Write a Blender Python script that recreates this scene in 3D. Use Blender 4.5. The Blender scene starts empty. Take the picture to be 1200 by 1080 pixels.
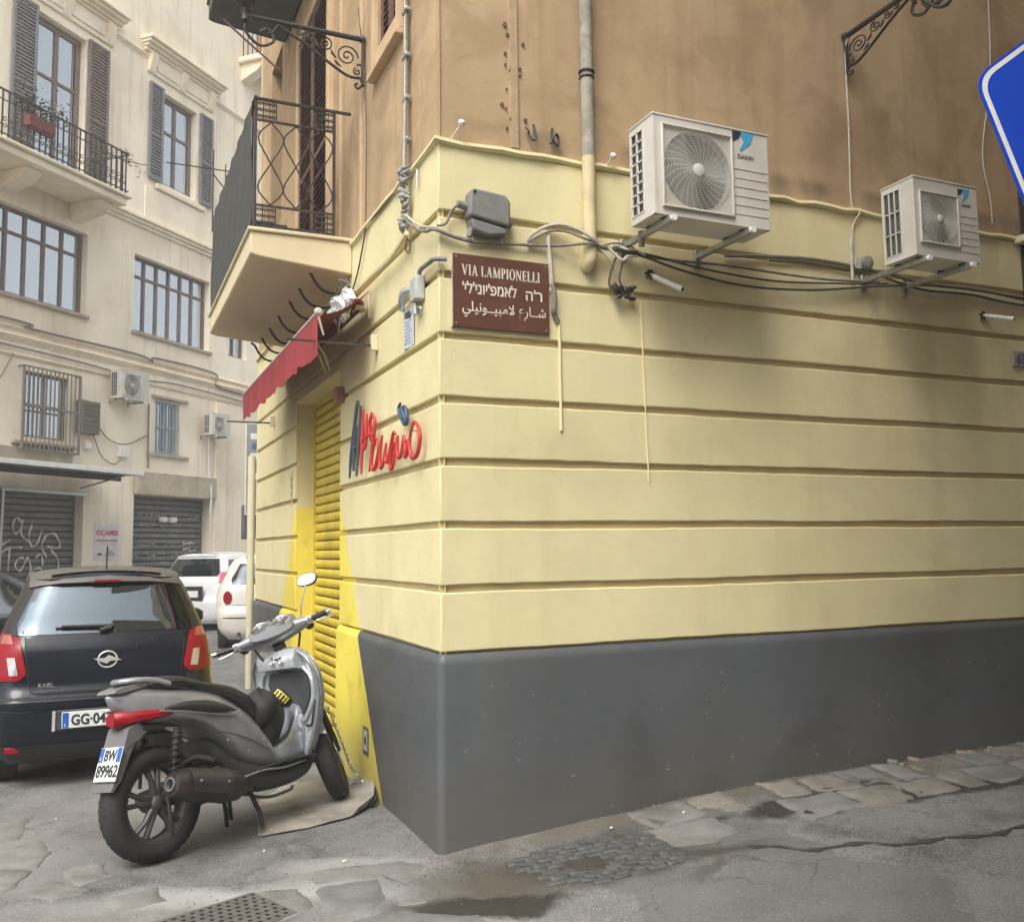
import bpy, math, random
from mathutils import Vector, Matrix
random.seed(7)
sc = bpy.context.scene
# ---------------------------------------------------------------- camera
cam_d = bpy.data.cameras.new('camera'); cam = bpy.data.objects.new('camera', cam_d)
sc.collection.objects.link(cam); sc.camera = cam
_yaw, _pit, _rol = math.radians(23.779), math.radians(5.360), math.radians(-0.747)
_F = Vector((math.sin(_yaw)*math.cos(_pit), math.cos(_yaw)*math.cos(_pit), math.sin(_pit)))
_r0 = Vector((math.cos(_yaw), -math.sin(_yaw), 0)); _u0 = _r0.cross(_F)
_R = _r0*math.cos(_rol) + _u0*math.sin(_rol); _U = _u0*math.cos(_rol) - _r0*math.sin(_rol)
cam.matrix_world = Matrix(((_R.x,_U.x,-_F.x,-1.698),(_R.y,_U.y,-_F.y,-4.834),(_R.z,_U.z,-_F.z,1.6),(0,0,0,1)))
cam_d.sensor_fit = 'HORIZONTAL'; cam_d.sensor_width = 36; cam_d.lens = 1094.3/1200*36
cam_d.clip_end = 500; cam_d.clip_start = 0.05
# ---------------------------------------------------------------- world, sun, exposure
w = bpy.data.worlds.new('World'); sc.world = w; w.use_nodes = True
nt = w.node_tree; bg = nt.nodes['Background']
sky = nt.nodes.new('ShaderNodeTexSky'); sky.sky_type = 'NISHITA'; sky.sun_disc = False
SUN_EL, SUN_AZ = math.radians(52), math.radians(220)      # azimuth clockwise from +Y
sky.sun_elevation = SUN_EL; sky.sun_rotation = SUN_AZ
sky.air_density = 1.0; sky.dust_density = 4.0; sky.ozone_density = 1.0
hs = nt.nodes.new('ShaderNodeHueSaturation'); hs.inputs['Saturation'].default_value = 0.12
nt.links.new(sky.outputs[0], hs.inputs['Color']); nt.links.new(hs.outputs[0], bg.inputs[0])
bg.inputs[1].default_value = 0.15
sd = bpy.data.lights.new('sun', 'SUN'); so = bpy.data.objects.new('sun', sd); sc.collection.objects.link(so)
sd.energy = 1.0; sd.angle = math.radians(26); sd.color = (1.0, 0.95, 0.87)
_sv = Vector((math.sin(SUN_AZ)*math.cos(SUN_EL), math.cos(SUN_AZ)*math.cos(SUN_EL), math.sin(SUN_EL)))
so.rotation_euler = _sv.to_track_quat('Z', 'Y').to_euler(); so.location = _sv*40
sc.view_settings.view_transform = 'Standard'; sc.view_settings.look = 'None'
sc.view_settings.gamma = 1.0; sc.view_settings.exposure = 1.12
sc.view_settings.use_curve_mapping = False
sc.render.film_transparent = False
# ---------------------------------------------------------------- materials
_M = {}
def mat(name, col, rough=0.7, metal=0.0, var=0.12, scale=6.0, bump=0.0, bscale=40.0, spec=0.5,
        stain=None, stain_amt=0.0, stain_scale=1.5, coat=0.0, streak=0.0, streak_col=(0.1,0.07,0.04), speck=0.0):
    """principled material; colour broken up by noises in world space (dirt, wear), relief from bump"""
    if name in _M: return _M[name]
    m = bpy.data.materials.new(name); m.use_nodes = True; t = m.node_tree; N = t.nodes; L = t.links
    b = N['Principled BSDF']; b.inputs['Roughness'].default_value = rough; b.inputs['Metallic'].default_value = metal
    b.inputs['Specular IOR Level'].default_value = spec
    if coat: b.inputs['Coat Weight'].default_value = coat; b.inputs['Coat Roughness'].default_value = 0.06
    geo = N.new('ShaderNodeNewGeometry'); pos = geo.outputs['Position']
    def noise(sc_, det=5, vec=pos, rg=0.6):
        n = N.new('ShaderNodeTexNoise'); n.inputs['Scale'].default_value = sc_; n.inputs['Detail'].default_value = det
        n.inputs['Roughness'].default_value = rg; L.new(vec, n.inputs['Vector']); return n.outputs[0]
    def ramp(f, a, c):
        r = N.new('ShaderNodeMapRange'); r.inputs[1].default_value = a; r.inputs[2].default_value = c
        L.new(f, r.inputs[0]); return r.outputs[0]
    def mix(f, A, B):
        x = N.new('ShaderNodeMix'); x.data_type = 'RGBA'
        if isinstance(f, float): x.inputs[0].default_value = f
        else: L.new(f, x.inputs[0])
        for i, v in ((6, A), (7, B)):
            if isinstance(v, tuple): x.inputs[i].default_value = (*v[:3], 1)
            else: L.new(v, x.inputs[i])
        return x.outputs[2]
    c = (*col[:3], 1)
    lo = tuple(v*(1-var) for v in col[:3]); hi = tuple(min(1, v*(1+var)) for v in col[:3])
    out = mix(ramp(noise(scale), .3, .7), lo, hi)
    if speck:
        out = mix(ramp(noise(scale*30, 2), .62, .72), out, tuple(v*(1-speck) for v in col[:3]))
    if stain is not None:
        f = ramp(noise(stain_scale, 6), .5, .72)
        mm = N.new('ShaderNodeMath'); mm.operation = 'MULTIPLY'; mm.inputs[1].default_value = stain_amt; L.new(f, mm.inputs[0])
        out = mix(mm.outputs[0], out, stain)
    if streak:
        mp = N.new('ShaderNodeMapping'); mp.inputs['Scale'].default_value = (5, 5, .35); L.new(pos, mp.inputs['Vector'])
        f = ramp(noise(1.0, 5, mp.outputs[0]), .52, .75)
        mm = N.new('ShaderNodeMath'); mm.operation = 'MULTIPLY'; mm.inputs[1].default_value = streak; L.new(f, mm.inputs[0])
        out = mix(mm.outputs[0], out, streak_col)
    L.new(out, b.inputs['Base Color'])
    if bump:
        bp = N.new('ShaderNodeBump'); bp.inputs['Strength'].default_value = bump; bp.inputs['Distance'].default_value = 0.01
        L.new(noise(bscale, 6), bp.inputs['Height']); L.new(bp.outputs[0], b.inputs['Normal'])
    if metal < .5 and rough > .25:
        rr = N.new('ShaderNodeMapRange'); rr.inputs[3].default_value = max(.05, rough-.12); rr.inputs[4].default_value = min(1, rough+.12)
        L.new(noise(scale*2.3, 3), rr.inputs[0]); L.new(rr.outputs[0], b.inputs['Roughness'])
    m['_o'] = 1
    _M[name] = m; return m
def glass(name, tint=(.9,.95,.95), refl=.35, dark=(.01,.012,.014), clear=.7, rough=0.02):
    """thin pane: mirror-like film over partly clear, partly dark glass"""
    if name in _M: return _M[name]
    m = bpy.data.materials.new(name); m.use_nodes = True; t = m.node_tree; N = t.nodes; L = t.links
    N.remove(N['Principled BSDF']); out = N['Material Output']
    tr = N.new('ShaderNodeBsdfTransparent'); tr.inputs[0].default_value = (*tint, 1)
    df = N.new('ShaderNodeBsdfDiffuse'); df.inputs[0].default_value = (*dark, 1)
    gl = N.new('ShaderNodeBsdfGlossy'); gl.inputs['Roughness'].default_value = rough; gl.inputs[0].default_value = (.84,.93,1,1)
    m1 = N.new('ShaderNodeMixShader'); m1.inputs[0].default_value = clear; L.new(df.outputs[0], m1.inputs[1]); L.new(tr.outputs[0], m1.inputs[2])
    lw = N.new('ShaderNodeLayerWeight'); lw.inputs[0].default_value = refl
    mr = N.new('ShaderNodeMapRange'); mr.inputs[3].default_value = refl*.35; mr.inputs[4].default_value = .9; L.new(lw.outputs['Fresnel'], mr.inputs[0])
    m2 = N.new('ShaderNodeMixShader'); L.new(mr.outputs[0], m2.inputs[0]); L.new(m1.outputs[0], m2.inputs[1]); L.new(gl.outputs[0], m2.inputs[2])
    L.new(m2.outputs[0], out.inputs[0]); _M[name] = m; return m
# ---------------------------------------------------------------- mesh helpers
class MB:
    def __init__(s): s.v = []; s.f = []; s.X = None
    def add(s, vs, fs):
        n = len(s.v)
        s.v += [tuple(s.X @ Vector(p)) if s.X else tuple(p) for p in vs]
        s.f += [tuple(i+n for i in f) for f in fs]; return s
    def box(s, x0, x1, y0, y1, z0, z1):
        x0, x1 = min(x0,x1), max(x0,x1); y0, y1 = min(y0,y1), max(y0,y1); z0, z1 = min(z0,z1), max(z0,z1)
        return s.add([(x0,y0,z0),(x1,y0,z0),(x1,y1,z0),(x0,y1,z0),(x0,y0,z1),(x1,y0,z1),(x1,y1,z1),(x0,y1,z1)],
                     [(0,3,2,1),(4,5,6,7),(0,1,5,4),(1,2,6,5),(2,3,7,6),(3,0,4,7)])
    def bar(s, p0, p1, wx, wz=None, up=(0,0,1)):
        p0, p1 = Vector(p0), Vector(p1); wz = wz or wx; d = (p1-p0).normalized(); u = Vector(up)
        if abs(d.dot(u)) > .98: u = Vector((0,1,0))
        a = d.cross(u).normalized(); b = a.cross(d).normalized(); vs = []
        for p in (p0, p1):
            for i, j in ((-1,-1),(1,-1),(1,1),(-1,1)): vs.append(p + a*(wx/2*i) + b*(wz/2*j))
        return s.add(vs, [(0,1,2,3),(7,6,5,4),(0,4,5,1),(1,5,6,2),(2,6,7,3),(3,7,4,0)])
    def tube(s, pts, r, n=8, caps=True, flat=1.0):
        pts = [Vector(p) for p in pts]; m = len(pts); rs = r if isinstance(r, (list, tuple)) else [r]*m
        T = [(pts[min(i+1,m-1)]-pts[max(i-1,0)]).normalized() for i in range(m)]
        a = T[0].orthogonal().normalized(); vs = []; fs = []
        for i in range(m):
            a = (a - T[i]*a.dot(T[i])).normalized(); b = T[i].cross(a)
            for k in range(n):
                t = 2*math.pi*k/n; vs.append(pts[i] + a*(math.cos(t)*rs[i]) + b*(math.sin(t)*rs[i]*flat))
        for i in range(m-1):
            for k in range(n): fs.append((i*n+k, i*n+(k+1)%n, (i+1)*n+(k+1)%n, (i+1)*n+k))
        if caps: fs.append(tuple(range(n-1,-1,-1))); fs.append(tuple(range((m-1)*n, m*n)))
        return s.add(vs, fs)
    def cyl(s, p0, p1, r0, r1=None, n=16): return s.tube([p0, p1], [r0, r0 if r1 is None else r1], n)
    def lathe(s, prof, c=(0,0,0), axis=(0,0,1), n=24, caps=True):
        """prof: list of (radius, distance along axis)"""
        ax = Vector(axis).normalized(); a = ax.orthogonal().normalized(); b = ax.cross(a); c = Vector(c); vs = []; fs = []
        for r, h in prof:
            for k in range(n):
                t = 2*math.pi*k/n; vs.append(c + ax*h + a*(math.cos(t)*r) + b*(math.sin(t)*r))
        for i in range(len(prof)-1):
            for k in range(n): fs.append((i*n+k, i*n+(k+1)%n, (i+1)*n+(k+1)%n, (i+1)*n+k))
        if caps and prof[0][0] > 1e-4: fs.append(tuple(range(n-1,-1,-1)))
        if caps and prof[-1][0] > 1e-4: fs.append(tuple(range((len(prof)-1)*n, len(prof)*n)))
        return s.add(vs, fs)
    def prism(s, poly, o, u, v, d):
        """2D polygon (a,b) -> o + a*u + b*v, extruded by vector d"""
        o, u, v, d = Vector(o), Vector(u), Vector(v), Vector(d); n = len(poly)
        A = [o + u*a + v*b for a, b in poly]; B = [p + d for p in A]
        return s.add(A+B, [tuple(range(n-1,-1,-1)), tuple(range(n,2*n))] + [(i,(i+1)%n,n+(i+1)%n,n+i) for i in range(n)])
    def loft(s, rings, caps=True):
        n = len(rings[0]); vs = [p for r in rings for p in r]; fs = []
        for i in range(len(rings)-1):
            for k in range(n): fs.append((i*n+k, i*n+(k+1)%n, (i+1)*n+(k+1)%n, (i+1)*n+k))
        if caps: fs.append(tuple(range(n-1,-1,-1))); fs.append(tuple(range((len(rings)-1)*n, len(rings)*n)))
        return s.add(vs, fs)
    def grid(s, P):
        h, wd = len(P), len(P[0]); vs = [p for r in P for p in r]
        return s.add(vs, [(i*wd+j, i*wd+j+1, (i+1)*wd+j+1, (i+1)*wd+j) for i in range(h-1) for j in range(wd-1)])
    def sheet(s, P, th, nrm=None):
        """grid with thickness th, offset along nrm (a vector)"""
        d = Vector(nrm)*th; h, wd = len(P), len(P[0]); n = h*wd
        A = [Vector(p) for r in P for p in r]; B = [p+d for p in A]; fs = []
        for i in range(h-1):
            for j in range(wd-1):
                a = i*wd+j; fs.append((a,a+1,a+wd+1,a+wd)); fs.append((n+a+wd, n+a+wd+1, n+a+1, n+a))
        for j in range(wd-1):
            fs.append((n+j, n+j+1, j+1, j)); q = (h-1)*wd+j; fs.append((q, q+1, n+q+1, n+q))
        for i in range(h-1):
            a = i*wd; fs.append((a, a+wd, n+a+wd, n+a)); q = a+wd-1; fs.append((n+q, n+q+wd, q+wd, q))
        return s.add(A+B, fs)
    def build(s, name, m, parent=None, smooth=False, bevel=0, seg=2, sub=0, solid=0, auto=None):
        me = bpy.data.meshes.new(name); me.from_pydata([tuple(p) for p in s.v], [], s.f); me.validate(); me.update()
        import bmesh
        bm = bmesh.new(); bm.from_mesh(me)
        if len(bm.faces) < 60000: bmesh.ops.recalc_face_normals(bm, faces=bm.faces)
        bm.to_mesh(me); bm.free()
        o = bpy.data.objects.new(name, me); sc.collection.objects.link(o); me.materials.append(m)
        if parent: o.parent = parent
        if solid: q = o.modifiers.new('solid', 'SOLIDIFY'); q.thickness = solid; q.offset = 0
        if bevel:
            q = o.modifiers.new('bevel', 'BEVEL'); q.width = bevel; q.segments = seg; q.limit_method = 'ANGLE'; q.angle_limit = math.radians(35)
        if sub: q = o.modifiers.new('sub', 'SUBSURF'); q.levels = sub; q.render_levels = sub
        if smooth or bevel or sub:
            for p in me.polygons: p.use_smooth = True
            if not sub and not smooth: me.set_sharp_from_angle(angle=math.radians(38))
            elif smooth and not sub: me.set_sharp_from_angle(angle=math.radians(50))
        return o
def thing(name, label, cat, loc=(0,0,0), rz=0, group=None, rot=None):
    o = bpy.data.objects.new(name, None); sc.collection.objects.link(o); o.empty_display_size = .2
    o.location = loc; o.rotation_euler = rot if rot else (0,0,rz); o['label'] = label; o['category'] = cat
    if group: o['group'] = group
    return o
def tag(o, label, cat, group=None):
    o['label'] = label; o['category'] = cat
    if group: o['group'] = group
    return o
def struct(o): o['kind'] = 'structure'; return o
def stuff(o): o['kind'] = 'stuff'; return o
def lab(o, l): o['label'] = l; return o
def shared(o, parent, loc=(0,0,0), rot=(0,0,0), scl=None):
    c = o.copy(); sc.collection.objects.link(c); c.parent = parent; c.location = loc; c.rotation_euler = rot
    if scl: c.scale = scl
    return c
def copy_tree(o, loc, rz, label):
    r = o.copy(); sc.collection.objects.link(r); r.location = loc; r.rotation_euler = (0,0,rz); r['label'] = label
    for ch in o.children:
        c = ch.copy(); sc.collection.objects.link(c); c.parent = r
        for g in ch.children:
            d = g.copy(); sc.collection.objects.link(d); d.parent = c
    return r
def text_mesh(name, s, size, m, parent, loc, rot, depth=.001, sx=1.0, bold=0.0, align='LEFT'):
    c = bpy.data.curves.new(name, 'FONT'); c.body = s; c.size = size; c.extrude = depth; c.offset = bold; c.align_x = align
    t = bpy.data.objects.new(name, c); sc.collection.objects.link(t); bpy.context.view_layer.update()
    me = bpy.data.meshes.new_from_object(t.evaluated_get(bpy.context.evaluated_depsgraph_get()))
    bpy.data.objects.remove(t); me.materials.clear(); me.materials.append(m)
    o = bpy.data.objects.new(name, me); sc.collection.objects.link(o)
    if parent: o.parent = parent
    o.location = loc; o.rotation_euler = rot; o.scale = (sx,1,1); return o
def cr(pts, k=6):
    """Catmull-Rom smoothing of a 3D polyline"""
    P = [Vector(p) for p in pts]; P = [P[0]*2-P[1]] + P + [P[-1]*2-P[-2]]; out = []
    for i in range(1, len(P)-2):
        for j in range(k):
            t = j/k; a, b, c, d = P[i-1], P[i], P[i+1], P[i+2]
            out.append(.5*((2*b) + (c-a)*t + (2*a-5*b+4*c-d)*t*t + (3*b-a-3*c+d)*t**3))
    out.append(P[-2]); return out
def lerp(tab, x):
    if x <= tab[0][0]: return tab[0][1]
    for (a, b), (c, d) in zip(tab, tab[1:]):
        if x <= c: return b + (d-b)*(x-a)/(c-a)
    return tab[-1][1]
def facade(mb, s0, s1, z0, z1, holes, depth, out=0.0, back=None):
    """wall skin in the local facade frame (x along, -y outwards) with holes and their reveals"""
    xs = sorted({s0, s1} | {h[0] for h in holes} | {h[1] for h in holes}); zs = sorted({z0, z1} | {h[2] for h in holes} | {h[3] for h in holes})
    xs = [x for x in xs if s0 <= x <= s1]; zs = [z for z in zs if z0 <= z <= z1]
    for a, b in zip(xs, xs[1:]):
        for c, d in zip(zs, zs[1:]):
            cx, cz = (a+b)/2, (c+d)/2
            if any(h[0] < cx < h[1] and h[2] < cz < h[3] for h in holes): continue
            mb.add([(a,-out,c),(b,-out,c),(b,-out,d),(a,-out,d)], [(0,1,2,3)])
    for h in holes:
        a, b, c, d = h[:4]; e = h[4] if len(h) > 4 else depth; c = max(c, z0); d2 = min(d, z1)
        mb.add([(a,-out,c),(a,e,c),(a,e,d2),(a,-out,d2)], [(0,1,2,3)]); mb.add([(b,-out,c),(b,e,c),(b,e,d2),(b,-out,d2)], [(3,2,1,0)])
        if d <= z1: mb.add([(a,-out,d),(b,-out,d),(b,e,d),(a,e,d)], [(0,1,2,3)])
        if c > z0: mb.add([(a,-out,c),(b,-out,c),(b,e,c),(a,e,c)], [(3,2,1,0)])
def ground_z(x): return .175*(1-math.exp(-max(x,0)/1.5))
# ================================================================ THE CORNER BUILDING
def plaster_mat(name, base, flare_col=None, streak_zones=(), dirt=(.30,.22,.12), dirt_amt=.5, rough=.85, patch=.35, chipc=(.55,.52,.45), chip_t=.735, blotch=0.):
    """painted plaster: mottling, rain streaks under the cables, a painted yellow flare round the shop door"""
    m = mat(name, base, rough, var=.07, scale=2.2, bump=.25, bscale=22, stain=dirt, stain_amt=dirt_amt*.55, stain_scale=1.1, streak=dirt_amt*.6, streak_col=dirt)
    t = m.node_tree; N = t.nodes; L = t.links; b = N['Principled BSDF']
    src = b.inputs['Base Color'].links[0].from_socket
    geo = N.new('ShaderNodeNewGeometry'); sp = N.new('ShaderNodeSeparateXYZ'); L.new(geo.outputs['Position'], sp.inputs[0])
    def M(op, a, c=None, d=None):
        n = N.new('ShaderNodeMath'); n.operation = op
        for i, v in enumerate((a, c, d)):
            if v is None: continue
            if isinstance(v, (int, float)): n.inputs[i].default_value = v
            else: L.new(v, n.inputs[i])
        return n.outputs[0]
    X, Y, Z = sp.outputs
    if flare_col:
        nz = N.new('ShaderNodeTexNoise'); nz.inputs['Scale'].default_value = 9; L.new(geo.outputs['Position'], nz.inputs['Vector'])
        wob = M('MULTIPLY', M('SUBTRACT', nz.outputs[0], .5), .03)
        half = M('ADD', M('MULTIPLY_ADD', M('SUBTRACT', 1.98, Z), .66, .92), wob)
        a = M('LESS_THAN', M('ABSOLUTE', M('SUBTRACT', Y, 3.27)), half)
        c = M('LESS_THAN', Z, M('ADD', 1.98, M('MULTIPLY', X, 1.6))); e = M('GREATER_THAN', Y, 1.0)
        mk = M('MULTIPLY', M('MULTIPLY', a, c), e)
        x = N.new('ShaderNodeMix'); x.data_type = 'RGBA'; L.new(mk, x.inputs[0]); L.new(src, x.inputs[6])
        n2 = N.new('ShaderNodeTexNoise'); n2.inputs['Scale'].default_value = 4; n2.inputs['Detail'].default_value = 6; L.new(geo.outputs['Position'], n2.inputs['Vector'])
        rp = N.new('ShaderNodeMapRange'); rp.inputs[1].default_value = .55; rp.inputs[2].default_value = .8; L.new(n2.outputs[0], rp.inputs[0])
        y2 = N.new('ShaderNodeMix'); y2.data_type = 'RGBA'; y2.inputs[6].default_value = (*flare_col,1); y2.inputs[7].default_value = (*[v*.72 for v in flare_col],1); L.new(rp.outputs[0], y2.inputs[0])
        L.new(y2.outputs[2], x.inputs[7]); src = x.outputs[2]
    for (x0, x1, zt_, zb_, amt, dc) in streak_zones:      # rusty water runs below the units, soot above the ledge, browner streaks further right
        def ss(v, a, c):
            r = N.new('ShaderNodeMapRange'); r.interpolation_type = 'SMOOTHSTEP'; r.inputs[1].default_value = a; r.inputs[2].default_value = c; L.new(v, r.inputs[0]); return r.outputs[0]
        mp = N.new('ShaderNodeMapping'); mp.inputs['Scale'].default_value = (4.5, 4.5, .45); L.new(geo.outputs['Position'], mp.inputs['Vector'])
        nn = N.new('ShaderNodeTexNoise'); nn.inputs['Scale'].default_value = 1.0; nn.inputs['Detail'].default_value = 6; L.new(mp.outputs[0], nn.inputs['Vector'])
        n3 = N.new('ShaderNodeTexNoise'); n3.inputs['Scale'].default_value = 1.7; n3.inputs['Detail'].default_value = 5; L.new(geo.outputs['Position'], n3.inputs['Vector'])
        f = M('MULTIPLY', ss(X, x0-.12, x0+.12), ss(X, x1+.15, x1-.15)); f = M('MULTIPLY', f, ss(Z, zt_+.02, zt_-.06))
        f = M('MULTIPLY', f, ss(Z, zb_-.1, zt_)); f = M('MULTIPLY', f, M('ADD', M('MULTIPLY', ss(nn.outputs[0], .36, .66), .75), M('MULTIPLY', ss(n3.outputs[0], .3, .7), .45)))
        f = M('MINIMUM', M('MULTIPLY', f, amt), .92)
        x = N.new('ShaderNodeMix'); x.data_type = 'RGBA'; L.new(f, x.inputs[0]); L.new(src, x.inputs[6]); x.inputs[7].default_value = (*dc, 1); src = x.outputs[2]
    # splash dirt along the foot, soot runs near the top ledge
    nz = N.new('ShaderNodeTexNoise'); nz.inputs['Scale'].default_value = 3.5; nz.inputs['Detail'].default_value = 7; L.new(geo.outputs['Position'], nz.inputs['Vector'])
    foot = N.new('ShaderNodeMapRange'); foot.inputs[1].default_value = .38; foot.inputs[2].default_value = .05
    L.new(M('SUBTRACT', Z, M('MULTIPLY', nz.outputs[0], .22)), foot.inputs[0])
    x = N.new('ShaderNodeMix'); x.data_type = 'RGBA'; L.new(M('MULTIPLY', foot.outputs[0], .42), x.inputs[0]); L.new(src, x.inputs[6]); x.inputs[7].default_value = (.115,.097,.072,1)
    src = x.outputs[2]
    # lighter and darker repaint patches, hairline cracks, small chips
    def NZ(sc_, det, dist=0):
        n = N.new('ShaderNodeTexNoise'); n.inputs['Scale'].default_value = sc_; n.inputs['Detail'].default_value = det; n.inputs['Distortion'].default_value = dist; L.new(geo.outputs['Position'], n.inputs['Vector']); return n
    def RG(v, a, c, lo=0., hi=1.):
        r = N.new('ShaderNodeMapRange'); r.inputs[1].default_value = a; r.inputs[2].default_value = c; r.inputs[3].default_value = lo; r.inputs[4].default_value = hi; L.new(v, r.inputs[0]); return r.outputs[0]
    def MX(f, A, B, bt='MIX'):
        x = N.new('ShaderNodeMix'); x.data_type = 'RGBA'; x.blend_type = bt; L.new(f, x.inputs[0]); L.new(A, x.inputs[6]); x.inputs[7].default_value = (*B, 1); return x.outputs[2]
    lt = (1.16,1.17,1.20); dk = (.80,.78,.74)
    src = MX(RG(NZ(.75, 7, .6).outputs[0], .50, .66, 0, patch), src, lt, 'MULTIPLY'); src = MX(RG(NZ(1.3, 8, .8).outputs[0], .55, .70, 0, patch*1.1), src, dk, 'MULTIPLY')
    if blotch:      # old plaster: damp brown clouds and bare pale patches
        src = MX(RG(NZ(1.9, 9, 1.2).outputs[0], .50, .62, 0, blotch), src, (.66,.60,.52), 'MULTIPLY'); src = MX(RG(NZ(4.5, 9, .8).outputs[0], .56, .66, 0, blotch*.7), src, (1.22,1.2,1.18), 'MULTIPLY'); src = MX(RG(NZ(11, 6, .5).outputs[0], .60, .72, 0, blotch*.6), src, (.72,.68,.62), 'MULTIPLY')
    vm = N.new('ShaderNodeVectorMath'); vm.operation = 'MULTIPLY_ADD'; L.new(NZ(2.2, 5).outputs['Color'], vm.inputs[0]); vm.inputs[1].default_value = (.5,.5,.5); L.new(geo.outputs['Position'], vm.inputs[2])
    vo = N.new('ShaderNodeTexVoronoi'); vo.feature = 'DISTANCE_TO_EDGE'; vo.inputs['Scale'].default_value = .9; L.new(vm.outputs[0], vo.inputs['Vector'])
    cr_ = M('MULTIPLY', RG(vo.outputs['Distance'], .0045, .0015), RG(NZ(.9, 3).outputs[0], .50, .58)); src = MX(M('MULTIPLY', cr_, .16), src, tuple(v*.45 for v in base))
    chip = M('MULTIPLY', RG(NZ(26, 3).outputs[0], chip_t, chip_t+.02), RG(NZ(1.1, 3).outputs[0], .45, .6)); src = MX(M('MULTIPLY', chip, .7), src, chipc)
    L.new(src, b.inputs['Base Color'])
    bb = N.new('ShaderNodeBump'); bb.inputs['Strength'].default_value = .25; bb.inputs['Distance'].default_value = .02
    hh = M('ADD', M('MULTIPLY', NZ(3.0, 6, .4).outputs[0], .8), M('ADD', M('MULTIPLY', cr_, -.08), M('MULTIPLY', chip, -.2))); L.new(hh, bb.inputs['Height'])
    old = b.inputs['Normal'].links[0].from_node; L.new(bb.outputs[0], old.inputs['Normal'])
    return m
YEL = (.78,.65,.10)
M_yel = plaster_mat('yellow_plaster', (.70,.625,.36), YEL, streak_zones=((.95,2.05,3.42,2.5,.40,(.42,.30,.14)),(2.1,3.0,3.9,1.6,.15,(.46,.37,.21)),(2.95,3.85,3.42,1.6,.30,(.42,.31,.17)),(3.7,5.5,3.9,1.0,.35,(.42,.34,.20)),(.5,.9,3.5,2.6,.35,(.38,.30,.16))), dirt=(.46,.34,.17), dirt_amt=.30)
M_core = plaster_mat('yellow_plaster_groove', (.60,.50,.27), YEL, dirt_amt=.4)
M_plinth = plaster_mat('grey_plinth_paint', (.088,.095,.100), YEL, dirt=(.10,.09,.075), dirt_amt=.45, rough=.5, patch=.7, chipc=(.30,.30,.29), chip_t=.70)
M_org = plaster_mat('ochre_plaster', (.43,.305,.175), None, streak_zones=((.1,.9,4.10,3.85,.7,(.16,.115,.07)),(.65,1.25,5.6,3.9,.5,(.26,.17,.09)),(1.2,5.2,4.10,3.85,.8,(.14,.10,.06)),(2.4,3.1,6.5,3.9,.3,(.28,.18,.09)),(3.6,5.4,6.5,3.9,.35,(.25,.16,.08))), dirt=(.24,.135,.06), dirt_amt=.8, patch=1.0, chipc=(.30,.22,.14), chip_t=.69, blotch=.38)
M_cream = mat('cream_plaster', (.66,.57,.38), .85, var=.08, scale=3, bump=.2, stain=(.35,.27,.16), stain_amt=.5)
M_iron = mat('wrought_iron', (.045,.04,.036), .55, .3, var=.4, scale=30, bump=.15, stain=(.10,.06,.04), stain_amt=.5, stain_scale=20)
M_galv = mat('galvanised_steel', (.42,.43,.42), .38, .75, var=.15, scale=25)
M_wood = mat('brown_shutter_wood', (.115,.055,.038), .6, var=.25, scale=14, bump=.15)
M_darkg = mat('dark_grey_sheet', (.05,.054,.052), .7, var=.2, scale=8, bump=.1)
M_pane = glass('window_pane', refl=.5, dark=(.02,.025,.03), clear=.25)
XR = 9.0; YL = 6.64; D0, D1 = 2.356, 4.175; DZ = 3.02
bld = thing('corner_building', 'corner building with cream yellow banded plaster below, ochre plaster above and a dark grey base', 'building', (0,0,0))
# core skin, 25 mm behind the face of the courses
c = MB()
c.X = Matrix.Identity(4)
facade(c, 0, XR, 0-.3, 3.9, [], .2, out=-.028)
c.X = Matrix.Rotation(-math.pi/2, 4, 'Z')       # left wall: local x = -Y
facade(c, -YL, -.0, -.3, 3.9, [(-D1, -D0, -.3, DZ)], .16+.06, out=-.028)
c.X = None
c.box(.3, XR, YL-.02, YL, -.3, 10.5)
o = c.build('wall_core', M_core, bld)
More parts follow.
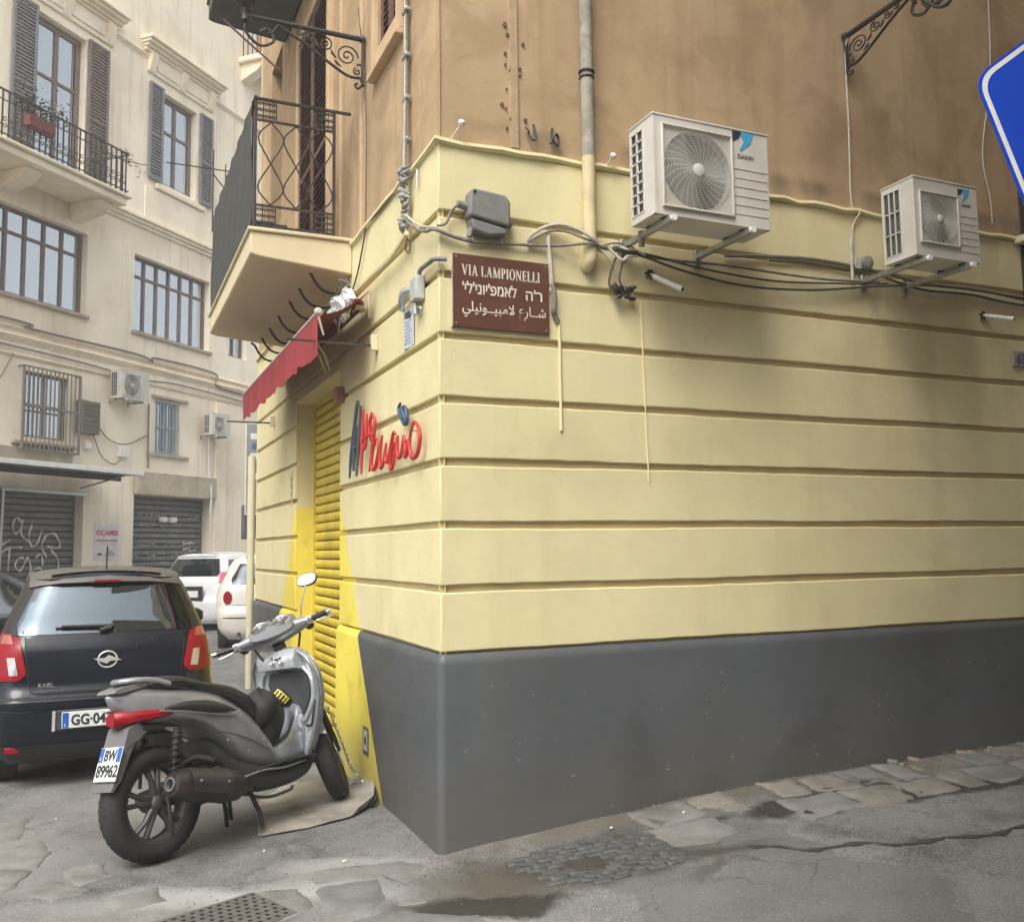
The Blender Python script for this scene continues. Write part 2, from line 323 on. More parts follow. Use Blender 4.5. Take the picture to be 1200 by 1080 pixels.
# end wall and back mass
c = MB(); c.add([(.0,YL,-.3),(XR,YL,-.3),(XR,YL,10.5),(.0,YL,10.5)], [(0,1,2,3)]); c.build('end_wall', M_cream, bld)
c = MB(); c.box(-.25, XR, -.25, YL+.2, 10.5, 10.7); c.build('roof_slab', M_cream, bld)
c = MB(); c.box(.28, .3, .2, YL-.1, -.2, 10.4); c.box(.3, XR, .28, .3, -.2, 10.4); c.build('inner_wall', M_darkg, bld)
zt = [1.045, 1.405, 1.753, 2.102, 2.451, 2.809, 3.159, 3.512, 3.90]
GV = .040
def L_course(z0, z1, door, th=.03, out=0., m=M_yel, name='plaster_course', bev=.007, seg=2):
    rr = []
    # wavy hand-floated edges: subdivide the run and jitter top/bottom a little
    def run(poly_fn, n, closed_ends=True):
        b = MB(); rings = []
        for i in range(n+1):
            t = i/n; p, q = poly_fn(t); j0 = random.uniform(-.0035,.0035); j1 = random.uniform(-.0035,.0035)
            rings.append([(p[0],p[1],z0+j0),(q[0],q[1],z0+j0),(q[0],q[1],z1+j1),(p[0],p[1],z1+j1)])
        return rings
    segs = []
    pathA = [((XR,-out),(XR,th))] + [((x,-out),(x,th)) for x in [XR*k/90 for k in range(89,0,-1)]] + [((-out,-out),(th,th))]
    yend = D0 if door else YL
    n = 6 if door else 18
    pathA += [((-out,yend*k/n if k else 0),(th,max(th,yend*k/n))) for k in range(1,n+1)]
    segs.append(pathA)
    if door: segs.append([((-out,D1+(YL-D1)*k/6),(th,D1+(YL-D1)*k/6)) for k in range(7)])
    for P in segs:
        b = MB(); rings = []
        for p, q in P:
            j0 = random.uniform(-.0022,.0022)+.002*math.sin(p[0]*3+z0*9); j1 = random.uniform(-.0022,.0022)+.002*math.sin(p[0]*2.3+z1*5)
            rings.append([(p[0],p[1],z0+j0),(q[0],q[1],z0+j0),(q[0],q[1],z1+j1),(p[0],p[1],z1+j1)])
        b.loft(rings); rr.append(b.build(name, m, bld, bevel=bev, seg=seg))
    return rr
for a, b_ in zip(zt, zt[1:]):
    L_course(a if a > 1.1 else 1.05, b_-GV if b_ < 3.8 else 3.895, b_ < 3.0 or (a < 3.0 and b_ > 3.0))
# the course above the door lintel closes the top of the opening
c = MB(); c.box(0, .03, D0, D1, DZ, 3.119); c.build('lintel_course', M_yel, bld, bevel=.006)
# grey plinth, slightly proud, chamfered top
def plinth(path):
    b = MB(); rings = []
    for (px, py, nx, ny) in path:
        prof = [(.03, -.35),(-.030,-.35),(-.024,.98),(-.022,1.005),(0.0,1.035),(.03,1.035)]
        rings.append([(px+nx*-o_, py+ny*-o_, z) for o_, z in prof])
    b.loft(rings); return b.build('plinth', M_plinth, bld, smooth=True)
s2 = 1.0
plinth([(XR,0,0,-1)] + [(XR*k/14,0,0,-1) for k in range(13,0,-1)] + [(.02,0,0,-1),(.008,.002,-.35,-.9),(.002,.008,-.9,-.35),(0,.02,-1,0)] + [(0,D0*k/5,-1,0) for k in range(1,6)])
plinth([(0,D1+(YL-D1)*k/5,-1,0) for k in range(6)])
# door jamb returns
c = MB(); c.box(.0285,.217,D1-.003,D1+.02,-.3,DZ-.003); c.build('door_jamb', M_yel, bld); c = MB(); c.box(.0285,.217,D0-.02,D0+.003,-.3,DZ-.003); c.build('door_jamb', M_yel, bld)
c = MB(); c.box(.0285,.217,D0-.02,D1+.02,DZ-.0045,DZ+.03); c.build('door_lintel', M_yel, bld)
# chipped ledge between the two paints
rings = []
def ledge(P):
    b = MB(); rings = []
    for i, (px, py, nx, ny) in enumerate(P):
        o_ = .03 + random.uniform(-.010,.010); h = random.uniform(-.008,.008)
        rings.append([(px+nx*a*(o_/.03), py+ny*a*(o_/.03), z+h) for a, z in ((-.03,3.893),(.012,3.893),(.030,3.905),(.026,3.925),(-.03,3.94))])
    b.loft(rings); return b.build('ledge', M_yel, bld, smooth=True)
ledge([(XR*k/70,0,0,-1) for k in range(70,0,-1)] + [(0,0,-1,-1)] + [(0,YL*k/40,-1,0) for k in range(1,41)])
# ---- upper ochre wall
W1 = (-1.30,-.78,5.08,7.2)       # window (left wall, in local s = -Y)
W2 = (-4.12,-2.84,3.93,6.6)
c = MB(); facade(c, 0, XR, 3.93, 10.5, [(1.0,2.1,6.6,8.6),(5.0,6.0,3.96,6.3)], .15, out=-.012)
c.X = Matrix.Rotation(-math.pi/2, 4, 'Z'); facade(c, -YL, 0, 3.93, 10.5, [W1, W2, (-5.9,-5.2,5.2,7.2),(-3.95,-2.93,7.4,9.8)], .14, out=-.012)
c.build('upper_wall', M_org, bld)
# patched strips where an old downpipe and bracket were torn off
c = MB(); c.box(.455,.50,-.004,.02,3.95,10.3); c.build('repair_strip', mat('repair_mortar', (.43,.31,.19), .9, var=.15, scale=12, bump=.3), bld)
m_hole = mat('torn_plaster', (.13,.085,.05), .95, var=.3, scale=30, bump=.4)
b = MB()
for (x, z, r) in [(.425,4.70,.014),(.44,4.64,.012),(.47,4.72,.018),(.425,4.52,.01),(.425,4.45,.008),(.465,4.42,.014),(.47,4.37,.016),(.43,4.30,.008),(.425,4.18,.009),(.40,4.20,.012),(.47,4.12,.02),(.43,4.06,.008),(.52,4.44,.01),(.54,4.6,.01),(.49,4.62,.008),(.52,4.40,.008),(.55,4.13,.012)]:
    pts = [(x+math.cos(a*math.pi/4)*r*random.uniform(.7,1.2), -.0005, z+math.sin(a*math.pi/4)*r*random.uniform(.7,1.3)) for a in range(8)]
    b.add(pts, [tuple(range(8))]); b.add([(p[0],.011,p[2]) for p in pts], [tuple(range(8))])
    b.add([(p[0],.0095,p[2]) for p in pts], [tuple(range(8))])
stuff(b.build('anchor_hole', m_hole, bld))
b = MB(); b.tube(cr([(.56,-.01,4.05),(.58,-.03,4.0),(.60,-.03,4.02),(.59,-.02,4.10)]), .008, 6); b.tube(cr([(.545,-.01,4.08),(.56,-.025,4.05)]), .007, 6)
b.build('rusty_hook', M_iron, bld); b = MB(); b.tube(cr([(.72,-.01,4.10),(.71,-.03,4.03),(.74,-.035,3.99),(.755,-.02,4.04),(.73,-.03,4.06),(.70,-.02,4.0)]), .009, 6); b.build('rusty_hook', M_iron, bld)
# ---- window in the left wall (upper right)
def louvred(parent, nm, x0, x1, z0, z1, y, m, tilt=.012, pitch=.045, fr=.05, mid=True, th=.035):
    f = MB()
    f.box(x0,x0+fr,y-th,y,z0,z1); f.box(x1-fr,x1,y-th,y,z0,z1); f.box(x0+fr,x1-fr,y-th,y,z0,z0+fr*1.3); f.box(x0+fr,x1-fr,y-th,y,z1-fr,z1)
    if mid: zm = z0+(z1-z0)*.45; f.box(x0+fr,x1-fr,y-th,y,zm,zm+fr)
    o = f.build(nm, m, parent, bevel=.004); s = MB(); z = z0+fr*1.3+.01; tmpl = None
    while z < z1-fr-.02:
        if not (mid and zm-.02 < z < zm+fr): s.add([(x0+fr,y-th*.9,z),(x1-fr,y-th*.9,z),(x1-fr,y-th*.1,z+pitch*.75),(x0+fr,y-th*.1,z+pitch*.75),(x0+fr,y-th*.9,z+.008),(x1-fr,y-th*.9,z+.008),(x1-fr,y-th*.1,z+pitch*.75+.008),(x0+fr,y-th*.1,z+pitch*.75+.008)],[(0,3,2,1),(4,5,6,7),(0,1,5,4),(1,2,6,5),(2,3,7,6),(3,0,4,7)])
        z += pitch
    stuff(s.build('louvres', m, o)); return o
RL = Matrix.Rotation(-math.pi/2, 4, 'Z')
def at_left(o): o.rotation_euler = (0,0,-math.pi/2); return o
def left_part(mb, name, m, **k):
    mb.v = [tuple(RL @ Vector(p)) for p in mb.v]; return mb.build(name, m, bld, **k)
m_surr = mat('ochre_surround', (.56,.40,.24), .85, var=.1, scale=5, bump=.2, stain=(.3,.2,.1), stain_amt=.4)
c = MB()
for (a,b_,z0,z1) in ((W1[0]-.09,W1[0],W1[2]-.12,W1[3]),(W1[1],W1[1]+.09,W1[2]-.12,W1[3]),(W1[0],W1[1],W1[2]-.12,W1[2])): c.box(a,b_,-.02,.02,z0,z1)
left_part(c, 'window_surround', m_surr, bevel=.006)
c = MB(); c.box(W1[0]-.1,W1[1]+.1,-.05,.02,W1[2]-.17,W1[2]-.125); left_part(c, 'window_sill', M_wood if False else m_surr, bevel=.008)
def left_louvre(x0,x1,z0,z1,y,m,**k):
    o = louvred(bld, 'shutter', x0, x1, z0, z1, y, m, **k); o.rotation_euler = (0,0,-math.pi/2); return o
left_louvre(W1[0]+.02,(W1[0]+W1[1])/2-.005,W1[2]+.02,W1[3]-.03,.06,M_wood,pitch=.05)
left_louvre((W1[0]+W1[1])/2+.005,W1[1]-.02,W1[2]+.02,W1[3]-.03,.06,M_wood,pitch=.05)
# balcony french door: closed louvred leaves, one standing ajar
left_louvre(W2[0]+.03,-3.49,W2[2]+.02,W2[3]-.04,.025,M_wood,pitch=.055)
left_louvre(-3.47,W2[1]-.02,W2[2]+.02,W2[3]-.04,.025,M_wood,pitch=.055)
c = MB()
for (a,b_) in ((W2[0]-.10,W2[0]),(W2[1],W2[1]+.10)): c.box(a,b_,-.022,.02,3.95,6.7)
c.box(W2[0],W2[1],-.022,.02,6.6,6.7); left_part(c, 'door_surround', m_surr, bevel=.006)
c = MB()                                             # faint vertical paint lines of the surround
for s_ in (-2.72,-2.40,-1.75): c.box(s_,s_+.012,-.006,.02,3.95,10.3)
left_part(c, 'plaster_bead', m_surr)
# ---- balcony
M_dirtyc = mat('sooty_concrete', (.085,.088,.085), .9, var=.2, scale=5, bump=.2)
def balcony(z, y0, y1, outx, panel=True, mslab=None):
    M_cream = mslab or globals()['M_cream']
    sl = MB(); sl.prism([(0,z),(0,z-.25),(outx+.06,z-.185),(outx,z-.165),(outx,z)], (0,y0,0), (1,0,0), (0,0,1), (0,y1-y0,0))
    slab = sl.build('balcony_slab', M_cream, bld, bevel=.012)
    sl = MB(); sl.box(outx-.02,0.0,y0-.02,y1+.02,z+.001,z+.03); sl.build('balcony_edge', M_cream, slab, bevel=.008)
    zt_, zb = z+1.02, z+.06; ox = outx+.03
    def side(y, nm='side_railing'):
        r = MB(); r.box(ox,-.01,y-.012,y+.012,zt_-.008,zt_+.008)
        r.box(ox,-.13,y-.008,y+.008,zt_-.17,zt_-.155); r.box(ox,-.13,y-.008,y+.008,zb+.14,zb+.155); r.box(ox,-.13,y-.008,y+.008,zb-.02,zb)
        for x in (ox,-.14): r.box(x-.01,x+.01,y-.01,y+.01,zb-.04,zt_)
        o = r.build(nm, M_iron, slab)
        d = MB(); x0, x1 = ox+.02, -.15; zz0, zz1 = zb+.155, zt_-.17; n = 3; wd = (x1-x0)/n
        for k in range(n):                                # pointed lattice ovals
            a = x0+wd*k
            for q in (0,1):
                xa = a if q == 0 else a+wd; xm = a+wd/2
                d.tube(cr([(xm,y,zz0),(xa,y,zz0+(zz1-zz0)*.2),(xm,y,(zz0+zz1)/2),(a+wd if q==0 else a,y,zz1-(zz1-zz0)*.2),(xm,y,zz1)],4), .006, 5)
        d.build('lattice', M_iron, slab)
        for (z0,z1) in ((zt_-.155,zt_-.008),(zb,zb+.14)):  # little squares of pierced ornament near the wall
            for xs_ in ((-.28,-.14),(ox+.01,ox+.15)):
                e = MB()
                for i in range(4):
                    xx = xs_[0]+(xs_[1]-xs_[0])*i/3; e.box(xx-.004,xx+.004,y-.005,y+.005,z0,z1)
                for i in range(3):
                    zz = z0+(z1-z0)*(i+.5)/3; e.box(xs_[0],xs_[1],y-.005,y+.005,zz-.004,zz+.004)
                    for j in range(3):
                        cx = xs_[0]+(xs_[1]-xs_[0])*(j+.5)/3
                        e.tube([(cx+.016*math.cos(t*math.pi/3),y,zz+.016*math.sin(t*math.pi/3)) for t in range(7)], .0035, 4, caps=False)
                stuff(e.build('pierced_ornament', M_iron, slab))
    side(y0+.02); side(y1-.02)
    r = MB(); r.box(ox-.014,ox+.014,y0,y1,zt_-.01,zt_+.012); r.box(ox-.008,ox+.008,y0,y1,zb-.02,zb)
    r.build('handrail', M_iron, slab, bevel=.003)
    b0 = None
    for k in range(23):
        y = y0+.04+(y1-y0-.08)*k/22
        if b0 is None:
            b0 = MB().box(-.006,.006,-.006,.006,0,zt_-zb).build('railing_bar', M_iron, slab); b0.location = (ox,y,zb)
        else: shared(b0, slab, (ox,y,zb))
    if panel:                                             # dark sheet tied inside the front railing
        P = [[(ox-.022+.008*math.sin(j*1.7+i), y0+.03+(y1-y0-.06)*j/24, zb+.0+(zt_-zb-.02)*i/6) for j in range(25)] for i in range(7)]
        MB().sheet(P, .004, (-1,0,0)).build('privacy_sheet', M_darkg, slab, smooth=True)
    return slab
sl = balcony(3.93, 1.976, 4.72, -.755)
balcony(7.32, 2.3, 4.95, -.80, False, M_dirtyc)
# side balcony far along the right wall
sl = MB(); sl.box(4.66,6.6,-.62,0,3.87,3.93); slab = sl.build('balcony_slab', M_cream, bld, bevel=.012)
r = MB(); r.box(4.70,6.56,-.60,-.58,4.88,4.90); r.box(4.69,4.71,-.60,-.02,4.88,4.90)
for k in range(14): r.box(4.70+k*.14-.006,4.70+k*.14+.006,-.595,-.585,3.93,4.9)
for k in range(5): r.box(4.694,4.706,-.5+k*.11,-.49+k*.11,3.93,4.9)
r.build('side_railing', M_iron, slab)
r = MB(); P = [[(4.72,-.57+.55*j/6,3.96+.75*i/4) for j in range(7)] for i in range(5)]; r.sheet(P,.004,(1,0,0)); r.build('privacy_sheet', mat('maroon_sheet',(.07,.035,.035),.8,var=.3,scale=12), slab)
r = MB()
r.tube(cr([(4.75,-.02,3.84),(4.75,-.10,3.80),(4.75,-.2,3.70),(4.75,-.14,3.60),(4.75,-.05,3.62),(4.75,-.05,3.70),(4.75,-.1,3.72)]), .012, 6)
r.tube(cr([(4.75,-.02,3.45),(4.75,-.12,3.50),(4.75,-.25,3.62),(4.75,-.42,3.80),(4.75,-.55,3.84)]), .014, 6)
r.box(4.735,4.765,-.02,0.0,3.35,3.87); r.build('scroll_bracket', M_iron, slab)
# ---- yellow roller shutter
m_rs = mat('yellow_shutter_paint', (.70,.54,.07), .45, .0, var=.1, scale=4, bump=.1, stain=(.30,.20,.05), stain_amt=.4, stain_scale=2.5, streak=.25, streak_col=(.2,.13,.04))
rs = MB(); rs.box(.215,.225,D0,D1,-.05,DZ); rs = rs.build('roller_shutter', mat('shutter_joint',(.10,.075,.02),.8), bld)
prof = [(0,.0),(-.012,.006),(-.020,.022),(-.022,.045),(-.016,.066),(-.004,.074),(0,.076)]
sp_ = .085; s0 = None; z = .0
while z < DZ-.02:
    if s0 is None:
        b = MB(); b.loft([[(px,y,pz) for px,pz in prof]+[(.004,y,.076),(.004,y,0)] for y in (D0+.012,D1-.012)]); s0 = b.build('shutter_slat', m_rs, rs, smooth=True); s0.location = (.205,0,z)
    else: shared(s0, rs, (.205+random.uniform(-.0015,.0015),0,z))
    z += sp_
c = MB(); c.box(.17,.215,D0,D0+.03,-.05,DZ); c.box(.17,.215,D1-.03,D1,-.05,DZ); c.build('guide_rail', m_rs, rs, bevel=.003)
# small dark rust-red box by the shutter head (alarm box)
b = MB(); b.box(-.07,0,2.20,2.30,2.74,2.86); o = b.build('alarm_box', mat('rusty_red_box',(.30,.13,.08),.7,var=.3,scale=20), bld, bevel=.01)
o['label'] = 'small rust red box beside the top of the shutter'
# ================================================================ THE PALE BUILDING ACROSS THE SQUARE
FA = math.atan2(.711,.703); FO = (-1.003, 16.72, 0)
def fworld(s, out, z): return (FO[0]+.703*s+.711*out, FO[1]+.711*s-.703*out, z)
far = thing('apartment_building', 'pale cream apartment building across the square with shuttered windows and grey garage doors', 'building', FO, FA)
M_far = mat('far_cream_plaster', (.92,.83,.66), .9, var=.07, scale=.9, bump=.15, bscale=8, stain=(.58,.47,.32), stain_amt=.5, stain_scale=.5, streak=.35, streak_col=(.45,.36,.24))
M_ftrim = mat('far_trim_plaster', (.90,.80,.62), .9, var=.1, scale=3, bump=.15, stain=(.45,.37,.26), stain_amt=.5)
M_fwood = mat('weathered_brown_wood', (.20,.15,.135), .7, var=.2, scale=6)
M_bluewood = mat('weathered_grey_shutter', (.20,.20,.21), .7, var=.2, scale=6)
M_fpane = glass('far_pane', refl=.75, dark=(.16,.19,.21), clear=.1, rough=.04)
M_curt = mat('net_curtain', (.72,.74,.74), .9, var=.06, scale=6)
M_roller = mat('grey_roller_paint', (.135,.135,.13), .6, .2, var=.25, scale=5, stain=(.22,.22,.21), stain_amt=.6, stain_scale=2)
m_back = mat('dark_room', (.03,.03,.032), .9)
H = []
H_w1 = (-2.95,-1.72,9.15,12.15); H_w2 = (.50,1.66,9.95,12.1)
H_w3 = (-3.85,-1.54,6.42,8.10); H_w4 = (-.24,2.24,6.40,8.10)
H_gr = (-2.93,-1.90,3.80,5.05); H_w5 = (.50,1.20,3.81,4.97)
H_g1 = (-4.3,-1.46,-.2,2.81); H_g2 = (-.09,2.37,-.2,2.86); H_w6 = (2.95,3.7,6.45,7.6); H_w7=(4.3,5.1,.0,2.4)
EX = [(-8.2,-6.8,9.95,12.1),(-8.2,-6.8,6.4,8.1),(-8.0,-6.9,3.8,5.05)]
fm = MB(); facade(fm, -16, 7.5, -.5, 17.5, [H_w1,H_w2,H_w3,H_w4,H_gr,H_w5,H_g1,H_g2,H_w6]+EX, .28)
fm.box(-16,7.5,10,10.2,-.5,17.5); fm.box(-16.2,-16,0,10,-.5,17.5); fm.box(7.5,7.7,0,10,-.5,17.5); fm.box(-16,7.5,-.5,10.2,17.5,17.8)
fm.build('wall', M_far, far)
fm = MB(); fm.box(-15.9,7.4,.6,.62,-.4,17.4); fm.build('inner_wall', m_back, far)
def mould(z, h, o_, s0=-16, s1=7.5, steps=3):
    b = MB()
    for k in range(steps): b.box(s0,s1,-o_*(k+1)/steps,0,z+h*k/steps+(.002 if k else 0),z+h*(k+1)/steps)
    b.build('string_course', M_ftrim, far, bevel=.01)
mould(8.72,.22,.14); mould(5.55,.12,.07); mould(5.75,.07,.05); mould(12.62,.10,.06); mould(5.25,.06,.04)
fm = MB(); fm.box(2.50,2.9,-.05,0,-.2,5.2); fm.build('pilaster', M_ftrim, far, bevel=.01)
def f_window(h, cols, split, m_fr=M_fwood, curtain=True, depth=.20, fr=.07, nm='window'):
    x0,x1,z0,z1 = h; f = MB(); fy = depth
    f.box(x0,x0+fr,fy-.05,fy,z0,z1); f.box(x1-fr,x1,fy-.05,fy,z0,z1); f.box(x0+fr,x1-fr,fy-.05,fy,z0,z0+fr); f.box(x0+fr,x1-fr,fy-.05,fy,z1-fr,z1)
    zs = z0+(z1-z0)*split; wd = (x1-x0-2*fr)/cols
    for k in range(1,cols): f.box(x0+fr+wd*k-fr*.45,x0+fr+wd*k+fr*.45,fy-.055,fy,z0+fr,z1-fr)
    f.box(x0+fr,x1-fr,fy-.045,fy-.005,zs-.03,zs+.03); o = f.build(nm, m_fr, far, bevel=.006)
    p0 = None
    for k in range(cols):
        for (a,b_) in ((z0+fr,zs-.03),(zs+.03,z1-fr)):
            a0, a1 = x0+fr+wd*k+fr*.4, x0+fr+wd*(k+1)-fr*.4
            MB().box(a0,a1,fy-.018,fy-.014,a,b_).build('pane', M_fpane, o)
    if curtain:
        cu = MB(); n = int((x1-x0)*14)
        P = [[(x0+.08+(x1-x0-.16)*j/n, fy+.05+.02*math.sin(j*1.9)*(.5+.5*math.sin(j*.37)), z0+.08+(z1-z0-.16)*i/2) for j in range(n+1)] for i in range(3)]
        cu.grid(P); cu.build('curtain', M_curt, o, smooth=True)
    return o
f_window(H_w3, 5, .72); f_window(H_w4, 6, .74); f_window(H_w6, 2, .7)
for h in EX: f_window(h, 3, .7)
f_window((-2.93,-1.74,9.18,12.12), 2, .62, curtain=False, fr=.10); f_window((.52,1.64,9.97,12.08), 2, .62, curtain=True, fr=.09)
def f_shutter(x0,x1,z0,z1,m=M_bluewood,y=-.02):
    return louvred(far, 'shutter', x0,x1,z0,z1,y,m,pitch=.075,fr=.06,th=.05)
f_shutter(-3.52,-2.97,9.1,12.2,M_bluewood); f_shutter(-1.70,-1.15,9.1,12.2,M_fwood)
f_shutter(.06,.49,9.92,12.15); f_shutter(1.75,2.2,9.92,12.15)
def pediment(x0,x1,z):
    b = MB(); b.box(x0+.18,x1-.18,-.05,0,z,z+.45); b.build('frieze', M_ftrim, far, bevel=.01)
    b = MB()
    for k,(o_,h) in enumerate(((.10,.07),(.17,.06),(.26,.06),(.33,.07))): b.box(x0+.1-o_*.35,x1-.1+o_*.35,-o_,0,z+.45+.066*k,z+.45+.066*k+.062)
    b.build('cornice', M_ftrim, far, bevel=.012)
    for xx in (x0+.2,x1-.4,(x0+x1)/2-.1):
        b = MB(); b.prism([(0,0),(-.06,.02),(-.12,.2),(-.16,.44),(0,.44)], (xx,0,z), (0,1,0), (0,0,1), (.2,0,0)); b.build('console_bracket', M_ftrim, far, bevel=.015)
    b = MB(); b.box(x0+.45,x1-.45,-.075,-.052,z+.1,z+.34); b.build('frieze_panel', M_ftrim, far, bevel=.015)
pediment(-.2,2.4,12.35); pediment(-3.75,-.85,12.35)
b = MB(); b.box(.3,1.95,-.08,0,9.75,9.86); b.build('window_sill', M_ftrim, far, bevel=.01)
b = MB(); b.box(.0,2.25,-.03,0,8.98,9.72); b.build('apron_panel', M_ftrim, far, bevel=.01)
for (x0,x1,z) in ((-3.9,-1.5,6.34),(-.3,2.3,6.32),(.25,1.55,3.72),(-3.2,-1.75,3.65),(.35,1.5,5.02)):
    b = MB(); b.box(x0,x1,-.07,0,z,z+.07); b.build('window_sill', mat('worn_sill',(.42,.36,.29),.9,var=.2,scale=8,bump=.2), far, bevel=.01)
# balcony, top left
z = 8.58
b = MB(); b.box(-6.4,-1.49,-.95,0,z,z+.15); b.box(-6.48,-1.41,-1.02,0,z+.153,z+.22); slab = b.build('balcony_slab', M_ftrim, far, bevel=.02)
for xx in (-5.4,-3.75,-2.05):
    b = MB(); b.prism([(0,-.32),(-.62,-.20),(-.80,-.03),(-.80,0),(0,0)], (xx,0,z-.003), (0,1,0), (0,0,1), (.34,0,0)); b.build('balcony_corbel', M_ftrim, slab, bevel=.02)
r = MB(); r.box(-6.4,-1.49,-.98,-.95,z+1.05,z+1.08); r.box(-6.4,-1.49,-.975,-.955,z+.28,z+.30); r.box(-6.4,-1.49,-.975,-.955,z+.88,z+.895)
r.box(-1.505,-1.49,-.96,0,z+1.05,z+1.08); r.box(-1.505,-1.49,-.96,0,z+.28,z+.30); r.build('handrail', M_iron, slab)
b0 = MB().box(-.011,.011,-.011,.011,0,.84).build('railing_bar', M_iron, slab); b0.location = (-6.4,-.965,z+.22)
for k in range(1,38): shared(b0, slab, (-6.4+k*.1307,-.965,z+.22))
for k in range(1,7): shared(b0, slab, (-1.498,-.965+k*.15,z+.22))
e = MB()
for k in range(37):                                        # scroll band along the foot and belly of the railing
    xx = -6.35+k*.1307
    for q in (0,1):
        zz = z+.42+q*.12; e.tube([(xx+.05*math.cos(t*1.05+q)*(1-t/9), -.975, zz+.05*math.sin(t*1.05+q)*(1-t/9)) for t in range(7)], .009, 4)
stuff(e.build('scroll_ornament', M_iron, slab))
# protective grille over the left ground window
f_window(H_gr, 2, .5, mat('grey_metal_frame',(.22,.22,.21),.6), False, depth=.14, fr=.05)
m_bar = mat('rusty_grey_bar', (.22,.19,.165), .7, var=.2, scale=20)
g = MB(); x0,x1,z0,z1 = -3.08,-1.76,3.55,5.12
g.box(x0,x1,-.16,-.13,z1-.03,z1); g.box(x0,x1,-.16,-.13,z0,z0+.03); g.box(x0,x1,-.16,-.13,4.35,4.38); g.box(x0,x1,-.13,0,z0+.1,z0+.12)
for xx in (x0,x1): g.box(xx-.02,xx+.02,-.16,-.12,z0,z1); g.box(xx-.015,xx+.015,-.13,0,z1-.03,z1); g.box(xx-.015,xx+.015,-.13,0,z0,z0+.03)
gr = g.build('window_grille', m_bar, far)
b0 = MB().box(-.009,.009,-.009,.009,0,z1-z0-.06).build('grille_bar', m_bar, gr); b0.location = (x0+.1,-.145,z0+.03)
for k in range(2,13): shared(b0, gr, (x0+.1*k,-.145,z0+.03))
g = MB(); x0,x1,z0,z1 = .46,1.24,3.78,4.98
m_bb = mat('blue_grey_bar',(.30,.35,.38),.6)
g.box(x0,x1,-.05,-.03,z1-.03,z1); g.box(x0,x1,-.05,-.03,z0,z0+.03); g.box(x0,x1,-.05,-.03,(z0+z1)/2,(z0+z1)/2+.02); gr = g.build('window_grille', m_bb, far)
b0 = MB().box(-.009,.009,-.009,.009,0,z1-z0-.06).build('grille_bar', m_bb, gr); b0.location = (x0+.05,-.04,z0+.03)
for k in range(1,8): shared(b0, gr, (x0+.05+.097*k,-.04,z0+.03))
f_window(H_w5, 2, .5, mat('pale_blue_frame',(.42,.50,.55),.6), True, depth=.12, fr=.05)
# garage shutters
def roller(h, nm='garage_shutter'):
    x0,x1,z0,z1 = h; bk = MB().box(x0,x1,.235,.26,z0,z1).build(nm, mat('roller_gap',(.04,.04,.04),.8), far); s0 = None; z = z0
    while z < z1-.03:
        if s0 is None: s0 = MB().prism([(.235,0),(.205,.02),(.20,.07),(.215,.105),(.235,.11)], (x0+.01,0,0), (0,1,0), (0,0,1), (x1-x0-.02,0,0)).build('shutter_slat', M_roller, bk, bevel=.006); s0.location = (0,0,z)
        else: shared(s0, bk, (0,random.uniform(-.003,.003),z))
        z += .125
    return bk
roller(H_g1); g2 = roller(H_g2)
for xx in (.98,1.28): b = MB(); b.lathe([(0,-.02),(.09,-.01),(.12,.05),(.10,.10),(0,.12)], (xx,.16,2.30), (0,0,1), 14); b.build('cap_light', mat('white_plastic',(.75,.74,.70),.4), g2, smooth=True)
# graffiti: sprayed strokes on the left garage shutter and dense tags on the right one (flat paint)
m_gr = mat('white_spray', (.60,.57,.50), .8, var=.15, scale=20)
def spray(strokes, name, x0, z0, sx, sz, r, m, y=.188):
    b = MB()
    for st in strokes:
        P = cr([(x0+p[0]*sx, y, z0+p[1]*sz) for p in st], 5); n = len(P); Lp, Rp = [], []
        for i in range(n):
            d = (P[min(i+1,n-1)]-P[max(i-1,0)]).normalized(); q = Vector((-d.z,0,d.x))*r*(.75+.35*math.sin(i*.9)); Lp.append(P[i]+q); Rp.append(P[i]-q)
        b.sheet([Lp,Rp], .003, (0,-1,0))
    return b.build(name, m, far)
# strokes traced in a 0..1 square over the left door (x right, z up)
G = [[(.05,.40),(.06,.62),(.11,.72),(.15,.66),(.10,.48),(.06,.38),(.20,.47),(.27,.52)],
     [(.38,.74),(.33,.80),(.29,.70),(.32,.60),(.37,.66),(.40,.78),(.38,.60),(.46,.50)],
     [(.49,.72),(.46,.56),(.50,.44),(.56,.50),(.60,.66)],
     [(.66,.30),(.60,.44),(.65,.58),(.74,.60),(.80,.48),(.78,.42),(.66,.44)],
     [(.13,.18),(.17,.33),(.26,.42),(.40,.43)],[(.27,.42),(.26,.20),(.26,.06)],
     [(.42,.30),(.36,.29),(.33,.20),(.38,.14),(.43,.24),(.46,.30),(.49,.14),(.42,-.06),(.36,-.2)],
     [(.54,.30),(.60,.34),(.62,.20)],[(.70,.40),(.78,.28),(.80,.10)],
     [(.48,.0),(.52,.14),(.60,.16),(.62,.06)],[(.04,.38),(.05,.26)],[(.20,-.1),(.18,-.2)],[(.30,-.2),(.36,-.3),(.42,-.1)]]
o = spray(G, 'graffiti_tag', -3.55, 1.10, 2.15, 1.5, .022, m_gr)
rnd = random.Random(3); G2 = []
for row in range(8):
    x = .05
    while x < .95:
        if rnd.random() < .75:
            zb = .98-row*.12; G2.append([(x+rnd.uniform(0,.05)*k, zb-rnd.uniform(0,.06)) for k in range(rnd.randint(2,4))])
        x += rnd.uniform(.05,.10)
spray(G2, 'graffiti_tag', .0, .75, 2.25, 1.75, .010, mat('faded_spray',(.38,.38,.37),.8,var=.2,scale=15))
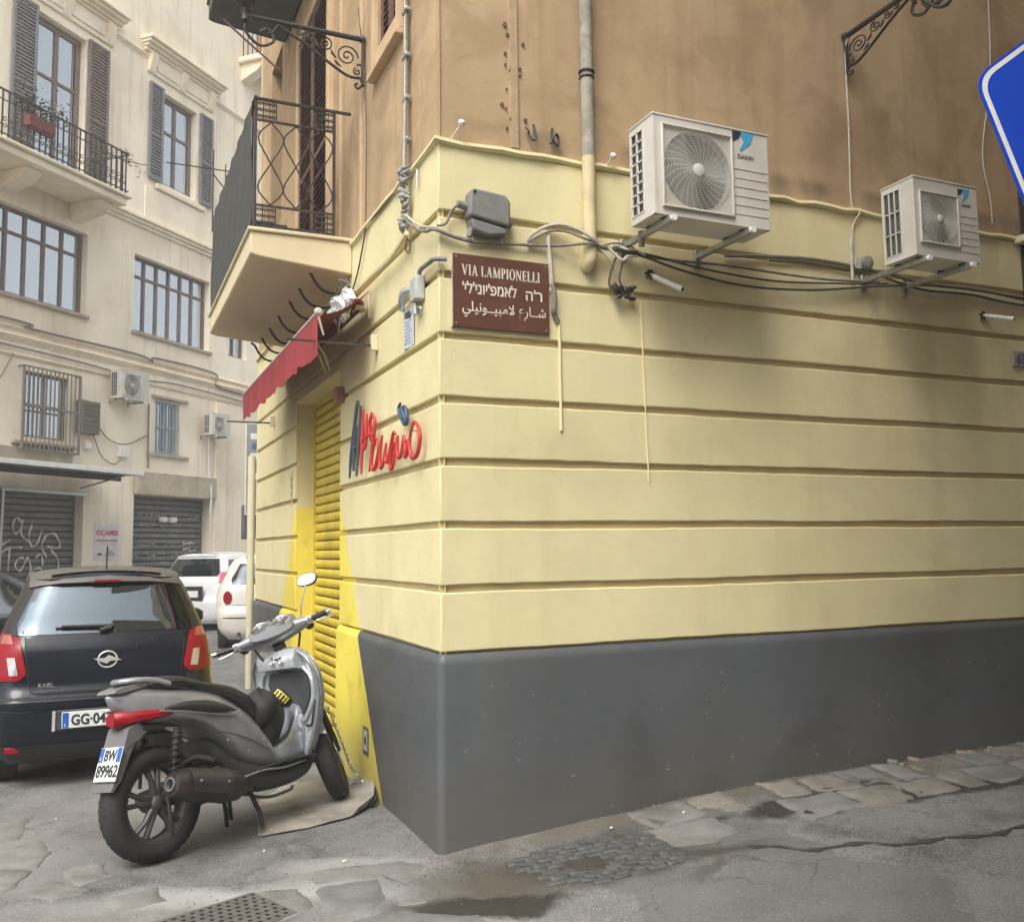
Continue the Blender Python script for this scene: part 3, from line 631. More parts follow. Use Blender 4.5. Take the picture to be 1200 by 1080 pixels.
spray([[(.0,.9),(.12,.8),(.3,.86),(.45,.8)],[(.0,.5),(.2,.55),(.3,.42),(.5,.5)],[(.05,.1),(.25,.16),(.5,.08)]], 'graffiti_tag', 1.68, 1.45, .9, .45, .02, m_gr)
# lintels, pent canopy
b = MB(); b.box(-.12,2.47,-.12,0,2.86,3.36); b.build('garage_lintel', mat('stained_stone',(.46,.40,.30),.9,var=.2,scale=4,bump=.3,stain=(.28,.25,.19),stain_amt=.7), far, bevel=.015)
b = MB(); b.box(-5.2,-1.8,-.05,0,3.36,3.60); b.build('garage_lintel', mat('stained_stone',(.5,.5,.5)), far, bevel=.015)
can = thing('canopy', 'thin flat metal canopy with a white edge over the left garage door', 'canopy', fworld(0,0,0), FA)
b = MB(); b.box(-6.2,-1.2,-1.25,-.05,3.14,3.19); b.build('canopy_roof', mat('corrugated_grey',(.24,.24,.23),.6,.4,var=.2,scale=8), can, bevel=.005)
b = MB(); b.box(-6.2,-1.19,-1.28,-1.252,3.13,3.22); b.build('canopy_edge', mat('white_edge',(.78,.78,.76),.5), can, bevel=.004)
b = MB(); b.box(-6.2,-1.3,-.8,-.75,3.03,3.138); b.build('canopy_beam', M_iron, can)
for xx in (-4.6,-1.6):
    b = MB(); b.bar((xx,-.06,2.9),(xx,-1.15,3.11),.03); b.build('canopy_strut', M_galv, can)
b = MB(); b.bar((-3.42,-.04,-.1),(-3.36,-.04,2.78),.05); b.bar((-3.40,-.04,2.80),(-1.38,-.04,2.78),.06); b.build('door_rail', M_galv, can)
# top right balcony further along
b = MB(); b.box(3.2,5.2,-.9,0,14.15,14.30); slab = b.build('balcony_slab', M_ftrim, far, bevel=.02)
for xx in (3.3,4.6): b = MB(); b.prism([(0,-.45),(-.5,-.25),(-.7,-.03),(-.7,0),(0,0)], (xx,0,14.147), (0,1,0), (0,0,1), (.3,0,0)); b.build('balcony_corbel', M_ftrim, slab, bevel=.02)
r = MB(); r.box(3.2,5.2,-.88,-.85,15.2,15.23); r.box(3.2,5.2,-.88,-.85,14.4,14.42)
for k in range(17): r.box(3.22+k*.12,3.24+k*.12,-.875,-.855,14.3,15.2)
for k in range(6): r.box(3.2,3.22,-.85+k*.14,-.83+k*.14,14.3,15.2)
r.box(3.2,3.22,-.85,0,15.2,15.23); r.build('side_railing', M_iron, slab)
b = MB(); b.sheet([[(3.6+.14*j,-.90-.02*math.sin(j*2),14.55+.45*i) for j in range(7)] for i in range(2)], .01, (0,-1,0)); b.build('red_cloth', mat('red_cloth',(.45,.10,.10),.9), slab)
b = MB(); b.box(4.0,5.0,-.02,0,14.3,16.6); b.build('balcony_door', mat('orange_wood',(.50,.26,.10),.7), far)
# clutter on the far wall: meter box, little boxes, cables, a planter
t = thing('meter_box', 'greenish louvred metal box between the barred window and the air conditioner on the far wall', 'meter box', fworld(-1.72,0,4.0), FA)
MB().box(0,.48,-.16,0,0,.66).build('body', mat('green_grey_metal',(.20,.21,.16),.7,var=.25,scale=8,stain=(.12,.10,.07),stain_amt=.6,stain_scale=4), t, bevel=.012)
for k in range(6): MB().box(.03,.45,-.172,-.16,.05+.10*k,.12+.10*k).build('slat', mat('green_grey_dark',(.12,.125,.10),.7), t, bevel=.003)
for s_, z_, w_ in ((-1.52,3.70,.16),(-.60,3.62,.26)):
    t = thing('switch_box', ('small white box under the green meter box on the far wall' if w_ < .2 else 'white box hanging under the far air conditioner'), 'switch box', fworld(s_,0,z_), FA); MB().box(0,w_,-.09,0,0,w_*.9).build('body', mat('white_plastic',(0,0,0)), t, bevel=.01)
def fwire(name, pts, r, m, label): return tag(MB().tube(cr([fworld(*p) for p in pts],6), r, 6).build(name, m, None, smooth=True), label, 'cable', 'cables on the far wall')
m_fw = mat('far_cable', (.22,.19,.16), .8)
fwire('cable', [(-6,.05,5.90),(-3,.05,5.93),(-2.9,.06,5.84),(-.2,.05,5.88),(.3,.06,5.80),(.45,.05,5.90),(2.4,.05,5.90),(2.5,.06,5.60),(4,.05,5.55)], .022, m_fw, 'grey service pipe running along the upper moulding of the far wall')
fwire('cable', [(-6,.04,5.46),(-2,.05,5.43),(.0,.05,5.36),(1.2,.06,5.42),(3.9,.05,5.36)], .018, m_fw, 'sagging cable under the moulding of the far wall')
fwire('cable', [(.25,.04,4.85),(.25,.04,4.2),(.27,.04,3.45)], .018, m_fw, 'vertical pipe dropping from the far air conditioner')
fwire('cable', [(-1.25,.05,4.25),(-.9,.07,3.95),(-.4,.06,3.9),(.2,.05,4.15)], .014, m_fw, 'looping black cable beside the far air conditioner')
fwire('cable', [(-1.3,.05,4.0),(-1.1,.07,3.6),(-.75,.05,3.45),(-.55,.05,3.55)], .012, m_fw, 'loose cable hanging from the green meter box')
fwire('cable', [(-4.2,.05,4.1),(-3.6,.06,4.7),(-3.25,.05,5.3)], .014, m_fw, 'slanting cable left of the barred window on the far wall')
fwire('cable', [(2.25,.04,4.3),(2.27,.04,3.6),(2.25,.14,3.0),(2.2,.14,2.5)], .016, mat('white_edge',(.78,.78,.76),.5), 'thin white pipe over the right garage lintel')
t = thing('planter', 'red planter with a straggly green plant on the far balcony railing', 'plant pot', fworld(-4.05,.98,9.18), FA)
MB().box(.05,.62,-.12,.08,0,.20).build('pot', mat('faded_red_pot',(.20,.06,.06),.9,var=.3,scale=9), t, bevel=.02)
lf = MB(); rl = random.Random(21)
for k in range(320):
    x, y, z = rl.uniform(-.05,.8), rl.uniform(-.25,.15), .24+abs(rl.gauss(0,.20)); a = rl.uniform(0,6.28); s_ = rl.uniform(.025,.06); d = Vector((math.cos(a)*s_, math.sin(a)*s_, rl.uniform(-.03,.04)))
    q = Vector((-d.y, d.x, .01))*.35; p_ = Vector((x,y,z)); lf.add([p_-d, p_+q, p_+d, p_-q], [(0,1,2,3)])
stuff(lf.build('leaves', mat('dull_leaf',(.075,.10,.045),.7,var=.3,scale=20), t)); MB().tube([(.1,-.05,.2),(.5,-.15,.42),(1.0,-.25,.62)], [.012,.010,.005], 6).build('stem', mat('twig',(.25,.19,.13),.9), t)
t = thing('climbing_plant', 'bare straggly plant poking out of the right end of the far balcony railing', 'plant', fworld(-1.55,.95,9.35), FA)
lf = MB()
for k in range(150):
    u = rl.random(); x, y, z = -.7+1.2*u, rl.uniform(-.12,.12), .02+.22*math.sin(u*3)+rl.gauss(0,.07); a = rl.uniform(0,6.28); s_ = rl.uniform(.02,.05); d = Vector((math.cos(a)*s_, math.sin(a)*s_, rl.uniform(-.02,.03))); q = Vector((-d.y, d.x, .01))*.3; p_ = Vector((x,y,z)); lf.add([p_-d, p_+q, p_+d, p_-q], [(0,1,2,3)])
stuff(lf.build('leaves', mat('dull_leaf',(0,0,0)), t)); MB().tube(cr([(-.6,0,.0),(-.1,0,.15),(.35,-.05,.20),(.62,-.08,.30)],4), .010, 6).build('stem', mat('twig',(0,0,0)), t, smooth=True)
# poster between the two garages
po = thing('wall_poster', 'white printed poster with a red heading between the two garage doors', 'poster', fworld(-.82,.0,0), FA)
MB().box(-.33,.33,-.012,0,1.47,2.20).build('panel', mat('poster_white',(.72,.68,.68),.6), po, bevel=.004)
text_mesh('heading', 'RICAMBI', .155, mat('poster_red',(.50,.10,.13),.7), po, (0,-.0135,1.98), (math.pi/2,0,0), align='CENTER', bold=.004)
MB().box(-.28,.28,-.015,-.013,1.86,1.89).build('line', mat('poster_red',(0,0,0)), po)
MB().box(-.18,.22,-.015,-.013,1.80,1.815).build('line', mat('poster_grey',(.45,.42,.43),.7), po)
MB().prism([(-.26,1.58),(-.24,1.62),(-.16,1.63),(-.13,1.60),(-.13,1.57),(-.26,1.57)], (0,-.013,0), (1,0,0), (0,0,1), (0,-.002,0)).build('picture', mat('poster_dark',(.12,.13,.14),.7), po)
MB().prism([(-.06,1.56),(-.03,1.62),(.02,1.68),(.13,1.69),(.22,1.60),(.22,1.56)], (0,-.013,0), (1,0,0), (0,0,1), (0,-.002,0)).build('picture', mat('poster_grey',(.45,.42,.43),.7), po)
# ================================================================ GROUND
def road_mat():
    m = bpy.data.materials.new('worn_asphalt'); m.use_nodes = True; t = m.node_tree; N = t.nodes; L = t.links; b = N['Principled BSDF']
    geo = N.new('ShaderNodeNewGeometry'); pos = geo.outputs['Position']
    sp = N.new('ShaderNodeSeparateXYZ'); L.new(pos, sp.inputs[0])
    def noise(s, det=6, vec=None, rg=.6):
        n = N.new('ShaderNodeTexNoise'); n.inputs['Scale'].default_value = s; n.inputs['Detail'].default_value = det; n.inputs['Roughness'].default_value = rg; L.new(vec or pos, n.inputs['Vector']); return n
    def ramp(f, a, c, lo=0., hi=1.):
        r = N.new('ShaderNodeMapRange'); r.inputs[1].default_value = a; r.inputs[2].default_value = c; r.inputs[3].default_value = lo; r.inputs[4].default_value = hi; L.new(f, r.inputs[0]); return r.outputs[0]
    def mix(f, A, B):
        x = N.new('ShaderNodeMix'); x.data_type = 'RGBA'
        if isinstance(f, float): x.inputs[0].default_value = f
        else: L.new(f, x.inputs[0])
        for i, v in ((6, A), (7, B)):
            if isinstance(v, tuple): x.inputs[i].default_value = (*v, 1)
            else: L.new(v, x.inputs[i])
        return x.outputs[2]
    def M(op, a, c=None):
        n = N.new('ShaderNodeMath'); n.operation = op; n.use_clamp = False
        for i, v in enumerate((a, c)):
            if v is None: continue
            if isinstance(v, (int, float)): n.inputs[i].default_value = v
            else: L.new(v, n.inputs[i])
        return n.outputs[0]
    col = mix(ramp(noise(.55).outputs[0], .35, .65), (.105,.103,.098), (.175,.172,.165))
    col = mix(ramp(noise(3.2, 8).outputs[0], .42, .68), col, (.215,.212,.203))
    col = mix(ramp(noise(1.4, 8).outputs[0], .54, .66), col, (.075,.072,.067))
    v = N.new('ShaderNodeTexVoronoi'); v.inputs['Scale'].default_value = 170; L.new(pos, v.inputs['Vector'])
    sepc = N.new('ShaderNodeSeparateColor'); L.new(v.outputs['Color'], sepc.inputs[0])
    col = mix(ramp(sepc.outputs[0], .80, .95, 0, .55), col, (.42,.41,.38)); col = mix(ramp(sepc.outputs[1], .80, .97, 0, .6), col, (.05,.05,.048))
    vmm = N.new('ShaderNodeVectorMath'); vmm.operation = 'MULTIPLY_ADD'; L.new(noise(1.6, 6).outputs['Color'], vmm.inputs[0]); vmm.inputs[1].default_value = (.7,.7,0); L.new(pos, vmm.inputs[2])
    vp = N.new('ShaderNodeTexVoronoi'); vp.inputs['Scale'].default_value = .8; L.new(vmm.outputs[0], vp.inputs['Vector']); spc = N.new('ShaderNodeSeparateColor'); L.new(vp.outputs['Color'], spc.inputs[0])
    col = mix(ramp(spc.outputs[0], .55, .60, 0, .35), col, (.215,.21,.20)); col = mix(ramp(spc.outputs[1], .62, .66, 0, .40), col, (.085,.083,.078))
    vc = N.new('ShaderNodeTexVoronoi'); vc.feature = 'DISTANCE_TO_EDGE'; vc.inputs['Scale'].default_value = 1.7; L.new(vmm.outputs[0], vc.inputs['Vector'])
    crk = M('MULTIPLY', ramp(vc.outputs['Distance'], .012, .004), ramp(noise(1.1, 3).outputs[0], .46, .54)); col = mix(M('MULTIPLY', crk, .5), col, (.045,.042,.038))
    # pale residue spots
    col = mix(ramp(noise(26, 4).outputs[0], .68, .74, 0, .5), col, (.46,.45,.42))
    # distorted coordinates for the stains
    nd = noise(2.6, 6); vm = N.new('ShaderNodeVectorMath'); vm.operation = 'MULTIPLY_ADD'; L.new(nd.outputs['Color'], vm.inputs[0]); vm.inputs[1].default_value = (.42,.42,0); L.new(pos, vm.inputs[2])
    def blob(cx, cy, rx, ry, ang, c, amt, soft=.25):
        nonlocal col
        mp = N.new('ShaderNodeMapping'); mp.vector_type = 'TEXTURE'; mp.inputs['Location'].default_value = (cx+.21, cy+.21, 0); mp.inputs['Rotation'].default_value = (0,0,ang); mp.inputs['Scale'].default_value = (rx, ry, 1e4)
        L.new(vm.outputs[0], mp.inputs['Vector']); ln = N.new('ShaderNodeVectorMath'); ln.operation = 'LENGTH'; L.new(mp.outputs[0], ln.inputs[0])
        col = mix(ramp(ln.outputs['Value'], 1+soft, 1-soft, 0, amt), col, c)
        return ln.outputs['Value']
    pale = (.33,.325,.305)
    blob(-.42, .0, .42, .17, -.45, pale, .75, .35); blob(-.9, -.22, .50, .15, -.35, (.40,.40,.385), .8, .5); blob(-1.35,-.05,.45,.12,-.35,(.38,.38,.37),.6,.5); blob(-.35,-.85,.4,.18,-.3,pale,.5,.3)
    blob(-1.6, -.1, .5, .2, -.3, pale, .35, .5); blob(-2.1, .9, .3, .45, .2, pale, .3, .5)
    # brown mud washed along the foot of the right wall, wet gutter
    blob(.15, -.55, .40, .26, -.3, (.088,.072,.052), .9, .45); blob(1.0, -.12, .9, .10, -.02, (.15,.13,.10), .7, .5); blob(2.6, -.18, 1.5, .16, -.02, (.125,.11,.085), .8, .5)
    blob(.64,-.60,.46,.28,-.1,(.05,.045,.036),.9,.25); w1 = blob(1.98, -.52, .36, .12, -.15, (.045,.040,.032), .95, .22); w2 = blob(3.05, -.62, .62, .12, -.05, (.045,.040,.032), .95, .22); w3 = blob(-.08, -.80, .40, .14, -.35, (.042,.038,.03), .95, .22)
    blob(.95,-.80,.45,.11,-.1,(.06,.052,.04),.85,.35); blob(2.5,-.36,.5,.06,-.05,(.05,.045,.036),.9,.3); blob(1.35,-.42,.22,.06,.1,(.05,.045,.036),.9,.3)
    # soft dull grey ellipse in line with the scooter
    blob(-1.0,1.2,.9,.5,.6,(.12,.115,.108),.45,.5)
    L.new(col, b.inputs['Base Color']); 
    wet = M('MINIMUM', M('MINIMUM', w1, w2), w3)
    b.inputs['Specular IOR Level'].default_value = .4
    L.new(ramp(wet, .8, 1.05, .16, .86), b.inputs['Roughness'])
    bp = N.new('ShaderNodeBump'); bp.inputs['Strength'].default_value = .55; bp.inputs['Distance'].default_value = .006
    h = M('ADD', M('MULTIPLY', v.outputs['Distance'], .8), noise(60, 5).outputs[0]); h = M('ADD', h, M('MULTIPLY', noise(7, 5).outputs[0], 2.5))
    L.new(h, bp.inputs['Height']); L.new(bp.outputs[0], b.inputs['Normal'])
    return m
M_road = road_mat()
xs = [-60,-40,-25,-15,-9,-6,-5] + [-4+.10*i for i in range(95)] + [6,8,11,15,25,40,60]
ys = [-60,-40,-25,-15,-9,-6,-4.5] + [-3.6+.10*i for i in range(75)] + [4.5,6,8,12,16,20,26,35,60]
def gz(x, y):
    z = ground_z(x)
    near = -4 < x < 5.5 and -3.6 < y < 4
    if near:
        z += .010*math.sin(x*2.1+y*1.3)*math.sin(y*2.7-x*.8) + .004*math.sin(x*9.1)*math.sin(y*8.3+1)
        if x > .5 and -1.1 < y < 0: z += -.014*math.exp(-((y+.62)/.16)**2) + .02*max(0, 1+y/.35)*min(1,(x-.5))
    return z
P = [[(x, y, gz(x, y)) for x in xs] for y in ys]
road = struct(MB().grid(P).build('road', M_road, smooth=True))
def slab(poly, m, th=.02, lift=.004, bev=.006, name='paving_stone', jag=.012):
    """irregular stone set in the road, its edge broken up"""
    pts = []; n = len(poly); rr = random.Random(hash(tuple(poly[0])) & 0xffff)
    for i in range(n):
        a, b_ = poly[i], poly[(i+1)%n]; k = max(2, int(math.hypot(b_[0]-a[0], b_[1]-a[1])/.05))
        for j in range(k):
            t = j/k; pts.append((a[0]+(b_[0]-a[0])*t+rr.uniform(-jag,jag), a[1]+(b_[1]-a[1])*t+rr.uniform(-jag,jag)))
    cx = sum(p[0] for p in pts)/len(pts); cy = sum(p[1] for p in pts)/len(pts); vs = []; fs = []; n = len(pts)
    tilt = rr.uniform(-.01,.01)
    for s_, dz in ((1.0,-th),(1.0,lift*.2),(.97,lift),(.6,lift+.002)): vs += [(cx+(p[0]-cx)*s_, cy+(p[1]-cy)*s_, gz(*p)+dz+tilt*(p[0]-cx)) for p in pts]
    for q in range(3):
        for i in range(n): fs.append((q*n+i, q*n+(i+1)%n, (q+1)*n+(i+1)%n, (q+1)*n+i))
    fs.append(tuple(range(3*n, 4*n)))
    return MB().add(vs, fs).build(name, m, road, smooth=True)
M_st1 = mat('pale_paving_stone', (.205,.20,.187), .8, var=.2, scale=6, bump=.6, bscale=45, stain=(.10,.095,.08), stain_amt=.9, stain_scale=2.6, speck=.4)
M_st2 = mat('grey_paving_stone', (.18,.18,.172), .75, var=.2, scale=7, bump=.6, bscale=45, stain=(.09,.085,.075), stain_amt=.9, stain_scale=2.6, speck=.4)
M_st3 = mat('sandy_kerb_stone', (.205,.19,.165), .85, var=.22, scale=6, bump=.6, bscale=40, stain=(.085,.075,.06), stain_amt=1.0, stain_scale=2.6, speck=.4)
for p in ([(-2.3,1.8),(-2.05,1.77),(-2.07,1.26),(-2.25,1.23)],[(-2.19,1.07),(-1.97,1.21),(-1.9,.93),(-1.96,.69),(-2.17,.88)],[(-2.17,.79),(-1.97,.67),(-2.04,.43),(-2.13,.38)],
          [(-2.02,.36),(-1.87,.51),(-1.70,.21),(-1.86,.11)],[(-1.84,.62),(-1.66,.66),(-1.60,.38),(-1.76,.30)],[(-1.62,.10),(-1.40,.14),(-1.38,-.08),(-1.60,-.12)]):
    slab(p, M_st1)
slab([(-.71,-.21),(-.42,-.22),(-.44,-.46),(-.53,-.62),(-.75,-.54)], M_st2)
for p in ([(-.68,.04),(-.23,-.01),(-.14,-.15),(-.31,-.41),(-.38,-.20),(-.7,-.16)],[(-.98,-.14),(-.79,-.17),(-.78,-.45),(-.91,-.55),(-.99,-.43)],[(-.74,-.72),(-.51,-.68),(-.14,-.88),(-.13,-1.04),(-.7,-1.0)],[(-.40,-.50),(-.31,-.47),(-.30,-.65),(-.43,-.64)]):
    slab(p, M_st1 if p[0][0] != -.74 else M_st2, lift=.003)
# kerb slabs along the foot of the right wall: a worn band of cracked flat stones
rk = random.Random(5)
for row, (ya, yb, x0) in enumerate(((-.09,-.36,1.05),(-.375,-.66,1.0))):
    x = x0
    while x < 5.4:
        wd = rk.uniform(.22,.52); 
        if rk.random() < (.86 if row == 0 else .62):
            ja = rk.uniform(-.03,.03); jb = rk.uniform(-.04,.04); k = rk.random()
            poly = [(x+rk.uniform(0,.03),ya+ja),(x+wd*.5,ya+rk.uniform(-.03,.02)),(x+wd-.014,ya+rk.uniform(-.03,.03)),(x+wd-.014+rk.uniform(-.05,.03),yb+jb),(x+wd*.5,yb+rk.uniform(-.04,.03)),(x+rk.uniform(-.02,.04),yb+rk.uniform(-.04,.04))]
            slab(poly, (M_st3, M_st1, M_st2)[0 if k < .45 else 1 if k < .8 else 2], lift=rk.uniform(.0015,.005), jag=.013)
        x += wd
# rubble of loose brick bits by the wall further up
M_brk = mat('broken_brick', (.26,.20,.15), .9, var=.25, scale=20, bump=.4)
for k in range(14):
    x = rk.uniform(3.0,4.8); y = rk.uniform(-.14,-.04); s_ = rk.uniform(.015,.04)
    o = MB().box(-s_,s_,-s_*.6,s_*.6,-.01,s_*.5).build('brick_fragment', M_st3 if k%3 else M_brk, road, bevel=.006); o.location = (x,y,gz(x,y)); o.rotation_euler = (rk.uniform(-.2,.2),rk.uniform(-.2,.2),rk.uniform(0,3))
# cobbled patch: small setts in rows with a plate in the middle
M_set = mat('dark_sett_stone', (.082,.083,.080), .6, var=.5, scale=25, bump=.4, speck=.4)
def inside(x, y, poly):
    r = False; n = len(poly)
    for i in range(n):
        (x0,y0),(x1,y1) = poly[i], poly[(i+1)%n]
        if (y0 > y) != (y1 > y) and x < (x1-x0)*(y-y0)/(y1-y0)+x0: r = not r
    return r
CP = [(.22,-.33),(.75,-.31),(1.04,-.41),(1.0,-.89),(.47,-.86),(.27,-.75)]
proto = []
for s_ in range(5):
    b = MB(); b.box(-.0455,.0455,-.0215,.0215,-.03,.0)
    b.v = [(v[0]+random.uniform(-.004,.004), v[1]+random.uniform(-.003,.003), v[2]+(random.uniform(-.003,.003) if v[2] > -.01 else 0)) for v in b.v]
    proto.append(b.build('sett', M_set, road, bevel=.009))
cnt = 0; used_p = set()
y = -.90
r_ = 0
while y < -.30:
    x = .15 + (.05 if r_ % 2 else 0)
    while x < 1.1:
        if inside(x, y, CP) and not (.42 < x < .66 and -.66 < y < -.50):
            q = cnt % 5; pr_ = proto[q]
            L_ = (x+random.uniform(-.004,.004), y+random.uniform(-.003,.003), gz(x,y)+.009+random.uniform(-.004,.003)); R_ = (random.uniform(-.05,.05),random.uniform(-.05,.05),random.uniform(-.06,.06)-.04)
            if q not in used_p: pr_.location = L_; pr_.rotation_euler = R_; used_p.add(q)
            else: shared(pr_, road, L_, R_)
            cnt += 1
        x += .099
    y += .051; r_ += 1
b = MB(); b.box(.43,.65,-.65,-.51,-.02,.0); o = b.build('inspection_plate', mat('rusty_plate', (.075,.068,.06), .65, .3, var=.3, scale=18, bump=.3), road, bevel=.006); o.location = (0,0,gz(.54,-.58)+.012)
# meandering dark tar seam
T = cr([(1.30,-.90,0),(1.42,-.98,0),(1.51,-1.1,0),(1.78,-1.16,0),(1.92,-1.27,0),(2.19,-1.30,0),(2.42,-1.37,0),(2.68,-1.34,0),(3.1,-1.40,0),(3.6,-1.36,0)], 8)
A, B2 = [], []
for i, p in enumerate(T):
    wdt = .018+.012*math.sin(i*.9)+.008*math.sin(i*2.3); A.append((p.x,p.y+wdt,gz(p.x,p.y)+.005)); B2.append((p.x,p.y-wdt,gz(p.x,p.y)+.005))
MB().grid([A,[((a[0]+b_[0])/2,(a[1]+b_[1])/2,a[2]+.006) for a,b_ in zip(A,B2)],B2]).build('tar_seam', mat('tar',(.045,.043,.04),.6,var=.3,scale=30,bump=.4), road, smooth=True)
# drain grate, perforated steel
gt = thing('drain_grate', 'perforated steel drain cover let into the road in front of the scooter rear wheel', 'drain cover', (-1.20,-.44,gz(-1.2,-.44)+.010), .40)
b = MB(); b.box(-.30,.30,-.19,.19,-.02,0); pl_ = b.build('plate', mat('worn_steel', (.23,.22,.20), .5, .6, var=.25, scale=20, bump=.2), gt, bevel=.004)
hp = None
for i in range(13):
    for j in range(8):
        x, y = -.26+i*.043+(.021 if j%2 else 0), -.155+j*.044
        if hp is None: hp = MB().lathe([(.011,.0012),(.009,.0016),(0,.0016)], (0,0,0), (0,0,1), 8).build('hole', mat('hole_black',(.01,.01,.01),.9), gt); hp.location = (x,y,0)
        else: shared(hp, gt, (x,y,0))
# small litter
lit = [(-.85,.46),(1.35,-.25),(-1.9,1.6),(.9,-.22),(-.5,.1)]
for k, (x, y) in enumerate(lit):
    s_ = random.uniform(.006,.013); b = MB(); b.add([(-s_,-s_*.6,0),(s_,-s_*.5,.004),(s_*.8,s_*.7,.001),(-s_*.9,s_*.5,.006),(-s_*.2,0,.010)], [(0,1,4),(1,2,4),(2,3,4),(3,0,4)])
    o = b.build('paper_scrap', mat('paper_white',(.72,.70,.66),.8), road); o.location = (x,y,gz(x,y)+.004); o.rotation_euler = (0,0,random.uniform(0,6))
# gravel crumbs gathered in the gutter and along the walls
b = MB(); rg = random.Random(9)
for k in range(4200):
    q = rg.random()
    if q < .70: x = rg.uniform(-.2,5.0); y = -abs(rg.gauss(0,.28))-.03
    elif q < .80: x = rg.uniform(-1.6,0); y = rg.gauss(-.3,.35)
    else: x = -abs(rg.gauss(0,.2))-.03; y = rg.uniform(0,6)
    s_ = rg.uniform(.003,.009); z = gz(x,y)+s_*.3
    b.add([(x+s_*rg.uniform(.6,1),y,z-s_),(x,y+s_,z-s_),(x-s_,y-s_*.4,z-s_),(x,y,z+s_*.7)], [(0,1,3),(1,2,3),(2,0,3)])
stuff(b.build('gravel', mat('gravel_crumb',(.19,.175,.15),.9,var=.4,scale=60), road))
# cardboard under the front wheel
card = [(-.83,1.42),(-.53,1.76),(-.13,1.76),(.0,1.60),(-.02,1.06),(-.16,.78),(-.62,.74),(-.76,.98)]
cb = thing('cardboard', 'flattened dirty cardboard under the scooter front wheel, one end curled up against the wall', 'cardboard', (-.42,1.25,gz(-.42,1.25)))
Pq = []
for i in range(19):
    u = i/18; row = []
    for j in range(15):
        v_ = j/14; a = Vector((-.86+.12*math.sin(v_*3.1)*-1,.72+1.02*v_,0)); 
        x = lerp([(0,-.84),(.25,-.80),(.5,-.78),(.8,-.70),(1,-.52)], v_); x1 = lerp([(0,-.20),(.15,-.06),(.4,.0),(.8,.0),(1,-.12)], v_)
        xx = x+(x1-x)*u; yy = .74+.16*u*(1-v_)+1.02*v_-.06*math.sin(u*3.14)*(1-v_)
        rim = max(0,(u-.80)/.20); zz = .006+.012*abs(math.sin(u*7+v_*4))*.5+.085*rim**2*(.35+.65*math.sin(min(1,v_*1.1)*3.14))+.03*max(0,(v_-.9)/.1)**2
        if rim > .55: xx -= .06*(rim-.55)
        row.append((xx+.42, yy-1.25, zz+gz(xx,yy)-gz(-.42,1.25)))
    Pq.append(row)
MB().sheet(Pq, .005, (0,0,1)).build('board', mat('dirty_cardboard',(.31,.285,.245),.85,var=.22,scale=5,bump=.35,stain=(.09,.08,.07),stain_amt=1.0,stain_scale=3.0,speck=.3), cb, smooth=True)
b = MB(); rim = [Pq[18][j] for j in range(2,13)]; b.sheet([[ (p[0]-.05,p[1]-.02,.01) for p in rim],[(p[0]+.0,p[1]-.03,p[2]*.8) for p in rim]], .004, (1,0,0)); b.build('folded_flap', mat('dark_plastic_flap',(.05,.05,.05),.6), cb, smooth=True)
# ================================================================ FIXTURES ON THE WALLS
def wire(name, pts, r, m, label=None, cat=None, group=None, k=6, parent=None, n=6):
    o = MB().tube(cr(pts, k), r, n).build(name, m, parent, smooth=True)
    if label: tag(o, label, cat, group)
    return o
M_cab = mat('dusty_cable', (.20,.18,.15), .75, var=.3, scale=20); M_cabd = mat('dark_cable', (.075,.062,.05), .7, var=.3, scale=20); M_cabl = mat('pale_cable', (.50,.46,.38), .7, var=.2, scale=20)
M_grp = mat('grey_plastic', (.19,.19,.18), .6, var=.15, scale=18, bump=.1, stain=(.30,.27,.2), stain_amt=.3, stain_scale=12)
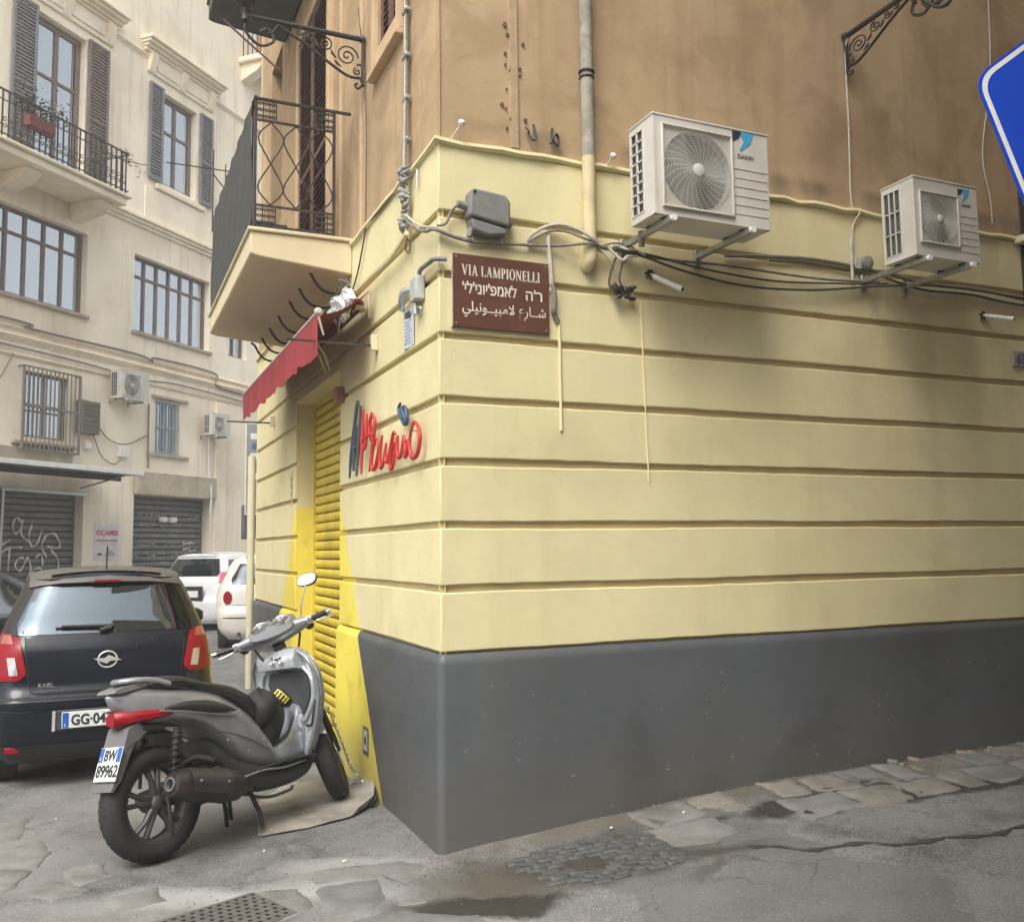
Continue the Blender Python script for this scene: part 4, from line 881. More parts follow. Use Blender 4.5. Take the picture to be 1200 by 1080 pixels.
# street name plate
sg = thing('street_name_sign', 'brown street name plate in three scripts on the wall beside the corner', 'sign', (.073,0,2.840))
M_signb = mat('brown_sign_enamel', (.115,.048,.030), .38, var=.12, scale=14, stain=(.16,.09,.06), stain_amt=.4, stain_scale=9)
M_let = mat('cream_lettering', (.68,.62,.52), .6)
b = MB(); b.X = Matrix.Rotation(math.radians(0), 4, 'Y'); b.box(0,.600,-.022,-.002,0,.422); b.build('panel', M_signb, sg, bevel=.003)
b = MB(); b.box(-.003,.001,-.024,-.001,0,.422); b.build('edge', mat('aluminium_edge',(.6,.58,.5),.4,.5), sg)
for (x, z) in ((.02,.02),(.58,.02),(.02,.402),(.58,.402)):
    b = MB(); b.lathe([(.007,0),(.006,.003),(0,.004)], (x,-.022,z), (0,-1,0), 10); b.build('screw', M_galv, sg)
def serif_text(s, x, z, h, wscale, y):
    """roman capitals with thick/thin strokes and serifs"""
    mb = MB(); TH, TN, SF = h*.17, h*.07, h*.045
    def poly(p): mb.prism([(x+a*h*wscale, z+b_*h) for a, b_ in p], (0,y,0), (1,0,0), (0,0,1), (0,-.0012,0))
    def st(a, b_, t): # stroke from a to b with horizontal thickness t (in h)
        poly([(a[0]-t/2,a[1]),(a[0]+t/2,a[1]),(b_[0]+t/2,b_[1]),(b_[0]-t/2,b_[1])])
    def sf(cx, y_, w_=.30): poly([(cx-w_/2,y_-.0 if y_ < .5 else y_-.045),(cx+w_/2,y_ if y_ < .5 else y_-.045),(cx+w_/2,y_+.045 if y_ < .5 else y_),(cx-w_/2,y_+.045 if y_ < .5 else y_)])
    def arc(cx, cy, rx, ry, t0, t1, th, n=16):
        pts = []
        for i in range(n+1):
            t = math.radians(t0+(t1-t0)*i/n); pts.append((cx+rx*math.cos(t), cy+ry*math.sin(t)))
        for i in range(n, -1, -1):
            t = math.radians(t0+(t1-t0)*i/n); tt = th*(.35+.65*abs(math.cos(t))); pts.append((cx+(rx-tt)*math.cos(t), cy+(ry-.07)*math.sin(t)))
        if t1-t0 >= 360:
            for i in range(n):
                poly([pts[i],pts[i+1],pts[2*n-i],pts[2*n+1-i]])
        else:
            for i in range(n): poly([pts[i],pts[i+1],pts[2*n-i],pts[2*n+1-i]])
    for ch in s:
        if ch == 'I': st((.17,0),(.17,1),.18); sf(.17,0,.34); sf(.17,1,.34); wd = .36
        elif ch == 'L': st((.17,0),(.17,1),.18); sf(.17,1,.34); poly([(.02,0),(.60,0),(.62,.26),(.57,.26),(.50,.06),(.02,.05)]); wd = .64
        elif ch == 'V': st((.12,1),(.40,0),.18); st((.66,1),(.40,0),.08); sf(.12,1,.34); sf(.66,1,.28); wd = .80
        elif ch == 'A': st((.12,0),(.38,1),.08); st((.64,0),(.38,1),.18); sf(.12,0,.26); sf(.64,0,.34); poly([(.20,.30),(.56,.30),(.56,.37),(.20,.37)]); wd = .80
        elif ch == 'M': st((.14,0),(.14,1),.08); st((.18,1),(.48,0),.18); st((.82,1),(.48,0),.08); st((.84,0),(.84,1),.18); sf(.14,0,.26); sf(.84,0,.34); sf(.10,1,.22); sf(.86,1,.28); wd = 1.02
        elif ch == 'N': st((.14,0),(.14,1),.08); st((.16,1),(.66,0),.18); st((.66,0),(.66,1),.08); sf(.14,0,.26); sf(.10,1,.24); sf(.66,1,.26); wd = .82
        elif ch == 'P': st((.17,0),(.17,1),.18); sf(.17,0,.36); sf(.14,1,.24); arc(.28,.73,.30,.27,-90,90,.18); wd = .62
        elif ch == 'O': arc(.40,.50,.38,.52,0,360,.18,22); wd = .80
        elif ch == 'E': st((.17,0),(.17,1),.18); poly([(.02,0),(.56,0),(.60,.24),(.55,.24),(.48,.06),(.02,.05)]); poly([(.02,.95),(.48,.94),(.52,.78),(.57,.78),(.55,1),(.02,1)]); poly([(.2,.48),(.40,.48),(.43,.38),(.46,.38),(.46,.66),(.43,.66),(.40,.54),(.2,.54)]); wd = .62
        elif ch == ' ': wd = .30
        x += wd*h*wscale + h*.035
    return mb, x
mb, xe = serif_text('VIA LAMPIONELLI', 0, 0, .062, .8, 0)
sc_ = (.545-.055)/xe; mb.v = [(.055+v[0]*sc_, v[1]-.0222, .300+v[2]) for v in mb.v]
mb.build('street_name', M_let, sg)
text_mesh('street_name', "'\u05d9\u05dc'\u05d9\u05e0\u05d5\u05d9'\u05e4\u05de\u05d0\u05dc", .088, M_let, sg, (.055,-.0228,.198), (math.pi/2,0,0), bold=.0015, sx=.80)
text_mesh('street_name', "\u05d4'\u05e8", .088, M_let, sg, (.445,-.0228,.190), (math.pi/2,0,0), bold=.0015, sx=.95)
text_mesh('street_name', "\uFEF2\uFEE0\uFEF4\uFEE7\uFEEE\u0640\u0640\uFEF4\uFE92\uFEE3\uFEFB", .080, M_let, sg, (.055,-.0228,.095), (math.pi/2,0,0), bold=.0006, sx=.90)
text_mesh('street_name', "\uFEC9\uFEAD\uFE8E\u0640\u0640\uFEB7", .080, M_let, sg, (.405,-.0228,.095), (math.pi/2,0,0), bold=0, sx=.88)
# drainpipe
dp = thing('drainpipe', 'old drainpipe, grey above and cream below, left of the big air conditioner', 'drainpipe', (.932,0,3.28))
b = MB(); b.tube(cr([(0,.02,0),(0,-.045,.01),(0,-.062,.06),(0,-.062,.2),(0,-.062,.66)],5), .040, 18); b.build('lower_pipe', mat('cream_pipe_paint',(.62,.53,.31),.7,var=.1,scale=10,bump=.15,stain=(.38,.30,.19),stain_amt=.5,stain_scale=8), dp, smooth=True)
b = MB(); b.cyl((0,-.062,.655),(0,-.062,6.9),.040,n=18); b.build('upper_pipe', mat('lichen_grey_pipe',(.30,.285,.23),.8,var=.25,scale=9,bump=.25,stain=(.20,.13,.08),stain_amt=.8,stain_scale=7), dp, smooth=True)
b = MB(); b.tube([(.043*math.cos(a*math.pi/8),-.062+.043*math.sin(a*math.pi/8),1.19) for a in range(17)],.008,6,caps=False); b.tube([(.043*math.cos(a*math.pi/8),-.062+.043*math.sin(a*math.pi/8),1.155) for a in range(17)],.006,6,caps=False); b.box(-.006,.006,-.02,.01,1.15,1.2); b.build('pipe_clamp', M_iron, dp, smooth=True)
# grey junction box on the right wall
jb = thing('junction_box', 'grey cast junction box with a split lid above the street name sign', 'junction box', (.285,0,3.44))
b = MB(); b.prism([(-.135,.025),(.11,-.015),(.115,.02),(.118,.13),(.09,.17),(-.10,.185),(-.13,.17)], (0,-.10,0), (1,0,0), (0,0,1), (0,.095,0)); b.build('lid', M_grp, jb, bevel=.014, seg=3)
b = MB(); b.prism([(-.125,.015),(.10,-.022),(.095,-.06),(-.02,-.075),(-.105,-.05)], (0,-.088,0), (1,0,0), (0,0,1), (0,.085,0)); b.build('body', M_grp, jb, bevel=.012, seg=3)
for p_, q_, r1_, r2_ in (((-.13,-.04,.09),(-.19,-.045,.10),.026,.022),((.11,-.04,.03),(.145,-.04,.02),.026,.022),((-.10,-.04,-.03),(-.12,-.04,-.085),.018,.015),((.08,-.04,-.04),(.09,-.04,-.10),.018,.015)): MB().cyl(p_, q_, r1_, r2_, 12).build('cable_gland', M_grp, jb, smooth=True)
b = MB(); b.lathe([(.010,0),(.009,.005),(0,.006)], (-.105,-.10,.165), (0,-1,0), 8); b.build('screw', M_iron, jb)
# cable runs along the right wall (each with its own sag)
CG = 'cables strung along the wall under the air conditioners'
wire('cable', [(-.06,.45,3.60),(-.055,.25,3.47),(-.05,.08,3.40),(-.035,-.035,3.375),(.10,-.03,3.345),(.224,-.03,3.335),(.437,-.03,3.350),(.712,-.035,3.373),(.90,-.115,3.385),(1.02,-.06,3.392),(1.24,-.03,3.395)], .010, M_cab, 'grey cable bundle wrapping the corner and passing in front of the drainpipe', 'cable')
wire('cable', [(-.06,.44,3.62),(-.06,.22,3.49),(-.05,.05,3.415),(-.03,-.03,3.39),(.08,-.03,3.36),(.19,-.04,3.345)], .007, M_cabl, 'pale twisted cable running round the corner below the grey junction box', 'cable')
wire('cable', [(.10,-.045,3.535),(.06,-.04,3.49),(.03,-.035,3.42),(-.02,-.03,3.40)], .008, M_cab, 'short cable looping from the left gland of the grey junction box', 'cable')
wire('cable', [(.54,-.02,3.382),(.56,-.03,3.42),(.64,-.03,3.475),(.72,-.05,3.50),(.79,-.08,3.487),(.86,-.115,3.45),(.92,-.12,3.41),(1.0,-.06,3.385)], .011, M_cabl, 'pale conduit arching up beside the drainpipe', 'conduit')
wire('cable', [(.54,-.03,3.375),(.60,-.035,3.415),(.68,-.04,3.455),(.76,-.06,3.46),(.84,-.11,3.42),(.93,-.12,3.395)], .007, M_cab, 'thin grey cable arching just below the pale conduit beside the drainpipe', 'cable')
wire('cable', [(.672,-.025,3.44),(.672,-.03,3.38),(.684,-.03,3.22),(.690,-.025,3.10)], .013, M_cabl, 'grey tube dropping beside the right edge of the street name sign', 'conduit')
wire('cable', [(.690,-.03,3.14),(.700,-.035,3.08),(.698,-.03,2.99),(.712,-.015,2.96),(.735,-.01,2.92)], .016, M_cab, 'thicker sleeve at the lower end of the grey tube by the sign', 'conduit')
wire('cable', [(.715,-.008,2.95),(.742,-.008,2.90),(.744,-.008,2.6),(.745,-.008,2.28)], .0085, mat('painted_wire',(.72,.625,.37),.8,var=.05), 'painted over cream wire hanging down the wall under the sign edge', 'wire')
for z in (2.80,2.62,2.45,2.34,2.28):
    pass
wire('cable', [(1.02,-.05,3.392),(1.24,-.035,3.385),(1.55,-.035,3.380),(1.94,-.035,3.392),(2.63,-.035,3.385),(3.0,-.04,3.40),(3.24,-.035,3.424)], .009, M_cab, 'upper grey cable running on from under the big air conditioner', 'cable', CG)
wire('cable', [(1.05,-.045,3.40),(1.30,-.05,3.375),(1.60,-.05,3.315),(2.06,-.05,3.268),(2.62,-.05,3.296),(3.2,-.05,3.38),(3.80,-.05,3.445),(4.69,-.05,3.441),(6,-.05,3.43)], .008, M_cabd, 'lowest dark sagging cable between the two air conditioners', 'cable', CG)
wire('cable', [(1.10,-.04,3.405),(1.35,-.06,3.385),(1.75,-.05,3.345),(2.3,-.05,3.325),(2.9,-.05,3.37),(3.3,-.045,3.41)], .007, M_cabd, 'middle dark sagging cable between the two air conditioners', 'cable', CG)
wire('cable', [(1.94,-.02,3.462),(2.64,-.02,3.522),(3.25,-.02,3.50)], .011, M_cab, 'straight pale brown cable on the wall just above the sagging ones', 'cable', CG)
wire('cable', [(2.3,-.02,3.47),(2.64,-.02,3.49),(3.1,-.02,3.475)], .006, M_cabd, 'thin straight cable under the pale brown one', 'cable', CG)
wire('cable', [(3.2,-.04,3.47),(3.63,-.04,3.405),(4.14,-.04,3.415),(4.68,-.04,3.387),(6,-.04,3.40)], .009, M_cabd, 'dark cable leaving the small air conditioner to the right', 'cable', CG)
wire('cable', [(3.25,-.03,3.50),(3.7,-.03,3.455),(4.2,-.03,3.465),(4.7,-.03,3.44)], .013, M_cab, 'thick brown cable behind the small air conditioner bracket', 'cable', CG)
# tangle with black taped joints
tg = thing('cable_tangle', 'knot of loose cables with black taped joints left of the big air conditioner', 'cables', (1.08,-.04,3.30))
def twire(pts, r, m): MB().tube(cr(pts,6), r, 6).build('cable', m, tg, smooth=True)
twire([(-.10,.0,.09),(-.02,-.02,.03),(.06,.0,-.09),(.05,-.01,-.16)], .008, M_cabl); twire([(.05,-.02,.07),(.01,-.02,.0),(-.01,0,-.10),(.0,0,-.16)], .007, M_cabd); twire([(.09,-.02,.05),(.06,-.03,-.02),(.05,-.02,-.10),(.09,-.01,-.15)], .006, M_cabd)
twire([(-.03,-.02,.10),(.05,-.05,.02),(.10,-.04,.05),(.17,-.03,.06)], .009, M_cabl); twire([(.02,-.01,.12),(.10,-.05,.09),(.17,-.03,.10),(.23,-.02,.08)], .008, M_cabl); twire([(-.12,-.01,.08),(.0,-.04,.12),(.12,-.03,.12),(.2,-.02,.09)], .006, M_cab)
twire([(.12,0,-.14),(.15,-.01,-.18),(.155,-.005,-.21)], .005, M_cabl)
rt_ = random.Random(2); m_tape = mat('black_tape', (.022,.02,.02), .5, var=.4, scale=40, bump=.3)
for k in range(13):
    c0 = Vector((rt_.uniform(-.04,.15), rt_.uniform(-.04,0), rt_.uniform(-.20,-.13))); d = Vector((rt_.uniform(-1,1),rt_.uniform(-.6,.3),rt_.uniform(-1,.4))).normalized()*.026
    MB().tube([c0-d,c0-d*.3,c0+d*.5,c0+d], [.008,.016,.014,.005], 8).build('taped_joint', m_tape, tg, smooth=True)
# white pipe stubs
def pstub(x, z, lab_, d=(.15,-.16,-.14)):
    t = thing('pipe_stub', lab_, 'pipe', (x,0,z)); b = MB(); b.cyl((0,.01,.0),d,.017,n=12); b.cyl((d[0]*.9,d[1]*.9,d[2]*.9),(d[0]*1.0,d[1]*1.0,d[2]*1.0),.019,n=12)
    b.build('pipe', mat('white_pvc',(.66,.64,.60),.5,var=.08,stain=(.4,.36,.3),stain_amt=.4,stain_scale=10), t, smooth=True); b = MB(); b.cyl((d[0]*.99,d[1]*.99,d[2]*.99),(d[0]*1.03,d[1]*1.03,d[2]*1.03),.011,n=10); b.build('bore', mat('hole_black',(.01,.01,.01)), t)
    b = MB()
    for k in range(6): a = k; b.tube([(0,-.0,0),(.02*math.cos(a),-.02,.02*math.sin(a)),(.035*math.cos(a),-.015,.03*math.sin(a)-.01)], .008, 6)
    b.build('torn_tape', m_tape, t, smooth=True)
pstub(1.375, 3.285, 'white pipe stub sticking out under the big air conditioner', (.135,-.16,-.125)); pstub(4.27, 3.285, 'white pipe stub sticking out right of the small air conditioner', (.12,-.17,-.06))
# little white-headed bolts
for x, z, l_ in ((.075,3.94,'white capped bolt on the ledge close to the building corner'),(1.06,3.905,'white capped bolt on the ledge between drainpipe and big air conditioner')):
    t = thing('wall_bolt', l_, 'bolt', (x,0,z)); b = MB(); b.cyl((0,.01,-.01),(.04,-.06,.055),.0045,n=8); b.build('rod', mat('white_pvc',(0,0,0)), t, smooth=True)
    b = MB(); b.lathe([(0,-.004),(.014,0),(.022,.012),(.019,.026),(.008,.032),(0,.033)], (.04,-.06,.055), (.25,-.5,.8), 10); b.build('cap', mat('white_cap',(.78,.76,.78),.6), t, smooth=True)
# ---- air conditioners
M_acw = mat('ac_white_enamel', (.63,.60,.54), .42, var=.05, scale=5, stain=(.42,.36,.28), stain_amt=.35, stain_scale=3)
M_fin = mat('condenser_fins', (.12,.125,.12), .6, .4, var=.2, scale=40)
def air_con(name, loc, rz, W, Hh, D, out, label, big=True, group=None, brand=True):
    """outdoor unit in the facade frame; origin at its lower left back corner on the wall"""
    t = thing(name, label, 'air conditioner', loc, rz, group); yb, yf = -out, -(out+D); fw = W*.70
    fx0, fx1 = W*.065, W*.065+W*.60; fz0, fz1 = Hh*.06, Hh*.94
    b = MB(); fcx, fcz, R = (fx0+fx1)/2, (fz0+fz1)/2, min(fx1-fx0, fz1-fz0)/2*.96
    # casing as shell: back, sides, top, base and front with round opening
    n = 32; ring = [(fcx+R*math.cos(2*math.pi*k/n), yf, fcz+R*math.sin(2*math.pi*k/n)) for k in range(n)]
    sq = []
    for k in range(n):
        a = 2*math.pi*k/n; c_, s_ = math.cos(a), math.sin(a); q = max(abs(c_), abs(s_)); sq.append((fcx+R*1.06*c_/q, yf, fcz+R*1.06*s_/q))
    b.add(ring+sq, [(k,(k+1)%n,n+(k+1)%n,n+k) for k in range(n)])
    x0_, x1_, z0_, z1_ = fcx-R*1.06, fcx+R*1.06, fcz-R*1.06, fcz+R*1.06
    for (a,b_,c_,d_) in ((0,x0_,0,Hh),(x1_,W,0,Hh),(x0_,x1_,0,z0_),(x0_,x1_,z1_,Hh)): b.add([(a,yf,c_),(b_,yf,c_),(b_,yf,d_),(a,yf,d_)], [(0,1,2,3)])
    deep = [(p[0],yf+.05,p[2]) for p in ring]; b.add(ring+deep, [(k,(k+1)%n,n+(k+1)%n,n+k) for k in range(n)])
    b.add([(W,yf,0),(W,yb,0),(W,yb,Hh),(W,yf,Hh)], [(0,1,2,3)]); b.add([(0,yf,0),(W,yf,0),(W,yb,0),(0,yb,0)], [(0,1,2,3)]); b.add([(0,yb,0),(W,yb,0),(W,yb,Hh),(0,yb,Hh)], [(0,1,2,3)])
    # left flank: frame round the coil
    lz0, lz1, ly0, ly1 = Hh*.08, Hh*.93, yb-.02, yf+D*.42
    for (a,b_,c_,d_) in ((yf,ly1,0,Hh),(ly0,yb,0,Hh),(ly1,ly0,0,lz0),(ly1,ly0,lz1,Hh)): b.add([(0,a,c_),(0,b_,c_),(0,b_,d_),(0,a,d_)], [(0,1,2,3)])
    cas = b.build('casing', M_acw, t)
    b = MB(); b.box(-.006,W+.006,yf-.006,yb+.006,Hh,Hh+.014); b.build('top_cover', M_acw, t, bevel=.006, seg=3)
    b = MB()
    for (xx, yy) in ((0,yf),(W,yf)): b.cyl((xx+(.012 if xx == 0 else -.012),yy+.012,0),(xx+(.012 if xx == 0 else -.012),yy+.012,Hh),.0135,n=10)
    b.build('corner_trim', M_acw, t, smooth=True)
    b = MB(); b.box(.012,.016,ly1,ly0,lz0,lz1); b.box(.03,W-.03,yf+.06,yf+.064,.03,Hh-.03); b.build('coil', M_fin, t)
    b = MB(); nb, nc = (8 if big else 3), 2
    for k in range(nb+1): zz = lz0+(lz1-lz0)*k/nb; b.box(-.004,.004,ly1,ly0,zz-.004,zz+.004)
    for k in range(nc+1 if big else 4): yy = ly1+(ly0-ly1)*k/(nc if big else 3); b.box(-.004,.004,yy-(.006 if big else .004),yy+(.006 if big else .004),lz0,lz1)
    b.build('side_grille', M_acw, t)
    # fan: hub and blades behind the guard
    b = MB(); b.lathe([(0,-.006),(R*.20,0),(R*.24,.05)], (fcx,yf+.015,fcz), (0,1,0), 20)
    for k in range(3):
        a0 = k*2*math.pi/3; Pb = [[(fcx+r_*R*math.cos(a0+.9*j/6-.25*r_), yf+.022+.022*j/6, fcz+r_*R*math.sin(a0+.9*j/6-.25*r_)) for j in range(7)] for r_ in (.2,.5,.75,.93)]; b.sheet(Pb, .003, (0,1,0))
    b.build('fan', mat('fan_plastic',(.24,.24,.235),.5), t, smooth=True)
    # guard: concentric rings, swept spokes, frame
    gd_ = MB(); y = yf-.012
    fr_ = R*1.055; g2 = MB()
    for (a,b_,c_,d_) in ((-fr_,fr_,-fr_,-fr_+.012),(-fr_,fr_,fr_-.012,fr_),(-fr_,-fr_+.012,-fr_+.012,fr_-.012),(fr_-.012,fr_,-fr_+.012,fr_-.012)): g2.box(fcx+a,fcx+b_,y-.006,yf-.0005,fcz+c_,fcz+d_)
    gf = g2.build('fan_guard', M_acw, t, bevel=.003)
    for k in range(5, 25 if big else 22):
        rr = R*k/(24. if big else 21.)*1.0
        pts = [(fcx+rr*math.cos(2*math.pi*i/32), y, fcz+rr*math.sin(2*math.pi*i/32)) for i in range(33)]; gd_.tube(pts, .0016, 4, caps=False)
    for k in range(28):
        a0 = 2*math.pi*k/28; gd_.tube([(fcx+R*r_*math.cos(a0+.55*r_), y+.003, fcz+R*r_*math.sin(a0+.55*r_)) for r_ in (.15,.35,.55,.75,.92,1.03)], .0019, 4)
    for cxs, czs in ((-1,-1),(1,-1),(-1,1),(1,1)):
        for q in range(1,6):
            rr = R*(1+q*.075); a0 = math.atan2(czs,cxs); w_ = math.acos(min(1,fr_/rr)); h_ = math.pi/4-w_
            if h_ > .04: gd_.tube([(fcx+rr*math.cos(a0-h_+2*h_*i/8), y, fcz+rr*math.sin(a0-h_+2*h_*i/8)) for i in range(9)], .0016, 4)
    stuff(gd_.build('guard_wires', M_acw, gf))
    b = MB(); b.lathe([(R*.17,0),(R*.165,.006),(R*.12,.010),(0,.011)], (fcx,y-.0,fcz), (0,-1,0), 22); b.build('guard_badge', M_acw, gf, smooth=True)
    # front panel joints on the right and logo
    b = MB()
    for k in range(6): zz = Hh*(.12+.095*k); b.box(x1_+.012,W-.012,yf-.0035,yf-.0005,zz,zz+.006)
    b.build('panel_rib', M_acw, t, bevel=.001)
    if brand:
        lx, lz, s_ = x1_+.02, Hh*.80, (W-x1_)*.52
        MB().prism([(0,.02),(.62,.62),(.9,.62),(.9,.95),(.02,.95)] if False else [(.35,.95),(1.15,.95),(.95,.45),(.45,.05),(.38,.12),(.62,.5)], (lx-s_*.1,yf-.001,lz-s_*.1), (s_,0,0), (0,0,s_), (0,-.0015,0)).build('logo', mat('logo_blue',(.05,.36,.62),.5), t)
        MB().prism([(.02,.42),(.02,.92),(.5,.92),(.36,.62)], (lx-s_*.1,yf-.001,lz-s_*.1), (s_,0,0), (0,0,s_), (0,-.0015,0)).build('logo', mat('logo_black',(.02,.03,.05),.5), t)
        text_mesh('brand_name', 'DAIKIN', s_*.26, mat('text_grey',(.12,.12,.13),.6), t, (lx+.02,yf-.002,lz-s_*.36), (math.pi/2,0,0), bold=.0005)
    for xx in (W*.12, W*.80):                              # wall brackets: L arm with cap
        b = MB(); b.box(xx-.018,xx+.018,-.028,0,-.10,.02); b.box(xx-.018,xx+.018,yf-.03,-.028,-.045,-.012); b.build('bracket', M_galv, t, bevel=.004)
        b = MB(); b.cyl((xx,yf-.022,-.028),(xx,yf-.05,-.028),.018,n=12); b.build('bracket_cap', mat('white_cap',(0,0,0)), t, smooth=True)
        b = MB(); b.cyl((xx,yf+.05,-.014),(xx,yf+.05,.001),.02,n=12); b.cyl((xx,yb-.05,-.014),(xx,yb-.05,.001),.02,n=12); b.build('rubber_foot', m_tape, t)
    return t
air_con('air_conditioner', (1.085,0,3.452), 0, .80, .572, .255, .285, 'large white outdoor air conditioner with fine square side grille, next to the drainpipe')
air_con('air_conditioner', (3.035,0,3.440), 0, .57, .51, .27, .285, 'smaller white outdoor air conditioner further right on the wall, near the blue sign', big=False)
air_con('air_conditioner', fworld(-.95,0,4.80), FA, .78, .58, .30, .12, 'pale air conditioner on the far building between the barred window and the blue grille', False, brand=False)
air_con('air_conditioner', fworld(1.92,0,4.35), FA, .62, .50, .27, .15, 'small air conditioner on the far building right of the blue barred window', False, brand=False)
b = MB()
o = wire('drain_hose', [(1.17,-.25,3.45),(1.175,-.25,3.41),(1.18,-.24,3.36)], .018, M_cab, 'short grey hose under the big air conditioner', 'hose')
b = MB(); b.tube(cr([(3.0,-.03,3.40),(3.0,-.03,3.6),(3.005,-.03,3.72)],4), [.012]*8+[.004], 8)
tag(b.build('grey_tube', M_cabl, smooth=True), 'pale tapered tube standing left of the small air conditioner', 'tube')
# street lamp brackets (ornate iron scrolls)
def spiral(c, r0, turns, y_or, a0=0, dirn=1, plane='xz'):
    return [(c[0]+r0*(1-t/ (turns*12+1.5))*math.cos(a0+dirn*t*math.pi/6), c[1]+r0*(1-t/(turns*12+1.5))*math.sin(a0+dirn*t*math.pi/6)) for t in range(int(turns*12)+1)]
def lamp_bracket(t, Lb, m, lamp=True, rot_z=False):
    """frame: -y outwards from the wall; origin at the arm's root"""
    b = MB(); b.tube([(0,0,0),(0,-Lb*.5,.0),(0,-Lb-(.5 if rot_z else 0),.0)], [.020,.018,.016], 12); b.lathe([(.03,0),(.03,.015),(.022,.03)], (0,0,0), (0,-1,0), 14); b.build('arm', m, t, smooth=True)
    ZK = .78 if rot_z else 1.0; _K = Matrix.Diagonal((1,1,ZK,1))
    b = MB(); b.X = _K; b.box(-.015,.015,-.022,-.001,-.36,-.02); b.build('wall_plate', m, t, bevel=.004)
    b = MB(); b.X = _K
    low = cr([(0,-.02,-.30),(0,-.12,-.30),(0,-.24,-.24),(0,-.42,-.13),(0,-.62,-.03)],6); b.tube(low, .011, 8)
    b.build('curved_rib', m, t, smooth=True)
    b = MB(); b.X = _K
    for (cy,cz,r_,tr,a,d) in ((-.13,-.15,.085,2.0,0,1),(-.29,-.09,.052,1.75,1.5,-1),(-.40,-.06,.038,1.5,3,1),(-.48,-.042,.026,1.3,0,-1),(-.055,-.255,.030,1.4,2,1)):
        b.tube([(0,p[0],p[1]) for p in spiral((cy,cz), r_, tr, 0, a, d)], .0065, 6)
    for (y0,z0,y1,z1) in ((-.21,-.18,-.25,-.12),(-.22,-.20,-.17,-.24),(-.33,-.13,-.36,-.07),(-.02,-.20,-.06,-.20)): b.tube([(0,y0,z0),(0,(y0+y1)/2-.01,(z0+z1)/2),(0,y1,z1)], [.006,.010,.003], 6)
    b.build('scrollwork', m, t, smooth=True)
    b = MB(); b.X = _K; b.tube(cr([(0,-.03,-.30),(0,-.02,-.35),(0,-.05,-.385),(0,-.07,-.36),(0,-.05,-.345)],5), .009, 6); b.build('finial', m, t, smooth=True)
    # far end scroll under the lantern
    if rot_z:
        for (cy,cz,r_,tr,a,d) in ((-Lb+.02,-.10,.11,2.2,1.2,-1),(-Lb-.18,-.05,.08,1.8,2.5,1),(-Lb+.17,-.05,.045,1.5,0,1)): b = MB(); b.tube([(0,p[0],p[1]) for p in spiral((cy,cz), r_, tr, 0, a, d)], .010, 6); b.build('end_scroll', m, t, smooth=True)
        b = MB(); b.tube(cr([(0,-.62,-.03),(0,-.70,-.12),(0,-.80,-.22),(0,-.88,-.24),(0,-.90,-.19),(0,-.86,-.18)],5), .012, 6); b.tube(cr([(0,-.80,-.20),(0,-.95,-.15),(0,-1.15,-.02)],5), .011, 6); b.build('end_scroll', m, t, smooth=True)
    b = MB(); b.tube(cr([(0,-Lb+.05,0),(0,-Lb+.0,-.10),(0,-Lb+.10,-.20),(0,-Lb+.20,-.15),(0,-Lb+.16,-.07),(0,-Lb+.10,-.10)],6), .011, 6); b.tube(cr([(0,-Lb*.72,-.01),(0,-Lb*.78,-.09),(0,-Lb+.16,-.10)],6), .009, 6)
    b.build('end_scroll', m, t, smooth=True)
    if lamp:
        c = (0,-Lb,0)
        b = MB(); b.lathe([(.012,-.06),(.03,-.04),(.02,0),(.035,.03),(.02,.05),(.05,.08),(.075,.10)], c, (0,0,1), 12); b.build('lamp_base', m, t, smooth=True)
        b = MB()
        for k in range(6):
            a = k*math.pi/3; b.bar((c[0]+.075*math.cos(a),c[1]+.075*math.sin(a),.10),(c[0]+.15*math.cos(a),c[1]+.15*math.sin(a),.45),.010)
        b.lathe([(.17,.45),(.16,.47),(.12,.54),(.05,.60),(.02,.68),(0,.70)], c, (0,0,1), 6); b.build('lantern_frame', m, t)
        b = MB(); b.lathe([(.07,.105),(.145,.445)], c, (0,0,1), 6); b.build('lantern_glass', glass('lamp_glass', refl=.3, dark=(.3,.3,.3), clear=.75), t)
lp = thing('street_lamp', 'wrought iron lantern on a scroll bracket on the left wall above the balcony', 'street lamp', (0,1.634,5.365), -math.pi/2)
lamp_bracket(lp, .86, M_iron)
lp2 = thing('street_lamp', 'wrought iron lamp bracket high on the ochre wall above the small air conditioner', 'street lamp', (3.06,0,5.19), 0)
lamp_bracket(lp2, .80, M_iron, lamp=False, rot_z=True)
wire('cable', [(3.062,-.03,5.17),(3.05,-.012,5.05),(3.049,-.012,4.52),(3.040,-.012,3.97),(3.088,-.035,3.90),(3.045,-.012,3.80),(3.045,-.012,3.56)], .0065, M_cabl, 'thin white wire dropping from the right lamp bracket to the round box', 'wire')
t = thing('round_box', 'small round grey junction box left of the small air conditioner', 'junction box', (3.13,0,3.545)); b = MB(); b.lathe([(.045,0),(.05,.03),(.045,.055),(.02,.065),(0,.066)], (0,0,0), (0,-1,0), 16); b.build('body', M_grp, t, smooth=True); b = MB(); b.box(-.10,-.045,-.035,0,-.05,.03); b.build('side_box', M_cabl, t, bevel=.006)
# thin wires near the right lamp and blue sign
wire('cable', [(4.55,-.01,6.0),(4.50,-.02,5.2),(4.35,-.03,4.55),(4.40,-.03,4.2),(4.42,-.02,4.0)], .005, M_cabl, 'loose pale wire hanging on the ochre wall left of the blue sign', 'wire')
